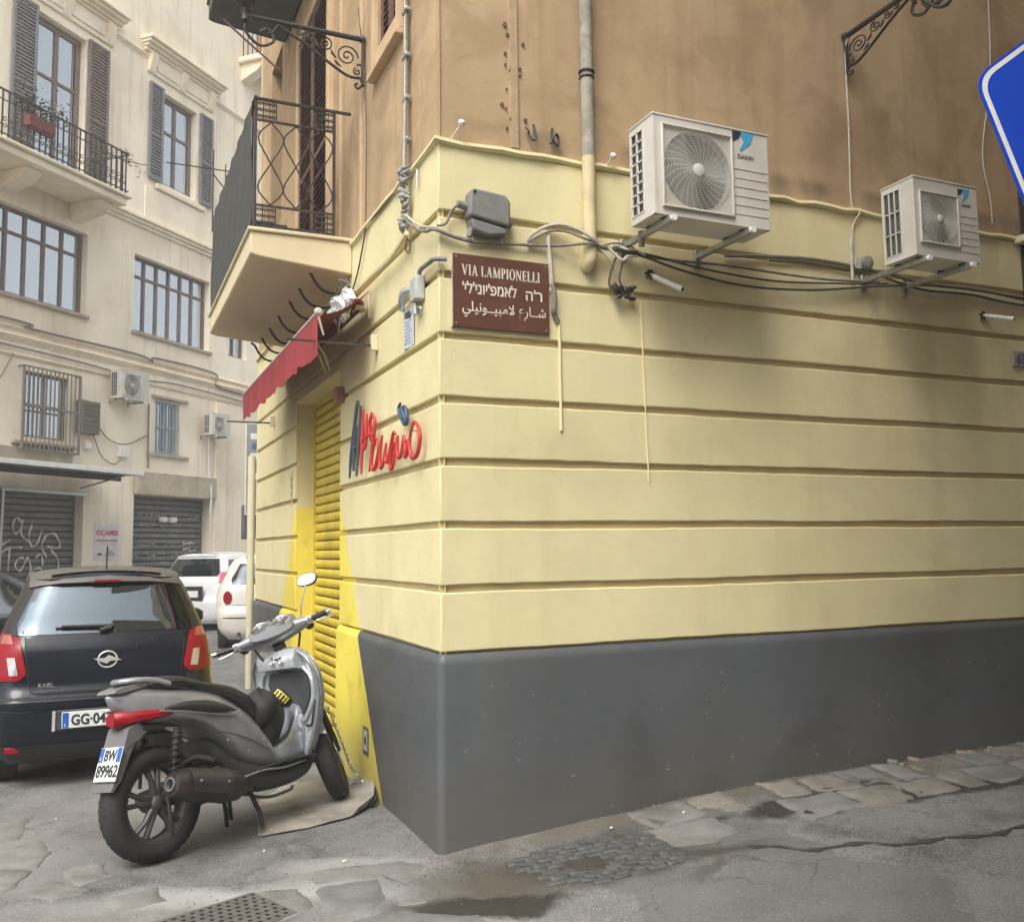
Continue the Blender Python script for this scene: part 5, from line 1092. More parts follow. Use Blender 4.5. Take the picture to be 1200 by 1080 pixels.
# house number plate
t = thing('house_number', 'small grey marble house number plate at the right end of the wall', 'number plate', (4.56,0,2.92)); b = MB(); b.box(0,.26,-.02,0,0,.115); b.build('panel', mat('grey_marble',(.30,.29,.29),.5,var=.2,scale=25), t, bevel=.004); text_mesh('number', '63', .10, mat('engraved_dark',(.10,.09,.10),.7), t, (.03,-.0215,.022), (math.pi/2,0,0), bold=.002)
# painted-over wire trace and line in the plaster
wire('cable', [(1.310,-.004,3.10),(1.32,-.004,2.6),(1.334,-.004,1.99)], .004, mat('painted_wire',(0,0,0)), 'thin painted over wire running down the middle of the banded wall', 'wire')
# ---- left wall fixtures
t = thing('cable_cluster', 'dusty grey insulator cluster where vertical cables meet on the left wall by the corner', 'cable cluster', (0,.50,3.77), -math.pi/2)
rt_ = random.Random(4); m_dust = mat('dusty_grey_tape', (.26,.255,.24), .8, var=.35, scale=30, bump=.4)
for k in range(15):
    z = .16-.026*k+rt_.uniform(-.015,.015); w_ = rt_.uniform(.02,.055); MB().tube(cr([(rt_.uniform(-.03,.02)-w_,-.03,z+rt_.uniform(-.05,.03)),(rt_.uniform(-.02,.02),rt_.uniform(-.075,-.05),z),(rt_.uniform(-.02,.03)+w_,-.03,z+rt_.uniform(-.05,.03))],3), [.007,.012,.017,.019,.018,.010,.006], 7).build('wrapped_joint', m_dust, t, smooth=True)
for q in (-.02,.0,.025): MB().tube(cr([(q-.06,-.02,1.5),(q-.055,-.02,.9),(q-.03,-.035,.3),(q,-.05,.1)],5), .009, 6).build('cable', M_cab if q else M_cabl, t, smooth=True)
MB().tube(cr([(.0,-.05,-.1),(.015,-.03,-.18),(.0,-.03,-.27),(-.03,-.03,-.33),(.04,-.03,-.38),(.07,-.03,-.33),(.02,-.03,-.29)],5), .0045, 5).build('loose_wire', M_cabd, t, smooth=True)
MB().tube(cr([(.05,-.04,.08),(.12,-.03,.09),(.17,-.02,.09),(.175,-.02,-.02)],5), .006, 5).build('hook', M_galv, t, smooth=True)
for z in (.35,.62,.9,1.2): MB().box(-.09,.0,-.035,0,z,z+.025).build('clip', M_galv, t, bevel=.004)
wire('conduit', [(-.055,.42,3.50),(-.05,.75,3.455),(-.05,1.2,3.46),(-.05,1.7,3.47),(-.06,2.2,3.485)], .016, mat('painted_wire',(0,0,0)), 'painted conduit running back along the left wall from the corner to the shop awning', 'conduit')
wire('cable', [(-.01,.75,3.90),(-.015,1.1,3.90),(-.015,1.50,3.90),(-.02,1.56,3.82),(-.02,1.75,3.62),(-.03,1.95,3.48)], .006, M_cabd, 'thin dark wire slanting down the left wall under the balcony corner', 'wire')
wire('cable', [(-.008,1.785,5.7),(-.008,1.56,4.85),(-.008,1.553,3.94)] , .004, M_cabd, 'thin vertical wire on the ochre left wall beside the balcony', 'wire')
wire('cable', [(-.008,1.75,7.0),(-.008,1.60,5.2),(-.012,1.553,4.6)], .003, M_cabd, 'thin wire above the left lamp bracket', 'wire') if False else None
t = thing('cctv_box', 'small pale switch box with a bent conduit on the left wall next to the corner', 'switch box', (0,.30,3.12), -math.pi/2)
b = MB(); b.box(-.06,.06,-.06,0,-.07,.075); b.build('body', mat('pale_grey_plastic',(.42,.43,.42),.6,var=.15,scale=15), t, bevel=.012, seg=3); b = MB(); b.cyl((-.03,-.03,-.07),(-.03,-.03,-.14),.016,.02,10); b.tube(cr([(-.03,-.03,-.07),(.02,-.035,-.11),(.06,-.03,-.12),(.05,-.02,-.17)],5),.007,6); b.build('bulb', M_galv, t, smooth=True)
b = MB(); b.tube(cr([(.03,-.03,.07),(.05,-.03,.10),(.12,-.03,.105),(.22,-.03,.10),(.31,-.03,.095),(.345,.03,.09)],5), .014, 8)
b.build('conduit', M_grp, t, smooth=True)
t = thing('notice_sheet', 'small white printed notice in a plastic sleeve on the left wall', 'notice', (0,.54,2.955), -math.pi/2)
b = MB(); b.sheet([[(-.105+.03*j,-.004-.005*math.sin(j),-.125+.24*i/4) for j in range(8)] for i in range(5)], .002, (0,-1,0)); b.build('sheet', mat('paper_bluish',(.62,.66,.72),.5), t)
for k in range(7): b = MB(); b.box(-.07,.07-.02*(k%3),-.0125,-.0118,-.10+.022*k,-.094+.022*k); b.build('print_line', mat('ink_grey',(.22,.24,.28),.7), t)
b = MB(); b.box(-.06,.04,-.0125,-.0118,.06,.095); b.build('print_block', mat('ink_dark',(.06,.07,.10),.7), t)
b = MB(); b.tube(cr([(-.10,-.02,.13),(-.02,-.04,.16),(.06,-.05,.20),(.14,-.03,.19)],5),[.02]*5+[.028]*6+[.016]*5, 8); b.build('plastic_roll', glass('clear_plastic', refl=.5, dark=(.6,.6,.6), clear=.5, rough=.15), t, smooth=True)
# wrapped flood light in clear plastic by the awning
t = thing('wrapped_floodlight', 'floodlight wrapped in shiny clear plastic at the awning end', 'floodlight', (0,1.60,3.32), -math.pi/2)
b = MB(); b.box(.10,.16,-.02,0,-.10,.10); b.box(.0,.12,-.10,-.02,-.03,.0); b.build('mount', M_cream, t, bevel=.005)
rt_ = random.Random(8); m_cling = glass('cling_film', refl=.8, dark=(.75,.75,.72), clear=.25, rough=.12)
for k,(x,y,z,s_) in enumerate(((.02,-.14,.05,.085),(-.06,-.18,-.03,.075),(.05,-.17,-.07,.05),(-.02,-.2,.03,.05))):
    b = MB(); pr_ = []
    for i in range(9):
        th_ = math.pi*i/8; pr_.append([(x+s_*math.sin(th_)*math.cos(j*math.pi/6)*q_, y+s_*math.sin(th_)*math.sin(j*math.pi/6)*q_, z+s_*math.cos(th_)*rt_.uniform(.8,1.2)) for j in range(12) for q_ in (rt_.uniform(.45,1.15),)])
    b.loft(pr_); b.build('plastic_wrap', m_cling, t)
MB().tube(cr([(.05,-.2,-.02),(.06,-.21,-.10),(.05,-.21,-.17),(.075,-.21,-.19),(.085,-.21,-.12),(.06,-.21,-.04)],4), .008, 6).build('carabiner', M_galv, t, smooth=True)
# ---- awning
aw = thing('awning', 'faded red folded awning with a scalloped valance over the yellow shutter', 'awning', (0,0,0))
M_red = mat('red_awning_cloth', (.30,.032,.040), .85, var=.12, scale=8, bump=.15, stain=(.30,.05,.05), stain_amt=.5)
M_redin = mat('red_awning_lining', (.16,.03,.03), .9, var=.15, scale=8)
AX, AY0, AY1, AZ = -.42, 1.22, 4.76, 3.14
P = []
for j in range(61):
    y = AY0+(AY1-AY0)*j/60; dz = .26+.022*abs(math.sin(j/60*math.pi*12)) + (.03 if j < 6 else 0)+.06*(1-j/60)*0; P.append((y, dz))
b = MB(); b.sheet([[(AX-.012*math.sin(j*.8)*i/3, p[0], AZ+.035-(p[1])*i/3) for j, p in enumerate(P)] for i in range(4)], .003, (-1,0,0)); b.build('valance', M_red, aw, smooth=True)
b = MB(); b.sheet([[(AX+(.36)*i/5, AY0+.05+(AY1-AY0-.1)*j/20, AZ+.02+.20*i/5-.04*math.sin(i/5*3.14)) for j in range(21)] for i in range(6)], .003, (0,0,1)); b.build('canvas', M_redin, aw, smooth=True)
b = MB(); b.tube([(AX,AY0,AZ+.035),(AX,AY1,AZ+.035)], .010, 10); b.build('front_bar', mat('pinkish_white_bar',(.62,.50,.46),.6), aw, smooth=True)
b = MB(); b.lathe([(0,-.028),(.02,-.022),(.03,0),(.022,.02),(.014,.03)], (AX,AY0-.02,AZ+.03), (0,-1,0), 14); b.tube([(AX,AY0-.02,AZ),(AX+.04,AY0-.0,AZ-.12)], [.010,.006], 8); b.build('end_cap', mat('pinkish_plastic',(.60,.47,.43),.6), aw, smooth=True)
b = MB(); b.tube([(-.07,AY0+.3,3.33),(-.07,AY1,3.33)], .045, 14); b.build('roller_tube', M_redin, aw, smooth=True)
for (y0,y1) in ((AY0+.35,2.2),(AY0+.45,2.35)): b = MB(); b.tube([(AX+.02,y0,AZ-.01),(-.20,y1-.2,AZ-.08),(-.06,y1+.25,3.04)], .012, 8); b.build('folding_arm', M_galv, aw, smooth=True)
for y in (1.26, 5.38): 
    b = MB(); b.bar((-.0,y,2.985),(-.62 if y < 3 else -.50,y,2.985),.014); b.build('stay_rod', M_iron, aw)
    b = MB(); b.box(-.05,0,y-.02,y+.02,2.95,3.06); b.build('rod_bracket', mat('cream_plastic',(.62,.54,.36),.7), aw, bevel=.006)
# ---- seven curved iron stays under the balcony
st0 = None
for k, y in enumerate((2.134,2.583,3.002,3.548,4.027,4.477,4.90)):
    lbl = ['first','second','third','fourth','fifth','sixth','seventh'][k]
    pts = [(-.33,0,.16),(-.29,0,.13),(-.25,0,.06),(-.19,0,.0),(-.10,0,-.02),(.0,0,.0)]
    if st0 is None: st0 = MB().tube(cr(pts,5), .011, 8).build('iron_hook', mat('black_iron_rod',(.03,.028,.026),.6), None, smooth=True); o = st0
    else: o = st0.copy(); sc.collection.objects.link(o)
    o.location = (0,y,3.585); tag(o, 'curved black iron hook under the balcony, %s from the street corner' % lbl, 'hook', 'curved iron hooks under the balcony')
wire('cable', [(-.06,1.95,3.50),(-.10,2.3,3.50),(-.08,3.0,3.48),(-.12,3.8,3.46),(-.10,4.6,3.46),(-.14,5.2,3.40)], .012, M_cabd, 'dark cable sagging behind the hooks under the balcony', 'cable')
rt_ = random.Random(6)
t = thing('cable_nest', 'nest of thin cut wires under the near balcony corner', 'cables', (-.03,1.95,3.52))
for k in range(9): MB().tube(cr([(0,0,0),(rt_.uniform(-.06,0),rt_.uniform(-.1,.1),rt_.uniform(-.05,.08)),(rt_.uniform(-.12,0),rt_.uniform(-.15,.15),rt_.uniform(-.06,.1)),(rt_.uniform(-.1,0),rt_.uniform(-.15,.15),rt_.uniform(-.08,.08))],4), .0045, 5).build('wire_end', M_cab, t, smooth=True)
# ---- shop lettering, brush script in relief
ls = thing('shop_lettering', 'raised brush script shop name in red with a dark first letter on the left wall', 'lettering', (0,0,0))
m_lr = mat('red_acrylic', (.50,.030,.030), .5, var=.12, scale=20); m_ld = mat('slate_acrylic', (.07,.085,.11), .4); m_lb = mat('blue_acrylic', (.035,.07,.13), .4)
STROKES = [('d', [(1.859, 2.126), (1.822, 2.266), (1.723, 2.47), (1.637, 2.647), (1.588, 2.615)]), ('d', [(1.547, 2.615), (1.586, 2.404), (1.657, 2.126)]), ('d', [(1.823, 2.342), (1.696, 2.335), (1.585, 2.342)]), ('d', [(1.744, 2.17), (1.709, 2.355), (1.66, 2.487)]), ('r', [(1.468, 2.579), (1.502, 2.357), (1.528, 2.129)]), ('r', [(1.375, 2.535), (1.386, 2.423), (1.431, 2.301), (1.502, 2.333)]), ('r', [(1.537, 2.361), (1.363, 2.378), (1.164, 2.372)]), ('r', [(1.251, 2.524), (1.175, 2.455), (1.218, 2.326), (1.316, 2.13)]), ('r', [(1.251, 2.524), (1.306, 2.443), (1.295, 2.334)]), ('r', [(1.142, 2.341), (1.228, 2.257), (1.25, 2.154), (1.174, 2.141), (1.089, 2.237), (1.079, 2.311), (1.153, 2.336)]), ('r', [(0.996, 2.341), (1.047, 2.227), (1.047, 2.142), (0.986, 2.148), (0.905, 2.28)]), ('r', [(0.905, 2.28), (0.925, 2.182), (0.866, 2.16), (0.798, 2.247), (0.741, 2.328), (0.694, 2.311)]), ('r', [(0.722, 2.271), (0.789, 2.202), (0.818, 2.122), (0.76, 2.118), (0.666, 2.297)]), ('r', [(0.648, 2.3), (0.666, 2.222), (0.648, 2.169), (0.585, 2.171), (0.531, 2.287)]), ('r', [(0.522, 2.286), (0.496, 2.204), (0.497, 2.152), (0.445, 2.199), (0.436, 2.245), (0.496, 2.246)]), ('r', [(0.334, 2.345), (0.393, 2.276), (0.41, 2.216), (0.386, 2.152), (0.328, 2.131), (0.254, 2.154), (0.213, 2.235), (0.245, 2.299), (0.317, 2.341), (0.359, 2.303)]), ('b', [(0.592, 2.491), (0.625, 2.464), (0.592, 2.417), (0.495, 2.351), (0.465, 2.384), (0.495, 2.45), (0.556, 2.465)]), ('b', [(0.556, 2.454), (0.53, 2.413), (0.495, 2.372)])]
for c_, p in STROKES:
    pts = cr([(-.045,y,z) for y, z in p], 5); n = len(pts); rs_ = [ (.0135 if c_ == 'r' else .015)*(.5+.5*math.sin(math.pi*min(1,(i+1)/n*1.0))) for i in range(n)]
    MB().tube(pts, rs_, 8).build('brush_stroke', {'r':m_lr,'d':m_ld,'b':m_lb}[c_], ls, smooth=True)
for y, z in ((1.85,2.3),(1.6,2.35),(1.2,2.3),(.8,2.3),(.4,2.3)): MB().cyl((0,y,z),(-.04,y,z),.006,n=6).build('stand_off', M_galv, ls)
# little graffiti sticker and plaque by the plinth, door plaque beyond
t = thing('sticker', 'dark paste-up sticker low on the yellow flare beside the shop door', 'sticker', (-.031,1.45,.33)); b = MB(); b.box(-.002,0,-.07,.07,-.09,.09); b.build('sheet', mat('sticker_dark',(.07,.08,.10),.6), t); b = MB(); b.box(-.003,-.0021,-.05,.05,-.065,.07); b.build('print', mat('sticker_light',(.45,.46,.40),.6), t); b = MB(); b.lathe([(.03,0),(.03,.001),(0,.001)], (-.0031,0,0), (-1,0,0), 12); b.build('print', mat('sticker_dark',(0,0,0)), t)
t = thing('door_plaque', 'narrow vertical red lettered plaque left of the shop door', 'plaque', (-.001,4.35,2.20)); b = MB(); b.box(-.004,0,-.04,.04,-.16,.18); b.build('panel', M_cream, t)
for k in range(4): b = MB(); b.box(-.0065,-.0042,-.025,.025,-.13+.07*k,-.09+.07*k); b.build('character', mat('plaque_red',(.40,.14,.10),.7), t)
# white downpipe at the far end of the left wall
t = thing('drainpipe', 'slim cream downpipe at the far end of the left wall', 'drainpipe', (-.05,YL+.05,0)); b = MB(); b.cyl((0,0,.0),(0,0,2.75),.045,n=14); b.build('pipe', mat('cream_pipe_light',(.56,.52,.36),.6,var=.06), t, smooth=True)
# blue and white vertical sign beyond the corner
t = thing('banner_sign', 'narrow blue and white vertical sign sticking out beyond the cream downpipe', 'sign', (.31,7.6,2.84)); b = MB(); b.box(-.30,0,-.015,.015,-.75,.42); b.build('panel', mat('sign_greyish',(.30,.30,.29),.6), t); b = MB()
for k in range(5): b = MB(); b.box(-.25+.02*(k%2),-.05,-.0175,-.0155,-.30+.13*k,-.22+.13*k); b.build('stripe', mat('sign_blue',(.08,.16,.36),.5) if k%2 else mat('white_edge',(0,0,0)), t)
b = MB(); b.box(-.31,.01,-.017,.017,-.76,-.745); b.box(-.31,-.30,-.017,.017,-.75,.42); b.build('frame', mat('white_edge',(0,0,0)), t)
t = thing('meter_cabinet', 'dark wall cabinet below the blue and white sign', 'cabinet', (.33,7.8,2.05)); b = MB(); b.box(-.32,0,0,.2,-.28,.17); b.build('body', mat('dark_cabinet',(.11,.105,.10),.7,var=.2), t, bevel=.01)
for k in range(3): b = MB(); b.box(-.30,-.03,-.006,0,-.24+.13*k,-.13+.13*k); b.build('door', mat('dark_cabinet',(0,0,0)), t, bevel=.003)
t = thing('stay_rod', 'long thin reddish rod slanting down under the upper balcony', 'rod', (-.80,3.0,6.05)); b = MB(); b.tube([(-.06,0,.03),(.42,0,-.33)], .010, 8); b.build('rod', mat('reddish_rod',(.14,.07,.06),.6), t, smooth=True)
# drying pole and thing on far side of balcony
t = thing('clothes_rail', 'thin metal clothes rail standing out from the far end of the balcony', 'clothes rail', (-.75,4.7,4.9)); b = MB(); b.tube([(0,0,-.1),(0,0,.75)], .007, 6); b.tube([(-.45,0,.55),(.25,0,.55)], .006, 6); b.tube([(.12,0,-.1),(.12,0,.62)], .006, 6); b.tube([(0,0,.5),(.16,0,.30)], .006, 6); b.build('rail', M_iron, t, smooth=True)
# ---- blue road sign close to the camera (seen edge-on corner)
SX, SY = .405, -3.15
_h = Vector((math.cos(math.radians(-23.8)), math.sin(math.radians(-23.8)), 0)); SD = .54; RC = SD/(2*math.sin(math.pi/5))
_c = Vector((SX, SY, 2.835)) + _h*(SD*math.cos(math.radians(36))) + Vector((0,0,-RC*math.sin(math.radians(18))))
rsn = thing('road_sign', 'blue five sided road sign with a white rim at the right edge', 'road sign', (_c.x,_c.y,0), math.radians(-23.8))
def penta(R_, rc=.05):
    V = [Vector((R_*math.cos(math.radians(90+72*k)), R_*math.sin(math.radians(90+72*k)))) for k in range(5)]; out = []
    for k in range(5):
        a, b_, c_ = V[k-1], V[k], V[(k+1)%5]; p, q = b_+(a-b_).normalized()*rc, b_+(c_-b_).normalized()*rc
        for j in range(7): t_ = j/6; out.append(tuple(p*(1-t_)**2+b_*2*t_*(1-t_)+q*t_*t_))
    return out
m_sb = mat('sign_blue_enamel', (.006,.065,.55), .35, var=.06, scale=8); zc = _c.z
MB().prism(penta(RC,.055), (0,0,zc), (1,0,0), (0,0,1), (0,.003,0)).build('plate', m_sb, rsn)
o1, o2 = penta(RC-.010,.052), penta(RC-.026,.048); n = len(o1)
MB().add([(a,-.0012,zc+b_) for a,b_ in o1]+[(a,-.0012,zc+b_) for a,b_ in o2], [(k,(k+1)%n,n+(k+1)%n,n+k) for k in range(n)]).build('rim', mat('sign_white',(.80,.80,.80),.4), rsn)
b = MB(); b.cyl((0,.04,-.1),(0,.04,3.35),.030,n=16); b.build('pole', M_galv, rsn, smooth=True)
b = MB(); b.box(-.05,.05,.004,.05,zc-.2,zc-.16); b.box(-.05,.05,.004,.05,zc+.16,zc+.2); b.build('clamp', M_galv, rsn, bevel=.003)
# ================================================================ CARS
# local frame: x forward (rear at 0), y left, z up
M_tyre = mat('tyre_rubber', (.022,.022,.023), .85, var=.25, scale=30, bump=.2)
M_alloy = mat('alloy_rim', (.25,.25,.25), .4, .6, var=.2, scale=30)
M_chrome = mat('chrome', (.75,.75,.75), .12, 1.0, var=.02)
M_blackp = mat('black_trim', (.018,.018,.02), .55, var=.2, scale=30)
M_seat = mat('grey_seat_fabric', (.08,.085,.09), .9)
M_redl = mat('red_lamp_lens', (.25,.004,.012), .35, var=.15, scale=30, coat=.15, spec=.25)
M_clrl = mat('clear_lamp_lens', (.42,.40,.39), .12, .3, var=.15, scale=40, coat=.8)
M_platew = mat('plate_white', (.68,.70,.70), .35, var=.05); M_plateb = mat('plate_blue', (.02,.10,.42), .4); M_ink = mat('plate_ink', (.025,.025,.03), .5)
def wheel(parent, x, y, R, wd, side):
    b = MB(); w2 = wd/2; b.lathe([(R*.62,-w2),(R*.86,-w2),(R*.97,-w2*.8),(R,-w2*.4),(R,w2*.4),(R*.97,w2*.8),(R*.86,w2),(R*.62,w2)], (x,y,R), (0,1,0), 28, caps=False); o = b.build('wheel', M_tyre, parent, smooth=True)
    b = MB(); s_ = side; b.lathe([(R*.62,-w2*.7),(R*.60,w2*.3*s_)], (x,y,R), (0,1,0), 24); b.lathe([(R*.16,s_*w2*.55),(R*.14,s_*w2*.75),(0,s_*w2*.75)], (x,y,R), (0,1,0), 12)
    for k in range(7):
        a = 2*math.pi*k/7; b.bar((x+R*.12*math.cos(a),y+s_*w2*.6,R+R*.12*math.sin(a)),(x+R*.6*math.cos(a),y+s_*w2*.7,R+R*.6*math.sin(a)),R*.12,R*.08,(0,1,0))
    b.build('rim', M_alloy, o, smooth=True)
def make_car(p, paint, glassm):
    """p: dict of profile tables. returns the root; builds rear panel, flanks, roof, front and all glass as surfaces of one form"""
    t = thing(p['name'], p['label'], 'car', (p['x'],p['y'],p.get('z',0)), 0, None, rot=(p.get('roll',0),0,p['rz']))
    Wt, D0t, Lc = p['w'], p['d0'], p['L']; RCn = p.get('rc',.16)
    def W(z): return lerp(Wt, z)
    def rear(y, z):
        w_ = max(W(z), .02); q = min(1, abs(y)/w_); r = RCn
        u = max(0, (q*w_-(w_-r))/r) if w_ > r else q
        return lerp(D0t, z) + r*(1-math.sqrt(max(0,1-min(1,u)**2))) + .035*q*q
    def front(y, z):
        w_ = max(W(z), .02); q = min(1, abs(y)/w_); u = max(0, (q*w_-(w_-.3))/.3) if w_ > .3 else q
        return Lc - lerp(p['f0'], z) - .28*(1-math.sqrt(max(0,1-min(1,u)**2))) - .05*q*q
    def side_y(x, z):
        k = 1 - .05*max(0,(1.0-x)/1.0)**2*0 - .10*max(0,(x-(Lc-1.1))/1.1)**2
        return W(z)*k
    # greenhouse vertical squeeze along the length: roof line falls to the bonnet
    zr = p['roof']; zb = p['belt']; ztop = Wt[-1][0]
    def Z(x, z):
        if z <= p['zb0']: return z
        f = (z-p['zb0'])/(ztop-p['zb0']); return lerp(zb, x) + f*(lerp(zr, x)-lerp(zb, x))
    zs = sorted(set([round(p['z0']+i*(ztop-p['z0'])/34,3) for i in range(35)]+[ztop]))
    wz0, wz1 = p['rwin']        # rear window z range
    def patch(name, m, y0, y1, z0, z1, off, fn=None, ny=12, nz=8, parent=None, trap=0.0, sm=True, th=None, box=None):
        """piece of the rear surface, lifted off it"""
        P = []
        for i in range(nz+1):
            z = z0+(z1-z0)*i/nz; r_ = []
            for j in range(ny+1):
                u = j/ny; ya, yb_ = (y0,y1) if fn is None else fn(z); y = ya+(yb_-ya)*u; r_.append((rear(y,z)-off, y, z))
            P.append(r_)
        b = MB(); b.sheet(P, th or .012, (1,0,0)); return b.build(name, m, parent or t, smooth=sm)
    # rear shell (leaves the window open)
    ny = 28; b = MB(); grid = [[None]*(ny+1) for _ in zs]
    for i, z in enumerate(zs):
        for j in range(ny+1): y = W(z)*(-1+2*j/ny); grid[i][j] = (rear(y,z), y, z)
    vs = [q for r_ in grid for q in r_]; fs = []; wy = p['rwy']
    for i in range(len(zs)-1):
        zm = (zs[i]+zs[i+1])/2
        for j in range(ny):
            ym = abs((vs[i*(ny+1)+j][1]+vs[i*(ny+1)+j+1][1])/2)
            if wz0+.01 < zm < wz1-.01 and ym < wy(zm)-.02: continue
            fs.append((i*(ny+1)+j, i*(ny+1)+j+1, (i+1)*(ny+1)+j+1, (i+1)*(ny+1)+j))
    b.add(vs, fs)
    # flanks
    nx = 46; sw = p['swin']
    wheels = p['wheels']; R = p['R']
    for sgn in (1,-1):
        G = []
        for z in zs:
            r_ = []; xa = rear(W(z), z); xb = front(W(z), z)
            for k in range(nx+1):
                u = k/nx; x = xa+(xb-xa)*u; zz = Z(x, z); y = side_y(x, z); 
                for wx in wheels:                    # wheel arch: pull the lip up round the tyre
                    dd = math.hypot(x-wx, zz-R); ra = R*1.16
                    if dd < ra and zz < R*2.3: zz = max(zz, R+math.sqrt(max(0,ra*ra-(x-wx)**2)))
                r_.append((x, sgn*y, zz))
            G.append(r_)
        vs = [q for r_ in G for q in r_]; fs = []
        for i in range(len(zs)-1):
            zm = (zs[i]+zs[i+1])/2
            for k in range(nx):
                xm = (vs[i*(nx+1)+k][0]+vs[i*(nx+1)+k+1][0])/2
                if sw(xm, zm): continue
                fs.append((i*(nx+1)+k, (i+1)*(nx+1)+k, (i+1)*(nx+1)+k+1, i*(nx+1)+k+1))
        b.add(vs, fs)
        # window glass strip
        gl = MB(); fs = [(i*(nx+1)+k, (i+1)*(nx+1)+k, (i+1)*(nx+1)+k+1, i*(nx+1)+k+1) for i in range(len(zs)-1) for k in range(nx) if sw((vs[i*(nx+1)+k][0]+vs[i*(nx+1)+k+1][0])/2, (zs[i]+zs[i+1])/2)]
        if fs: gl.add([(q[0],q[1]-sgn*.006,q[2]) for q in vs], fs); gl.build('side_window', glassm, t, smooth=True)
    # front and bonnet/windscreen centre strip is closed by the front surface; roof is the top row joined across
    G = []
    for z in zs:
        G.append([(front(side_y(Lc-.2,z)*(-1+2*j/ny), z), side_y(Lc-.4,z)*(-1+2*j/ny), Z(front(0,z), z)) for j in range(ny+1)])
    b.grid(G)
    body = b.build('body', paint, t, smooth=True)
    # roof, windscreen and bonnet from top-row curves
    xa, xb = rear(0, ztop), front(0, ztop); n = 40; wt = W(ztop)
    Gr = []; 
    for k in range(n+1):
        x = xa+(xb-xa)*k/n; z = Z(x, ztop); ww = side_y(x, ztop); Gr.append([(x, ww*q, z+p.get('crown',.02)*(1-q*q)) for q in (-1,-.75,-.5,-.25,0,.25,.5,.75,1)])
    ws = p['wscreen']; i0 = min(range(n+1), key=lambda k: abs(Gr[k][0][0]-ws[0])); i1 = min(range(n+1), key=lambda k: abs(Gr[k][0][0]-ws[1]))
    MB().grid(Gr[:i0+1]).build('roof', p.get('roofm', paint), t, smooth=True); MB().grid(Gr[i1:]).build('bonnet', paint, t, smooth=True)
    MB().grid(Gr[i0:i1+1]).build('windscreen', glassm, t, smooth=True)
    # rear window pane
    patch('rear_window', glassm, 0,0, wz0, wz1, .004, lambda z: (-wy(z), wy(z)), ny=16, nz=10)
    # underbody, wheels
    MB().box(.25,Lc-.3,-W(.5)+.12,W(.5)-.12,p['z0']-.02,p['z0']+.30).build('underbody', M_blackp, t)
    for wx in wheels:
        for s_ in (1,-1): wheel(t, wx, s_*(W(.4)-.10), R, .18, s_)
    # interior
    for s_ in (1,-1):
        for (sx, hz) in ((.85,.95),(1.85,1.0)):
            b = MB(); b.box(sx-.08,sx+.06,s_*.34-.22,s_*.34+.22,.45,hz-.02); o = b.build('seat', M_seat, t, bevel=.05, seg=3); b = MB(); b.box(sx-.06,sx+.04,s_*.34-.11,s_*.34+.11,hz,hz+.17); b.build('headrest', M_seat, t, bevel=.04, seg=3)
    MB().box(.25,Lc-1.2,-W(.6)+.08,W(.6)-.08,.35,.45).build('floor', M_blackp, t); MB().box(Lc-1.25,Lc-1.0,-W(.6)+.10,W(.6)-.10,.5,.92).build('dashboard', M_blackp, t, bevel=.05)
    return t, patch, rear, W
BASE = dict(
    w=[(.17,.66),(.25,.72),(.40,.745),(.60,.745),(.80,.735),(.95,.715),(1.05,.685),(1.20,.63),(1.34,.575),(1.41,.54),(1.445,.48),(1.46,.38)],
    d0=[(.17,.12),(.25,.05),(.34,.02),(.50,.0),(.60,.0),(.64,.045),(.68,.075),(.80,.085),(.95,.11),(1.02,.15),(1.10,.20),(1.20,.27),(1.32,.35),(1.385,.39),(1.40,.37),(1.445,.37),(1.46,.40)],
    f0=[(.17,.12),(.3,.02),(.5,.0),(.65,.05),(.8,.10),(1.46,.15)], L=3.6, z0=.17, zb0=.98,
    belt=[(0,.98),(2.4,.95),(2.9,.90),(3.6,.70)], roof=[(0,1.44),(.5,1.455),(1.3,1.48),(2.0,1.45),(2.2,1.40),(2.85,.97),(3.3,.85),(3.6,.74)],
    rwin=(1.04,1.37), rwy=lambda z: lerp([(1.04,.575),(1.12,.585),(1.37,.475)], z), swin=lambda x, z: (1.02 < z < 1.36) and .50 < x < 2.55 and not (1.38 < x < 1.46) and x < 2.62-(z-1.0)*1.2,
    wheels=(.56,2.93), R=.29, wscreen=(2.15,2.85), rc=.20, crown=.025)
M_glassc = glass('car_glass', tint=(.50,.60,.63), refl=.34, dark=(.01,.013,.014), clear=.85, rough=.01)
M_glassd = glass('tinted_car_glass', tint=(.25,.3,.3), refl=.35, dark=(.01,.014,.016), clear=.35, rough=.02)
M_navy = mat('dark_navy_paint', (.006,.008,.015), .3, .0, var=.1, scale=3, coat=.25, spec=.3, stain=(.022,.021,.020), stain_amt=.3, stain_scale=2)
def dust_on_top(m, col, amt):
    t = m.node_tree; N = t.nodes; L = t.links; b = N['Principled BSDF']; src = b.inputs['Base Color'].links[0].from_socket
    g = N.new('ShaderNodeNewGeometry'); s_ = N.new('ShaderNodeSeparateXYZ'); L.new(g.outputs['True Normal'], s_.inputs[0]); ab = N.new('ShaderNodeMath'); ab.operation = 'ABSOLUTE'; L.new(s_.outputs[2], ab.inputs[0])
    r = N.new('ShaderNodeMapRange'); r.inputs[1].default_value = .72; r.inputs[2].default_value = .93; r.inputs[4].default_value = amt; L.new(ab.outputs[0], r.inputs[0])
    x = N.new('ShaderNodeMix'); x.data_type = 'RGBA'; L.new(r.outputs[0], x.inputs[0]); L.new(src, x.inputs[6]); x.inputs[7].default_value = (*col, 1); L.new(x.outputs[2], b.inputs['Base Color'])
dust_on_top(M_navy, (.105,.098,.088), .9)
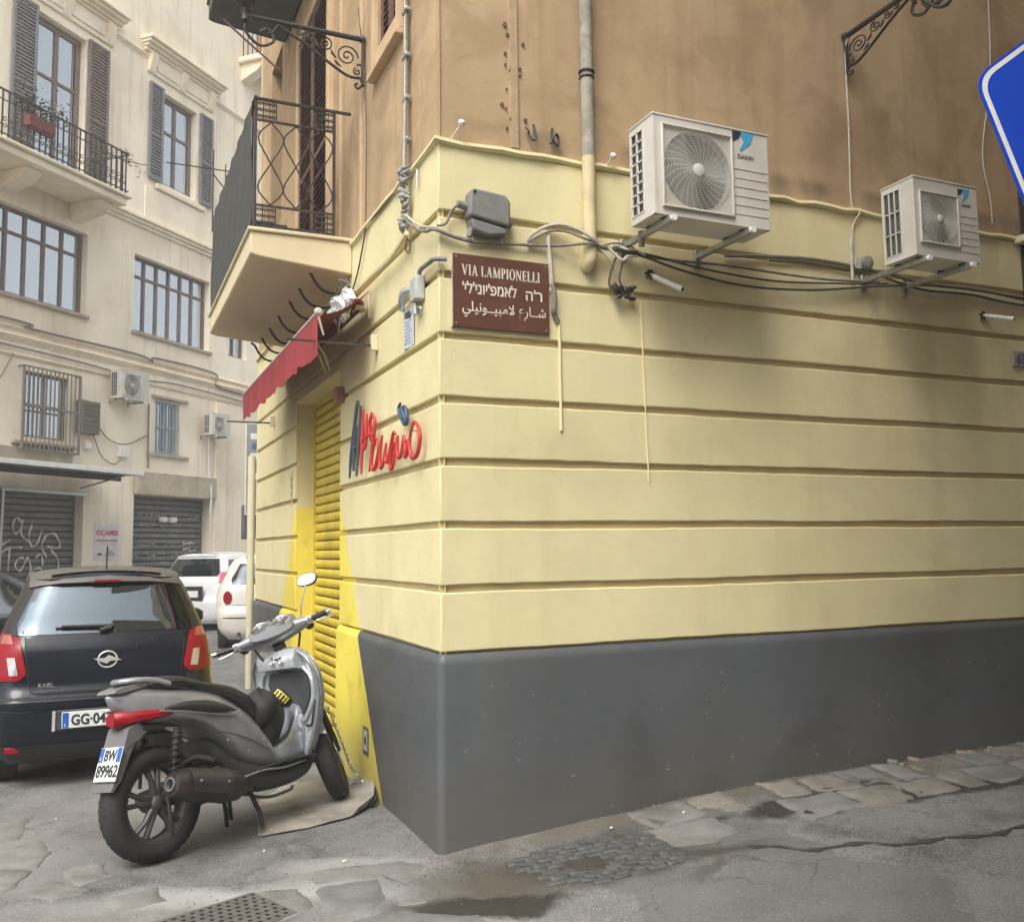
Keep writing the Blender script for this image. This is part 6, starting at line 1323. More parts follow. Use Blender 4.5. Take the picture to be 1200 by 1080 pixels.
M_dusty = mat('dusty_dark_roof', (.105,.098,.088), .6, .0, var=.25, scale=5, coat=.1, stain=(.03,.03,.032), stain_amt=.7, stain_scale=2.5)
p = dict(BASE); p.update(name='parked_car', label='dark navy small hatchback parked behind the scooter, seen from the rear', x=-1.625, y=2.44, z=.0, rz=math.radians(90+2.5), roofm=M_dusty, roll=0)
car, patch, rear, W = make_car(p, M_navy, M_glassc)
# tail lights (left is +y)
for s_ in (1,-1):
    f = (lambda z, s=s_: tuple(sorted((s*lerp([(.74,.56),(.755,.525),(.80,.515),(.88,.535),(.96,.55),(1.02,.565),(1.045,.60),(1.058,.66)], z), s*(W(z)-.004)))))
    o = patch('tail_light', M_redl, 0,0, .74, 1.055, .014, f, ny=10, nz=10, th=.03)
    f2 = (lambda z, s=s_: tuple(sorted((s*lerp([(.78,.565),(.90,.59)], z), s*lerp([(.78,.62),(.90,.64)], z)))))
    patch('reverse_lens', M_clrl, 0,0, .775, .895, .020, f2, ny=5, nz=6, parent=o, th=.008)
    f3 = (lambda z, s=s_: tuple(sorted((s*lerp([(.98,.60),(1.05,.62)], z), s*(W(z)-.02)))))
    patch('lens_top_sheen', mat('lens_sheen_tint',(.34,.10,.09),.15,coat=.8), 0,0, .985, 1.045, .020, f3, ny=5, nz=4, parent=o, th=.008)  # paler red top: whitish reflection on the lamp put into the colour
def seam(yz, off, r=.0035):
    P = []
    for (a, b_) in zip(yz, yz[1:]):
        for j in range(6): t_ = j/6; y, z = a[0]+(b_[0]-a[0])*t_, a[1]+(b_[1]-a[1])*t_; P.append((rear(y,z)-off, y, z))
    return MB().tube(P, r, 5).build('shut_line', M_blackp, car, smooth=True)
_tg = [(.53,1.03),(.50,.74),(.485,.665),(.44,.648),(0,.644),(-.44,.648),(-.485,.665),(-.50,.74),(-.53,1.03)]
seam(_tg, .013); seam([(-.70,.545),(-.5,.535),(-.42,.545)], .004, .003); seam([(.42,.545),(.5,.535),(.70,.545)], .004, .003)
MB().box(rear(0,.665)-.03,rear(0,.665)-.008,-.12,.12,.640,.662).build('tailgate_handle', M_blackp, car, bevel=.004)
# tailgate shut lines, spoiler, bumper edge, plate recess
o = patch('tailgate', M_navy, 0,0, .655, 1.02, .012, lambda z: (-lerp([(.655,.48),(.74,.495),(1.02,.53)], z), lerp([(.655,.48),(.74,.495),(1.02,.53)], z)), ny=16, nz=12, th=.02)
patch('window_surround', M_blackp, 0,0, 1.02, 1.40, -.001, lambda z: (-lerp([(1.02,.655),(1.2,.61),(1.40,.52)], z), lerp([(1.02,.655),(1.2,.61),(1.40,.52)], z)), ny=16, nz=10, th=.001) if False else None
for s_ in (1,-1):
    f = (lambda z, s=s_: tuple(sorted((s*lerp([(1.04,.58),(1.12,.585),(1.37,.475)], z), s*lerp([(1.04,.655),(1.12,.635),(1.37,.53)], z)))))
    patch('window_pillar_trim', M_blackp, 0,0, 1.04, 1.375, .006, f, ny=4, nz=8, th=.008)
b = MB(); b.loft([[(x_+.10*(abs(y)/.52)**3, y, z_-.038*(abs(y)/.52)**3) for x_, z_ in ((.375,1.388),(.345,1.40),(.362,1.43),(.42,1.462),(.52,1.485),(.95,1.502),(.95,1.45),(.5,1.42))] for y in (-.52,-.44,-.3,0,.3,.44,.52)]); b.build('spoiler', M_dusty, car, smooth=True)
b = MB(); b.box(.343,.350,-.09,.09,1.396,1.410); b.build('high_brake_light', M_redl, car)
b = MB(); b.bar((.55,0,1.46),(.50,0,1.66),.010); b.cyl((.56,0,1.45),(.55,0,1.49),.02,.010,10); b.build('aerial', M_blackp, car)
b = MB(); b.tube(cr([(rear(.05,1.06)-.03,.05,1.055),(rear(-.02,1.08)-.035,-.02,1.085),(rear(.22,1.10)-.03,.30,1.09)],5), [.018]*5+[.011]*6, 8)
b.bar((rear(-.06,1.09)-.02,-.05,1.078),(rear(.30,1.085)-.014,.34,1.082),.018,.010); b.build('rear_wiper', M_blackp, car, smooth=True)
b = MB(); Pp = rear(0,.84)-.018; b.tube([(Pp, .062*math.cos(a*math.pi/14), .855+.056*math.sin(a*math.pi/14)) for a in range(29)], .006, 8, caps=False)
b.prism([(-.095,.009),(-.018,.011),(.006,.030),(.095,-.009),(.018,-.011),(-.006,-.030)], (Pp-.004,0,.855), (0,-1,0), (0,0,1), (-.006,0,0)); b.build('badge', mat('badge_silver',(.80,.80,.80),.32,.6,var=.02), car)
text_mesh('model_lettering', 'KARL', .042, M_chrome, car, (rear(.40,.70)-.020,.44,.688), (math.pi/2,0,-math.pi/2), bold=.001, depth=.002)
text_mesh('trim_lettering', 'ecoFLEX', .026, M_chrome, car, (rear(-.38,.70)-.020,-.33,.69), (math.pi/2,0,-math.pi/2), bold=.001, depth=.002) if False else None
patch('bumper_line', M_blackp, -.70, .70, .615, .630, .004, None, ny=18, nz=2, th=.004)
patch('bumper_lip', M_navy, 0,0, .555, .60, .018, lambda z: (-W(z)+.06, W(z)-.06), ny=20, nz=3, th=.02)
patch('lower_bumper', M_blackp, 0,0, .18, .30, .012, lambda z: (-W(z)+.04, W(z)-.04), ny=18, nz=3, th=.02)
b = MB(); b.box(rear(0,.5)-.016,rear(0,.5)+.0,-.40,.32,.40,.535); o = b.build('plate_recess', mat('dull_trim',(.05,.052,.055),.6), car, bevel=.006)
# number plate (520 x 110 mm)
px = rear(0,.5)-.018; pr0 = MB().box(px-.006,px,-.235,.285,.412,.522).build('number_plate', M_platew, car, bevel=.003)
MB().box(px-.0075,px-.0062,.242,.281,.416,.518).build('blue_band', M_plateb, pr0); text_mesh('country_letter', 'I', .03, M_platew, pr0, (px-.008,.268,.425), (math.pi/2,0,-math.pi/2), bold=.001)
text_mesh('plate_text', 'GG\u00b7047VX', .098, M_ink, pr0, (px-.008,.228,.433), (math.pi/2,0,-math.pi/2), bold=.0025, sx=.82)
b = MB(); b.box(px-.004,px+.0,.325,.345,.40,.535); b.build('plate_light_strip', mat('pale_strip',(.45,.46,.47),.4), car)
for s_ in (1,-1):
    b = MB(); b.lathe([(0,-.10),(.045,-.095),(.075,-.05),(.085,.0),(.075,.05),(.03,.08),(0,.085)], (2.30,s_*.86,1.00), (0,1,0), 14); b.v = [(2.30+(v[0]-2.30)*1.0, v[1], 1.0+(v[2]-1.0)*.95) for v in b.v]; o = b.build('door_mirror', M_navy, car, smooth=True)
    MB().bar((2.32,s_*.66,.96),(2.30,s_*.80,.98),.05,.04).build('mirror_arm', M_blackp, o)
for s_ in (1,-1): b = MB(); b.box(rear(.55,.25)-.02,rear(.55,.25)-.005,s_*.58-.05,s_*.58+.05,.26,.30); b.build('reflector', M_redl, car, bevel=.004)
# ---- white hatchback further off, seen from the rear right
M_white = mat('white_car_paint', (.70,.71,.72), .28, var=.03, coat=.5); M_cream_car = mat('ivory_car_paint', (.66,.63,.56), .3, var=.03, coat=.5)
p = dict(BASE); p.update(name='parked_car', label='white hatchback in the distance with a tinted rear window and pinkish red tail light', x=-.10, y=15.1, rz=math.radians(52), rc=.15)
w1, patch, rear, W = make_car(p, M_white, M_glassd)
for s_ in (1,-1):
    f = (lambda z, s=s_: tuple(sorted((s*lerp([(.92,.58),(1.15,.60)], z), s*(W(z)-.004))))); patch('tail_light', mat('pink_red_lens',(.62,.10,.15),.2,coat=.8), 0,0, .93, 1.12, .014, f, ny=6, nz=6, th=.02)
b = MB(); b.box(rear(0,.6)-.02,rear(0,.6),-.27,.27,.66,.78); b.build('number_plate', M_platew, w1)
b = MB(); b.box(rear(0,.6)-.01,rear(0,.6)+.01,-.36,.36,.60,.86); b.build('plate_recess', M_blackp, w1)
MB().bar((rear(0,1.12)-.01,-.02,1.10),(rear(0,1.12)+.0,.3,1.13),.012).build('rear_wiper', M_blackp, w1)
w1.scale = (1.04,1.04,1.08)
# ---- rounded ivory city car half hidden by the corner building
p = dict(BASE); p.update(name='parked_car', label='ivory city car with an oval red tail light, half hidden by the wall end', x=.86, y=10.95, rz=math.radians(84), rc=.26)
p['w'] = [(.17,.66),(.3,.76),(.5,.80),(.75,.80),(.95,.76),(1.10,.69),(1.30,.60),(1.42,.50),(1.48,.36)]; p['rwin'] = (1.02,1.34); p['rwy'] = lambda z: lerp([(1.02,.56),(1.1,.58),(1.34,.44)], z)
w2, patch, rear, W = make_car(p, M_cream_car, M_glassd)
for s_ in (1,-1):
    b = MB(); b.lathe([(0,-.02),(.042,-.018),(.070,0),(.066,.02)], (rear(.63,.80)-.01, s_*.635, .82), (-1,s_*.35,0), 18); b.v = [(v[0], v[1], .82+(v[2]-.82)*1.5) for v in b.v]; b.build('tail_light', M_redl, w2, smooth=True)
b = MB(); b.box(rear(0,.55)-.02,rear(0,.55),-.26,.26,.56,.67); o = b.build('number_plate', M_platew, w2); text_mesh('plate_text', 'DK\u00b7512FR', .09, M_ink, o, (rear(0,.55)-.0215,.22,.582), (math.pi/2,0,-math.pi/2), bold=.002, sx=.85) if False else None
patch('bumper_strip', M_blackp, -.70, .70, .505, .52, .006, None, ny=14, nz=2, th=.01); patch('tailgate_line', mat('dull_trim',(0,0,0)), -.60,.60, .70, .708, .004, None, ny=14, nz=1, th=.005)
b = MB(); b.lathe([(.0,0),(.035,.004),(.03,.012),(0,.014)], (rear(0,.86)-.004,-.0,.86), (-1,0,.1), 14); b.build('round_badge', M_chrome, w2, smooth=True)
w2.scale = (1.02,1.02,1.05)
# ---- black car at the left edge, nose to the right
p = dict(BASE); p.update(name='parked_car', label='black car at the left edge of the picture with its bonnet towards the navy hatchback', x=-4.86, y=7.25, rz=math.radians(2))
w3, patch, rear, W = make_car(p, mat('black_car_paint',(.008,.011,.016),.2,var=.05,coat=.6), M_glassd)
# ================================================================ BUILDING ACROSS THE ALLEY (unseen, set close and tall to shade the banded wall)
M_opp = mat('opposite_plaster', (.40,.33,.23), .9, var=.1, scale=1.5, bump=.2, stain=(.25,.19,.13), stain_amt=.6)
op = thing('unseen_opposite_building', 'unseen tan plaster building across the alley, placed to shade the banded wall', 'building', (15.2,-4.15,0), math.pi)
c = MB(); holes = [(4.0,5.0,1.2,2.9),(7.0,8.0,0,2.5),(10.3,11.3,1.2,2.9)]+[(k,k+1.0,zz,zz+2) for k in (2,4.5,7,9.5,12) for zz in (4.4,8.2,11.8)]
facade(c, 0, 15.3, -.3, 15.5, holes, .2); c.box(0,15.3,7,7.2,-.3,15.5); c.box(-.2,0,0,7,-.3,15.5); c.box(15.3,15.5,0,7,-.3,15.5); c.box(-.2,15.5,0,7.2,15.5,15.7); c.build('wall', M_opp, op)
c = MB(); c.box(.1,15.2,.5,.52,-.2,15.4); c.build('inner_wall', M_darkg, op)
for h in holes: louvred(op, 'shutter', h[0]+.02, h[1]-.02, h[2]+.02, h[3]-.02, .12, M_wood, pitch=.06)

op2 = thing('unseen_building_behind', 'unseen grey beige building behind the photographer, added to darken reflections in the car', 'building', (3,-19,0), math.pi)  # added out of view so the dark car reflects less bright sky
c = MB(); holes = [(k,k+1.1,zz,zz+2) for k in (2,5,8,11,14,17,20) for zz in (4.4,8.0)]+[(k,k+2.2,0,2.8) for k in (2,7,12,17)]
facade(c, 0, 24.0, -.3, 10.4, holes, .2); c.box(0,24.0,8,8.2,-.3,10.4); c.box(-.2,0,0,8,-.3,10.4); c.box(24.0,24.2,0,8,-.3,10.4); c.box(-.2,24.2,0,8.2,10.4,10.6); c.build('wall', mat('behind_plaster', (.40,.36,.29), .9, var=.1, scale=1.5, bump=.2, stain=(.28,.24,.18), stain_amt=.6), op2)
c = MB(); c.box(.1,23.9,.5,.52,-.2,10.3); c.build('inner_wall', M_darkg, op2)
for h in holes: louvred(op2, 'shutter', h[0]+.02, h[1]-.02, h[2]+.02, h[3]-.02, .12, M_wood if h[2] > 1 else M_roller, pitch=.08)

ae = thing('unseen_alley_end_building', 'unseen tan plaster building at the alley end, added to block light from there', 'building', (9.6,.2,0), -math.pi/2)  # added out of view to keep light off the right wall
c = MB(); holes = [(1.4,2.4,zz,zz+2) for zz in (4.4,8.0)]; facade(c, 0, 4.6, -.3, 14.0, holes, .2); c.box(0,4.6,3,3.2,-.3,14.0); c.box(-.0,4.6,0,3.2,14.0,14.2); c.build('wall', M_opp, ae)
for h in holes: louvred(ae, 'shutter', h[0]+.02, h[1]-.02, h[2]+.02, h[3]-.02, .12, M_wood, pitch=.08)

# ---- air: a closed box of thin haze around everything
hz = MB(); hz.box(-45,45,-30,45,-1.5,19.0); hm = bpy.data.materials.new('haze_air'); hz = stuff(hz.build('haze', hm))
hm.use_nodes = True; hm.node_tree.nodes.remove(hm.node_tree.nodes['Principled BSDF'])
pv = hm.node_tree.nodes.new('ShaderNodeVolumePrincipled'); pv.inputs['Color'].default_value = (.97,.96,.94,1); pv.inputs['Density'].default_value = .0052; pv.inputs['Anisotropy'].default_value = .2
hm.node_tree.links.new(pv.outputs[0], hm.node_tree.nodes['Material Output'].inputs['Volume'])
# ================================================================ SCOOTER
sct = thing('scooter', 'silver grey scooter on its stand with a black seat and its front wheel turned left', 'scooter', (-1.39,.55,0), rot=(math.radians(-8),0,math.radians(34.5)))
M_sgrey = mat('graphite_grey_paint', (.32,.33,.35), .28, .5, var=.12, scale=6, coat=.35, stain=(.12,.12,.125), stain_amt=.3, stain_scale=5)
M_ssilv = mat('silver_paint', (.62,.65,.68), .28, .45, var=.06, scale=5, coat=.4)
M_sdark = mat('dark_scooter_plastic', (.028,.028,.031), .5, var=.2, scale=15, bump=.05)
M_svinyl = mat('black_seat_vinyl', (.020,.020,.021), .45, var=.2, scale=20, bump=.15)
M_eng = mat('engine_metal', (.10,.092,.085), .55, .6, var=.35, scale=25, bump=.2, stain=(.10,.06,.04), stain_amt=.5, stain_scale=14)
M_exh = mat('scorched_muffler', (.060,.048,.045), .48, .6, var=.35, scale=14, bump=.12, stain=(.085,.030,.022), stain_amt=.8, stain_scale=7)
M_srim = mat('grey_wheel', (.085,.083,.085), .45, .5, var=.2, scale=20)
def sring(x, zb, zt, w, pw=2.6, n=20, lean=0.0, y0=0.0):
    """superellipse ring in the YZ plane at station x"""
    out = []; zc, h = (zb+zt)/2, (zt-zb)/2
    for k in range(n):
        a = 2*math.pi*k/n; c_, s_ = math.cos(a), math.sin(a)
        y = w*math.copysign(abs(c_)**(2/pw), c_); z = h*math.copysign(abs(s_)**(2/pw), s_); out.append((x+lean*z, y0+y*(1-.12*s_), zc+z))
    return out
def sloft(stations, name, m, parent=sct, pw=2.6, sub=0, lean=0.0, n=20, smooth=True):
    xs_ = [s[0] for s in stations]; tabs = [[(s[0], s[k]) for s in stations] for k in (1,2,3)]; N_ = 22; rings = []
    def smooth_tab(tab, x):     # Catmull-Rom through the table
        i = max(0, min(len(tab)-2, next((j for j in range(len(tab)-1) if x <= tab[j+1][0]), len(tab)-2)))
        a, b_, c_, d = tab[max(0,i-1)], tab[i], tab[i+1], tab[min(len(tab)-1,i+2)]
        t = (x-b_[0])/(c_[0]-b_[0]); 
        return .5*((2*b_[1])+(c_[1]-a[1])*t+(2*a[1]-5*b_[1]+4*c_[1]-d[1])*t*t+(3*b_[1]-a[1]-3*c_[1]+d[1])*t**3)
    for i in range(N_+1):
        x = xs_[0]+(xs_[-1]-xs_[0])*i/N_; rings.append(sring(x, *[smooth_tab(tb, x) for tb in tabs], pw=pw, lean=lean, n=n))
    return MB().loft(rings).build(name, m, parent, smooth=smooth, sub=sub)
def swheel(c, R, wd, X=None, nsp=5, name='rear_wheel', front=False):
    """tyre + cast rim with paired spokes; X is an extra matrix (steering)"""
    b = MB(); b.X = X; w2 = wd/2; prof = [(R*.66,-w2*.72),(R*.74,-w2*.92),(R*.86,-w2),(R*.94,-w2*.80),(R*.985,-w2*.45),(R,0),(R*.985,w2*.45),(R*.94,w2*.80),(R*.86,w2),(R*.74,w2*.92),(R*.66,w2*.72)]
    b.lathe(prof, c, (0,1,0), 40, caps=False); o = b.build(name, M_tyre, sct, smooth=True)
    b = MB(); b.X = X
    for k in range(40):                                   # tread sipes, proud rubber bars
        a = 2*math.pi*k/40
        for s_ in (-1,1):
            p0 = (c[0]+R*.994*math.cos(a), c[1]+s_*w2*.12, c[2]+R*.994*math.sin(a)); p1 = (c[0]+R*.945*math.cos(a+.09), c[1]+s_*w2*.74, c[2]+R*.945*math.sin(a+.09)); b.bar(p0, p1, .014, .006, (math.cos(a),0,math.sin(a)))
    stuff(b.build('tread', M_tyre, o))
    b = MB(); b.X = X
    for s_ in (-1,1): b.lathe([(R*.70,s_*w2*.70),(R*.68,s_*w2*.78),(R*.62,s_*w2*.66),(R*.60,s_*w2*.30)], c, (0,1,0), 40, caps=False)
    b.lathe([(R*.615,-w2*.6),(R*.615,w2*.6)], c, (0,1,0), 40, caps=False); b.build('rim', M_srim, o, smooth=True)
    for k in range(nsp):
        a = 2*math.pi*k/nsp+.35
        for q in (-.16,.16):
            b = MB(); b.X = X; b.tube([(c[0]+R*.13*math.cos(a+q*1.5), c[1]-w2*.45, c[2]+R*.13*math.sin(a+q*1.5)),(c[0]+R*.40*math.cos(a+q), c[1]-w2*.50, c[2]+R*.40*math.sin(a+q)),(c[0]+R*.64*math.cos(a+q*1.25), c[1]-w2*.30, c[2]+R*.64*math.sin(a+q*1.25))], [.016,.011,.013], 8, flat=1.4); b.build('spoke', M_srim, o, smooth=True)
    b = MB(); b.X = X; b.lathe([(0,-w2*.85),(.028,-w2*.85),(.045,-w2*.6),(.05,w2*.6),(0,w2*.7)], c, (0,1,0), 20); b.build('hub', M_eng, o, smooth=True)
    return o
STW = Matrix.Translation(Vector((1.0,0,1.02))) @ Matrix.Rotation(math.radians(43), 4, Vector((-.40,0,.915))) @ Matrix.Translation(-Vector((1.0,0,1.02)))
swheel((0,0,.292), .292, .145)
# steering frame: turned 32 degrees to the left about the raked head axis
SA = Vector((1.00,0,1.02)); SX_ = Vector((-.40,0,.915)).normalized()
ST = Matrix.Translation(SA) @ Matrix.Rotation(math.radians(37), 4, SX_) @ Matrix.Translation(-SA)
swheel((1.36,0,.285), .285, .118, STW, 5, 'front_wheel', True)
# ---- rear: mudguard, plate, lights, tail
b = MB(); P = []
for i in range(15):
    a = math.radians(122-i*5); r_ = .345; P.append([(r_*math.cos(a)-.01, -.085+.17*j/6, .30+r_*math.sin(a)+.02*math.sin(math.pi*j/6)) for j in range(7)])
b.sheet(P, .006, (0,0,1)); b.build('inner_mudguard', M_sdark, sct, smooth=True)
b = MB(); b.loft([[(x_, y, z_) for x_, z_ in ((-.11,.72),(-.17,.70),(-.262,.47),(-.295,.41),(-.285,.405),(-.235,.45),(-.15,.61),(-.06,.67))] for y in (-.085,-.07,0,.07,.085)]); b.build('plate_holder', mat('plate_holder_grey',(.14,.142,.145),.45), sct, smooth=True)
# plate: faces back and slightly up
_pa = math.atan2(.15,.26)
def plate_pt(u, v, o_=0): # u right(seen from behind) , v up
    up = Vector((.36,0,.93)).normalized(); nrm = Vector((-.93,0,.36)).normalized(); return Vector((-.232,-.02,.455)) + up*v
_up = Vector((.36,0,.93)).normalized(); _nr = Vector((-.93,0,.36)).normalized()
def prect(name, m, u0, u1, v0, v1, o_, th, parent=sct, bev=0):
    return MB().prism([(u0,v0),(u1,v0),(u1,v1),(u0,v1)], Vector((-.232,-.02,.455))+_nr*(.048+o_), (0,-1,0), _up, _nr*th).build(name, m, parent, bevel=bev)
pl2 = prect('number_plate', M_platew, -.092, .088, -.015, .155, 0, .003, sct, .002)
prect('blue_band', M_plateb, -.089, -.058, .080, .152, .0035, .001, pl2); prect('blue_band', M_plateb, .053, .085, .080, .152, .0035, .001, pl2)
_rm = Matrix(((0,_up.x,_nr.x),(-1,_up.y,_nr.y),(0,_up.z,_nr.z))).to_euler()
def ptext(s, size, u, v, sx, parent=pl2, m=M_ink):
    q = Vector((-.232,-.02,.455))+_nr*(.048+.0045)+Vector((0,-1,0))*u+_up*v; return text_mesh('plate_text', s, size, m, parent, tuple(q), _rm, bold=.0018, sx=sx)
ptext('BW', .075, -.05, .088, .82); ptext('89962', .083, -.083, .008, .82); ptext('I', .02, -.078, .092, 1, m=M_platew)
# tail cowl: one painted body sweeping from the tail to the footboard
cowl = sloft([(-.235,.855,.872,.008),(-.205,.812,.890,.040),(-.145,.745,.903,.078),(-.07,.695,.905,.112),(.08,.668,.895,.160),(.22,.625,.865,.195),(.36,.520,.835,.200),(.48,.400,.770,.198),(.60,.330,.680,.190),(.70,.300,.560,.175),(.78,.290,.440,.150)], 'rear_cowl', M_sgrey, pw=2.5, n=28)
# sculpted crease and dark grille flash on the flank
for s_ in (-1,1):
    b = MB(); A = cr([(-.02,s_*.180,.775),(.10,s_*.205,.790),(.24,s_*.2115,.775),(.36,s_*.210,.735),(.42,s_*.207,.700)],5); B_ = cr([(-.02,s_*.184,.770),(.10,s_*.206,.745),(.24,s_*.211,.715),(.34,s_*.210,.700),(.42,s_*.207,.695)],5)
    mid_ = [((p.x+q.x)/2,(p.y+q.y)/2+s_*.008,(p.z+q.z)/2) for p,q in zip(A,B_)]; b.grid([A,mid_,B_]); b.build('flank_vent', M_sdark, cowl, smooth=True, solid=.008)
    b = MB(); b.tube(cr([(-.05,s_*.178,.765),(.10,s_*.205,.735),(.26,s_*.2115,.70),(.40,s_*.209,.675),(.46,s_*.205,.69)],5), .005, 6); b.build('crease', M_sgrey, cowl, smooth=True)
for s_ in (-1,1):       # panel gaps and fixings
    for pts_ in ([(.02,s_*.163,.70),(.10,s_*.188,.66),(.24,s_*.203,.585),(.34,s_*.208,.50),(.42,s_*.206,.41)],[(.30,s_*.204,.60),(.44,s_*.206,.555),(.56,s_*.202,.50),(.66,s_*.192,.44)],[(.03,s_*.158,.885),(.20,s_*.190,.835),(.36,s_*.203,.79),(.50,s_*.200,.72),(.62,s_*.185,.61)]):
        MB().tube(cr(pts_,6), .0026, 5).build('panel_gap', M_sdark, cowl, smooth=True)
    for bx_, bz_ in ((.50,.46),(.36,.545),(.62,.50)): MB().lathe([(.007,0),(.006,.004),(0,.005)], (bx_,s_*.203,bz_), (0,s_,0), 10).build('bolt', M_galv, cowl)
# lower side panel with dark plastic valance
sloft([(.30,.430,.560,.17),(.42,.300,.470,.185),(.55,.225,.410,.19),(.70,.200,.360,.19),(.88,.205,.335,.185),(1.0,.235,.345,.165),(1.10,.29,.40,.13)], 'lower_fairing', M_sdark, pw=3.2)
for s_ in (-1,1):
    b = MB(); b.sheet([[(.56+.48*i/8, s_*(.12+.09*j/2), .335+.012*math.sin(i*.4)+.0*j) for i in range(9)] for j in range(3)], .012, (0,0,1)); b.build('footboard', M_svinyl, sct, smooth=True, bevel=.003)
    b = MB(); b.tube(cr([(.46,s_*.198,.325),(.60,s_*.207,.335),(.76,s_*.200,.318),(.95,s_*.190,.325)],5), .006, 6); b.build('footboard_edge', M_sgrey, sct, smooth=True)
# seat: stepped two-up
seat = sloft([(-.03,.880,.915,.085),(.02,.865,.935,.120),(.08,.855,.940,.145),(.18,.840,.925,.150),(.29,.810,.885,.155),(.40,.770,.860,.160),(.52,.690,.830,.150),(.62,.620,.780,.125),(.70,.540,.710,.105),(.76,.47,.62,.085)], 'seat', M_svinyl, pw=2.8)
b = MB(); b.tube(cr([(.0,-.115,.905),(.07,-.145,.903),(.14,-.155,.895),(.28,-.165,.855),(.40,-.168,.825),(.55,-.155,.77),(.66,-.12,.69)],5), .004, 5); b.build('seat_piping', M_svinyl, seat, smooth=True)
# grab rail
b = MB(); b.tube(cr([(.06,-.135,.895),(-.02,-.115,.925),(-.10,-.085,.938),(-.16,-.04,.940),(-.17,0,.940),(-.16,.04,.940),(-.10,.085,.938),(-.02,.115,.925),(.06,.135,.895)],5), .017, 10, flat=.7); b.build('grab_rail', M_sgrey, sct, smooth=True)
b = MB(); b.loft([[(x_, y, z_) for x_, z_ in ((-.235,.885),(-.22,.900),(-.14,.918),(.03,.930),(.03,.905),(-.20,.88))] for y in (-.075,-.055,.055,.075)]); b.build('tail_rack', M_sgrey, sct, smooth=True)
b = MB(); b.box(-.14,-.03,-.045,.045,.918,.931); b.build('rack_slot', M_sdark, sct, bevel=.004)
# tail light: wrap-round red lens under the tail
for s_ in (-1,1):
    rr = []
    for i in range(9):
        u = i/8; x = -.205+.235*u; yy = s_*(.022+.150*u**.8); h = .056*(1-.62*u)*(1 if u > .05 else .85); zc_ = .752-.004*u
        rr.append([(x, yy-s_*.02, zc_-h*.9),(x-.012*(1-u), yy+s_*.012, zc_-h*.5),(x-.012*(1-u), yy+s_*.018, zc_+h*.2),(x, yy-s_*.004, zc_+h*.75),(x+.03, yy-s_*.05, zc_+h*.5),(x+.03, yy-s_*.05, zc_-h*.6)])
    MB().loft(rr).build('tail_light', M_redl, sct, smooth=True)
    b = MB(); b.tube([(.015,s_*.165,.752),(.06,s_*.18,.760)],[.016,.005],8); b.build('indicator', mat('indicator_lens',(.55,.42,.36),.2,coat=.7), sct, smooth=True)
sloft([(-.19,.72,.745,.02),(-.165,.685,.75,.045),(-.12,.665,.74,.075),(.02,.65,.71,.12)], 'tail_under', M_sdark, pw=3)
# ---- engine, swingarm, shock, exhaust
b = MB(); b.tube([(-.0,.095,.292),(.18,.10,.30),(.36,.09,.32),(.48,.06,.36)], [.06,.075,.085,.08], 14, flat=.55); b.build('transmission_case', M_eng, sct, smooth=True)
b = MB(); b.tube([(.24,-.04,.30),(.36,-.05,.33),(.50,-.03,.35),(.62,0,.36)], [.085,.10,.095,.07], 16); b.build('engine_block', M_eng, sct, smooth=True)
b = MB()
for k in range(7): b.lathe([(.070,0),(.085,.004),(.085,.008),(.070,.012)], (.30+.022*k,-.06,.345+.004*k), (1,-.1,.15), 16)
b.build('cooling_fins', M_eng, sct, smooth=True)
b = MB(); b.tube([(.34,-.125,.36),(.34,-.15,.36)], .055, 16); b.tube([(.42,-.10,.30),(.42,-.13,.295)], .035, 12); b.tube(cr([(.40,-.12,.42),(.30,-.13,.45),(.22,-.10,.48),(.14,-.08,.46)],5), .018, 8); b.build('engine_cover', M_eng, sct, smooth=True)
b = MB(); b.tube(cr([(.50,-.10,.34),(.30,-.13,.30),(.10,-.125,.32),(.0,-.12,.30)],4), .022, 8, flat=.6); b.build('swingarm', M_sdark, sct, smooth=True)
for s_ in (-1,1):
    b = MB(); b.tube([(.03,s_*.135,.36),(.075,s_*.145,.655)], .010, 10); b.tube([(.05,s_*.14,.50),(.078,s_*.145,.66)], .020, 12); sh = b.build('shock_absorber', M_sdark, sct, smooth=True)
    b = MB(); n = 66; pts = [(.040+.038*i/n+.027*math.cos(i*.6), s_*.142+.027*math.sin(i*.6), .44+.20*i/n) for i in range(n)]; b.tube(pts, .0055, 6); b.build('coil_spring', M_blackp, sh, smooth=True)
# muffler: fat tapered can along the right side
b = MB(); d = Vector((-.50,-.02,.115)); o0 = Vector((.42,-.205,.285)); prof = [(0,0),(.055,.0),(.078,.04),(.088,.12),(.088,.34),(.080,.42),(.066,.46),(.060,.475),(.035,.478),(.030,.45)]
b.lathe(prof, o0, d, 26); muf = b.build('muffler', M_exh, sct, smooth=True)
dn = d.normalized(); e0 = o0+dn*.478
b = MB(); b.lathe([(.028,-.03),(.034,.0),(.036,.012),(.028,.012),(.026,-.03)], e0, d, 18); b.build('tail_pipe', M_galv, muf, smooth=True)
b = MB(); b.lathe([(.0,.0),(.026,.001)], e0-dn*.01, d, 16); b.build('pipe_bore', mat('hole_black',(0,0,0)), muf)
b = MB(); b.lathe([(.090,0),(.092,.004),(.092,.02),(.090,.024)], o0+dn*.13, d, 24); b.build('muffler_strap', M_eng, muf, smooth=True)
P = [[tuple(o0+dn*(.14+.26*i/6)+Vector((0,math.cos(math.radians(a))*-.094, math.sin(math.radians(a))*.094))) for a in range(-25,80,15)] for i in range(7)]
b = MB(); b.sheet(P, .004, (0,-1,.3)); b.build('heat_shield', mat('heat_shield',(.075,.068,.065),.45,.6,var=.2,scale=20), muf, smooth=True)
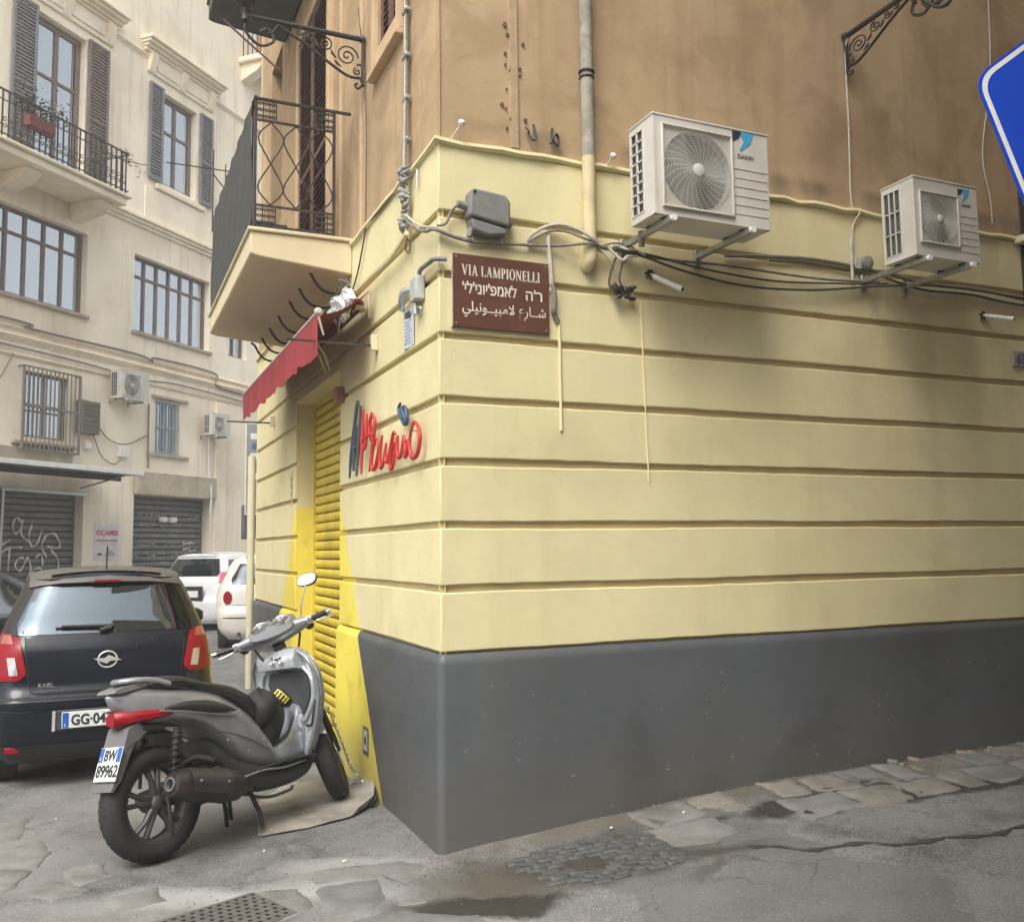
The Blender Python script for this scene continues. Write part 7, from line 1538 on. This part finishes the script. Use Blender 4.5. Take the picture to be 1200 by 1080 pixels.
for q in (.17,.36): b = MB(); pp_ = o0+dn*q+Vector((0,-.099,.02)); b.lathe([(.008,0),(.007,.005),(0,.006)], pp_, (0,-1,.2), 8); b.build('bolt', M_galv, muf)
b = MB(); b.tube(cr([(.44,-.20,.285),(.52,-.17,.25),(.58,-.09,.25),(.60,-.02,.30)],5), .022, 10); b.build('exhaust_pipe', M_exh, sct, smooth=True)
b = MB(); b.tube(cr([(-.02,-.11,.40),(.0,-.13,.33),(.01,-.13,.22),(.03,-.11,.12)],4), .014, 8, flat=.7); b.build('caliper_stay', M_eng, sct, smooth=True)
# centre stand (down) and side stand
b = MB(); b.tube([(.56,-.11,.24),(.60,-.14,.10),(.605,-.15,.015)], [.014,.014,.012], 8); b.tube([(.56,.11,.24),(.60,.14,.10),(.605,.15,.015)], [.014,.014,.012], 8); b.bar((.56,-.12,.22),(.56,.12,.22),.03); b.tube(cr([(.56,-.12,.20),(.66,-.17,.175),(.80,-.19,.185),(.82,-.19,.205)],4), .009, 8); b.build('centre_stand', M_sdark, sct, smooth=True)
b = MB(); b.tube([(.62,.13,.25),(.72,.24,.03),(.73,.27,.025)], [.012,.012,.016], 8); b.build('side_stand', M_sdark, sct, smooth=True)
# ---- leg shield
def ls_x(y, z): return lerp([(.28,1.02),(.40,1.055),(.55,1.085),(.70,1.10),(.82,1.085),(.93,1.045),(1.0,1.01)], z) - .95*y*y
def ls_w(z): return lerp([(.28,.10),(.36,.14),(.45,.185),(.55,.225),(.68,.262),(.80,.272),(.88,.255),(.94,.215),(.985,.13),(1.0,.10)], z)
G = []; NZ = 26
for i in range(NZ+1):
    z = .28+.72*i/NZ; G.append([(ls_x(w_,z), w_, z) for w_ in [ls_w(z)*(-1+2*j/20) for j in range(21)]])
b = MB(); b.sheet(G, .035, (1,0,0)); sh = b.build('leg_shield', M_ssilv, sct, smooth=True, bevel=.008, seg=3)
# painted front panel, grey, bulging forward
G2 = [[(ls_x(w_,z)+.045+.06*(1-(w_/max(.05,ls_w(z)))**2), w_, z) for w_ in [ls_w(z)*.985*(-1+2*j/14) for j in range(15)]] for z in [.36+.60*i/16 for i in range(17)]]
b = MB(); b.grid(G2); b.build('front_panel', M_sgrey, sct, smooth=True, solid=.012)
# rim of the leg shield
b = MB(); edge = [(ls_x(ls_w(z),z)-.004, -ls_w(z), z) for z in [.30+.69*i/24 for i in range(25)]] + [(ls_x(ls_w(z),z)-.004, ls_w(z), z) for z in [.99-.69*i/24 for i in range(25)]]; b.tube(edge, .013, 8); b.build('shield_edge', M_sgrey, sct, smooth=True)
# glove box: dark recessed bowl either side of the tunnel, silver surround
gb = MB(); Q = []
for i in range(13):
    z = .56+.29*i/12; hw = lerp([(.56,.055),(.62,.12),(.70,.165),(.78,.175),(.85,.15)], z); Q.append([(ls_x(y_,z)-.010-.020*math.sin(math.pi*j/12)*math.sin(math.pi*i/12), y_, z) for j, y_ in enumerate([hw*(-1+2*j/12) for j in range(13)])])
gb.sheet(Q, .006, (-1,0,0)); gb.build('glove_box_door', mat('charcoal_plastic',(.060,.062,.066),.42,var=.1,scale=12), sct, smooth=True)
b = MB(); ring = cr([(0,-.155,.87),(0,-.215,.80),(0,-.205,.70),(0,-.15,.60),(0,-.07,.535),(0,.07,.535),(0,.15,.60),(0,.205,.70),(0,.215,.80),(0,.155,.87),(0,0,.885),(0,-.155,.87)],5); b.tube([(ls_x(p.y,p.z)-.012,p.y,p.z) for p in ring], .013, 8); b.build('glove_box_rim', M_ssilv, sct, smooth=True)
b = MB()
for s_ in (-1,): 
    b.tube(cr([(ls_x(.2,.66)-.012,-.222,.665),(ls_x(.2,.58)-.014,-.195,.565),(ls_x(.15,.5)-.012,-.175,.52),(ls_x(.15,.5)-.012,-.13,.515)],5), .008, 8)
b.build('shield_slot', M_sdark, sct, smooth=True)
# ignition panel under the bars
b = MB(); b.loft([[(x_, y, z_) for x_, z_ in ((1.03,.86),(.965,.875),(.945,.92),(.965,.985),(1.0,1.0),(1.06,.97))] for y in (-.16,-.13,0,.13,.16)]); ig = b.build('switch_panel', M_ssilv, sct, smooth=True)
for y in (-.055,.02): b = MB(); b.lathe([(.026,0),(.026,.008),(.020,.010),(.018,-.004),(0,-.006)], (.952,y,.925), (-1,0,.15), 16); b.build('lock_barrel', M_chrome, ig, smooth=True); b = MB(); b.lathe([(.017,.0),(0,.0005)], (.949,y,.926), (-1,0,.15), 12); b.build('lock_face', mat('hole_black',(0,0,0)), ig)
# tunnel between seat and shield
sloft([(.62,.30,.52,.12),(.72,.30,.47,.115),(.82,.30,.46,.115),(.92,.30,.50,.115),(1.02,.32,.60,.11),(1.07,.38,.66,.09)], 'floor_tunnel', M_sgrey, pw=3)
# ---- steering head: forks, mudguard, bars
b = MB(); b.X = STW
for s_ in (-1,1): b.tube([(1.13,s_*.085,.68),(1.29,s_*.085,.36),(1.35,s_*.078,.29)], [.019,.021,.022], 12)
b.build('fork_leg', M_sdark, sct, smooth=True)
b = MB(); b.X = STW; P = []
for i in range(13):
    a = math.radians(158-i*9); r_ = .318; P.append([(1.36+r_*math.cos(a), -.072+.144*j/6, .285+r_*math.sin(a)+.022*math.sin(math.pi*j/6)) for j in range(7)])
b.sheet(P, .006, (0,0,1)); b.build('front_mudguard', M_sgrey, sct, smooth=True)
b = MB(); b.X = STW; b.lathe([(.11,-.004),(.11,.0),(.055,.0),(.055,-.004)], (1.36,-.075,.285), (0,1,0), 28, caps=False); b.build('brake_disc', M_galv, sct, smooth=True)
b = MB(); b.X = ST; b.lathe([(0,0),(.07,.0),(.07,.004)], (1.0,0,.96), (-.4,0,.9), 16); b.tube([(1.06,0,.86),(.99,0,1.03)], .04, 12); b.build('steering_stem', M_sdark, sct, smooth=True)
rr = []
for i in range(25):                                        # handlebar nacelle
    u = -1+2*i/24; y = .235*u; w_ = .030+.050*(1-abs(u)**1.6); h = .024+.036*(1-abs(u)**1.8); cx = .995-.05*abs(u)**1.5; cz = 1.075+.012*(1-u*u)+.018*abs(u)
    rr.append([(cx+w_*math.cos(a*math.pi/8)-.25*h*math.sin(a*math.pi/8), y, cz+h*math.sin(a*math.pi/8)) for a in range(16)])
b = MB(); b.X = ST; b.loft(rr); bar_ = b.build('handlebar_cover', M_sgrey, sct, smooth=True)
b = MB(); b.X = ST; rr = []
for i in range(9):
    u = i/8; rr.append([( .885+.16*u, .155*math.cos(a*math.pi/10)*(1-.5*(u-.5)**2), 1.098+.085*u+ .026*math.sin(a*math.pi/10)*(1-.3*u)) for a in range(20)])
b.loft(rr); b.build('instrument_pod', M_sgrey, sct, smooth=True)
for y in (-.066,.066):
    b = MB(); b.X = ST; ax = Vector((-.55,0,.84)).normalized(); c0 = Vector((.945,y,1.148)); b.lathe([(.056,-.01),(.062,.010),(.057,.018),(.050,.012),(.050,.004)], c0, ax, 28); g_ = b.build('gauge_bezel', M_chrome, sct, smooth=True)
    b = MB(); b.X = ST; b.lathe([(.050,.005),(0,.0055)], c0, ax, 20); b.build('gauge_face', mat('gauge_dark',(.045,.055,.075),.25,coat=.6), g_)
    b = MB(); b.X = ST; b.tube([c0+ax*.008, c0+ax*.008+Vector((.012,.018,.0))], .0018, 5); b.build('needle', M_platew, g_)
for s_ in (-1,1):
    b = MB(); b.X = ST; b.tube([(.945,s_*.225,1.093),(.925,s_*.275,1.096),(.905,s_*.36,1.098)], [.018,.0175,.0175], 12); b.build('hand_grip', M_svinyl, sct, smooth=True)
    b = MB(); b.X = ST; b.tube([(.905,s_*.36,1.098),(.900,s_*.385,1.099)], [.016,.017], 12); b.build('bar_end', M_chrome, sct, smooth=True)
    b = MB(); b.X = ST; b.tube(cr([(.98,s_*.235,1.09),(1.0,s_*.28,1.085),(.985,s_*.35,1.075),(.975,s_*.38,1.075)],5), .007, 8, flat=.7); b.build('brake_lever', M_chrome, sct, smooth=True)
    b = MB(); b.X = ST; b.box(.915,.965,s_*.215,s_*.262,1.068,1.122); b.build('switch_pod', M_chrome, sct, bevel=.012, seg=3)
    b = MB(); b.X = ST; b.lathe([(.032,0),(.04,.02),(.03,.05)], (1.02,s_*.225,1.06), (0,-.0,-1), 12) if False else b.tube([(1.0,s_*.215,1.085),(1.03,s_*.215,1.075)],[.034,.03],14); b.build('reservoir', M_sdark, sct, smooth=True)
# mirrors: right one on a long thin stem, left one folded low; two short posts with ball ends
b = MB(); b.X = ST; b.tube([(1.0,-.17,1.10),(.975,-.21,1.20),(.965,-.28,1.315)], .0055, 8); mr_ = b.build('mirror_stem', M_chrome, sct, smooth=True)
mc = Vector((.975,-.295,1.350)); 
b = MB(); 
def mirror(cx, nm_a, yaw):
    X = ST @ Matrix.Translation(cx) @ Matrix.Rotation(yaw, 4, 'Z') @ Matrix.Rotation(math.radians(26), 4, 'Y') @ Matrix.Rotation(math.radians(14), 4, 'X')
    b = MB(); b.X = X; b.loft([[(x_, .078*k_*math.copysign(abs(math.cos(a*math.pi/12))**.75, math.cos(a*math.pi/12)), .044*k_*math.copysign(abs(math.sin(a*math.pi/12))**.75, math.sin(a*math.pi/12))) for a in range(24)] for x_, k_ in ((.0,1.0),(.012,.98),(.028,.8),(.036,.4))]); o = b.build(nm_a, M_sdark, sct, smooth=True)
    b = MB(); b.X = X; b.add([(-.002, .073*math.copysign(abs(math.cos(a*math.pi/12))**.75, math.cos(a*math.pi/12)), .040*math.copysign(abs(math.sin(a*math.pi/12))**.75, math.sin(a*math.pi/12))) for a in range(24)], [tuple(range(24))]); b.build('mirror_glass', mat('mirror_silver',(.92,.94,.95),.03,1.0,var=.0), o)
mirror(mc, 'mirror', math.radians(-22))
for s_, dz in ((1,.0),(-1,.0)):
    y0 = .09 if s_ > 0 else -.03
    b = MB(); b.X = ST; p0 = Vector((1.0, s_*.20 if s_ > 0 else -.02, 1.10)); p1 = p0+Vector((.02,.02,.085)); b.tube([p0,p1],[.008,.006],8); b.lathe([(0,-.014),(.010,-.010),(.014,0),(.010,.010),(0,.014)], p1, (0,0,1), 10); b.build('mirror_post', M_sdark, sct, smooth=True)
b = MB(); b.X = ST; b.tube(cr([(.99,-.15,1.05),(1.03,-.10,.96),(1.06,-.04,.86)],5), .007, 6); b.tube(cr([(.99,.15,1.05),(1.03,.12,.95),(1.06,.05,.86)],5), .007, 6); b.build('control_cable', M_sdark, sct, smooth=True)
# chain lock hanging by the front wheel
ch = thing('chain_lock', 'loose metal chain and padlock hanging down behind the front wheel by the yellow wall', 'chain', (-.12,1.50,.10)); rt_ = random.Random(12)
pts = cr([(-.14,.08,.45),(-.09,.05,.32),(-.04,.02,.18),(0,0,.06),(.04,-.03,.0),(.08,-.02,-.04)],7)
lk = None
for k in range(0, len(pts)-1):
    d_ = (pts[k+1]-pts[k]).normalized(); 
    u_ = d_.orthogonal().normalized() if k % 2 else d_.cross(d_.orthogonal()).normalized(); c0 = pts[k]
    MB().tube([c0+d_*(.016*math.cos(a*math.pi/5))+u_*(.009*math.sin(a*math.pi/5)) for a in range(11)], .0032, 5, caps=False).build('chain_link', M_galv, ch, smooth=True)
b = MB(); b.box(.06,.11,-.04,-.01,-.07,-.03); b.build('padlock', M_chrome, ch, bevel=.006)
# black bag lying on the footboard against the seat front
bg_ = thing('bag', 'black padded bag with yellow marks stuffed on the scooter footboard', 'bag', (-1.39,.55,0), rot=(math.radians(-8),0,math.radians(34.5)))
def blob(c, r3, m, name, seed, parent, amp=.10, rot=0):
    rt = random.Random(seed); ph = [rt.uniform(0,6) for _ in range(6)]; rings = []
    for i in range(15):
        t_ = math.pi*(i+.5)/15; rings.append([])
        for j in range(22):
            f = 2*math.pi*j/22; k_ = 1+amp*(math.sin(3*f+ph[0]+2*t_)+.7*math.sin(5*f+ph[1]-3*t_)+.6*math.sin(4*t_+ph[2]+f)); d_ = Vector((math.sin(t_)*math.cos(f)*r3[0], math.sin(t_)*math.sin(f)*r3[1], math.cos(t_)*r3[2]))*k_
            d_ = Matrix.Rotation(rot, 3, 'Y') @ d_; rings[-1].append(tuple(Vector(c)+d_))
    return MB().loft(rings).build(name, m, parent, smooth=True)
blob((.80,-.02,.58), (.12,.13,.17), M_svinyl, 'bag_body', 1, bg_, .05, .35)
blob((.735,-.06,.66), (.10,.115,.12), mat('black_nylon',(.016,.016,.018),.7,var=.2,bump=.3,scale=20), 'bag_flap', 5, bg_, .06, .2)
cuff = MB(); cc = Vector((.90,-.07,.70)); ax = Vector((.55,-.35,.6)).normalized(); cuff.lathe([(.030,-.02),(.068,-.03),(.078,.0),(.074,.035),(.052,.045),(.045,.02)], cc, ax, 22); cuff.build('bag_cuff', M_svinyl, bg_, smooth=True)
b = MB()
_a = ax.orthogonal().normalized(); 
if _a.z < 0: _a = -_a
_b = ax.cross(_a)
for q in (-.5,-.2,.1,.4,.65):
    dr = _a*math.cos(q)+_b*math.sin(q); b.bar(cc+dr*.0765+ax*-.012, cc+dr*.0785+ax*.028, .007, .003, tuple(dr))
b.tube([cc+(_a*math.cos(q)+_b*math.sin(q))*.079+ax*.026 for q in (-.55,-.3,-.05,.2,.45,.7)], .003, 5); b.build('yellow_mark', mat('yellow_print',(.75,.66,.06),.6), bg_)
blob((.865,-.10,.56), (.04,.06,.10), mat('grey_lining',(.16,.18,.21),.5,var=.2), 'bag_pocket', 9, bg_, .05, .3)
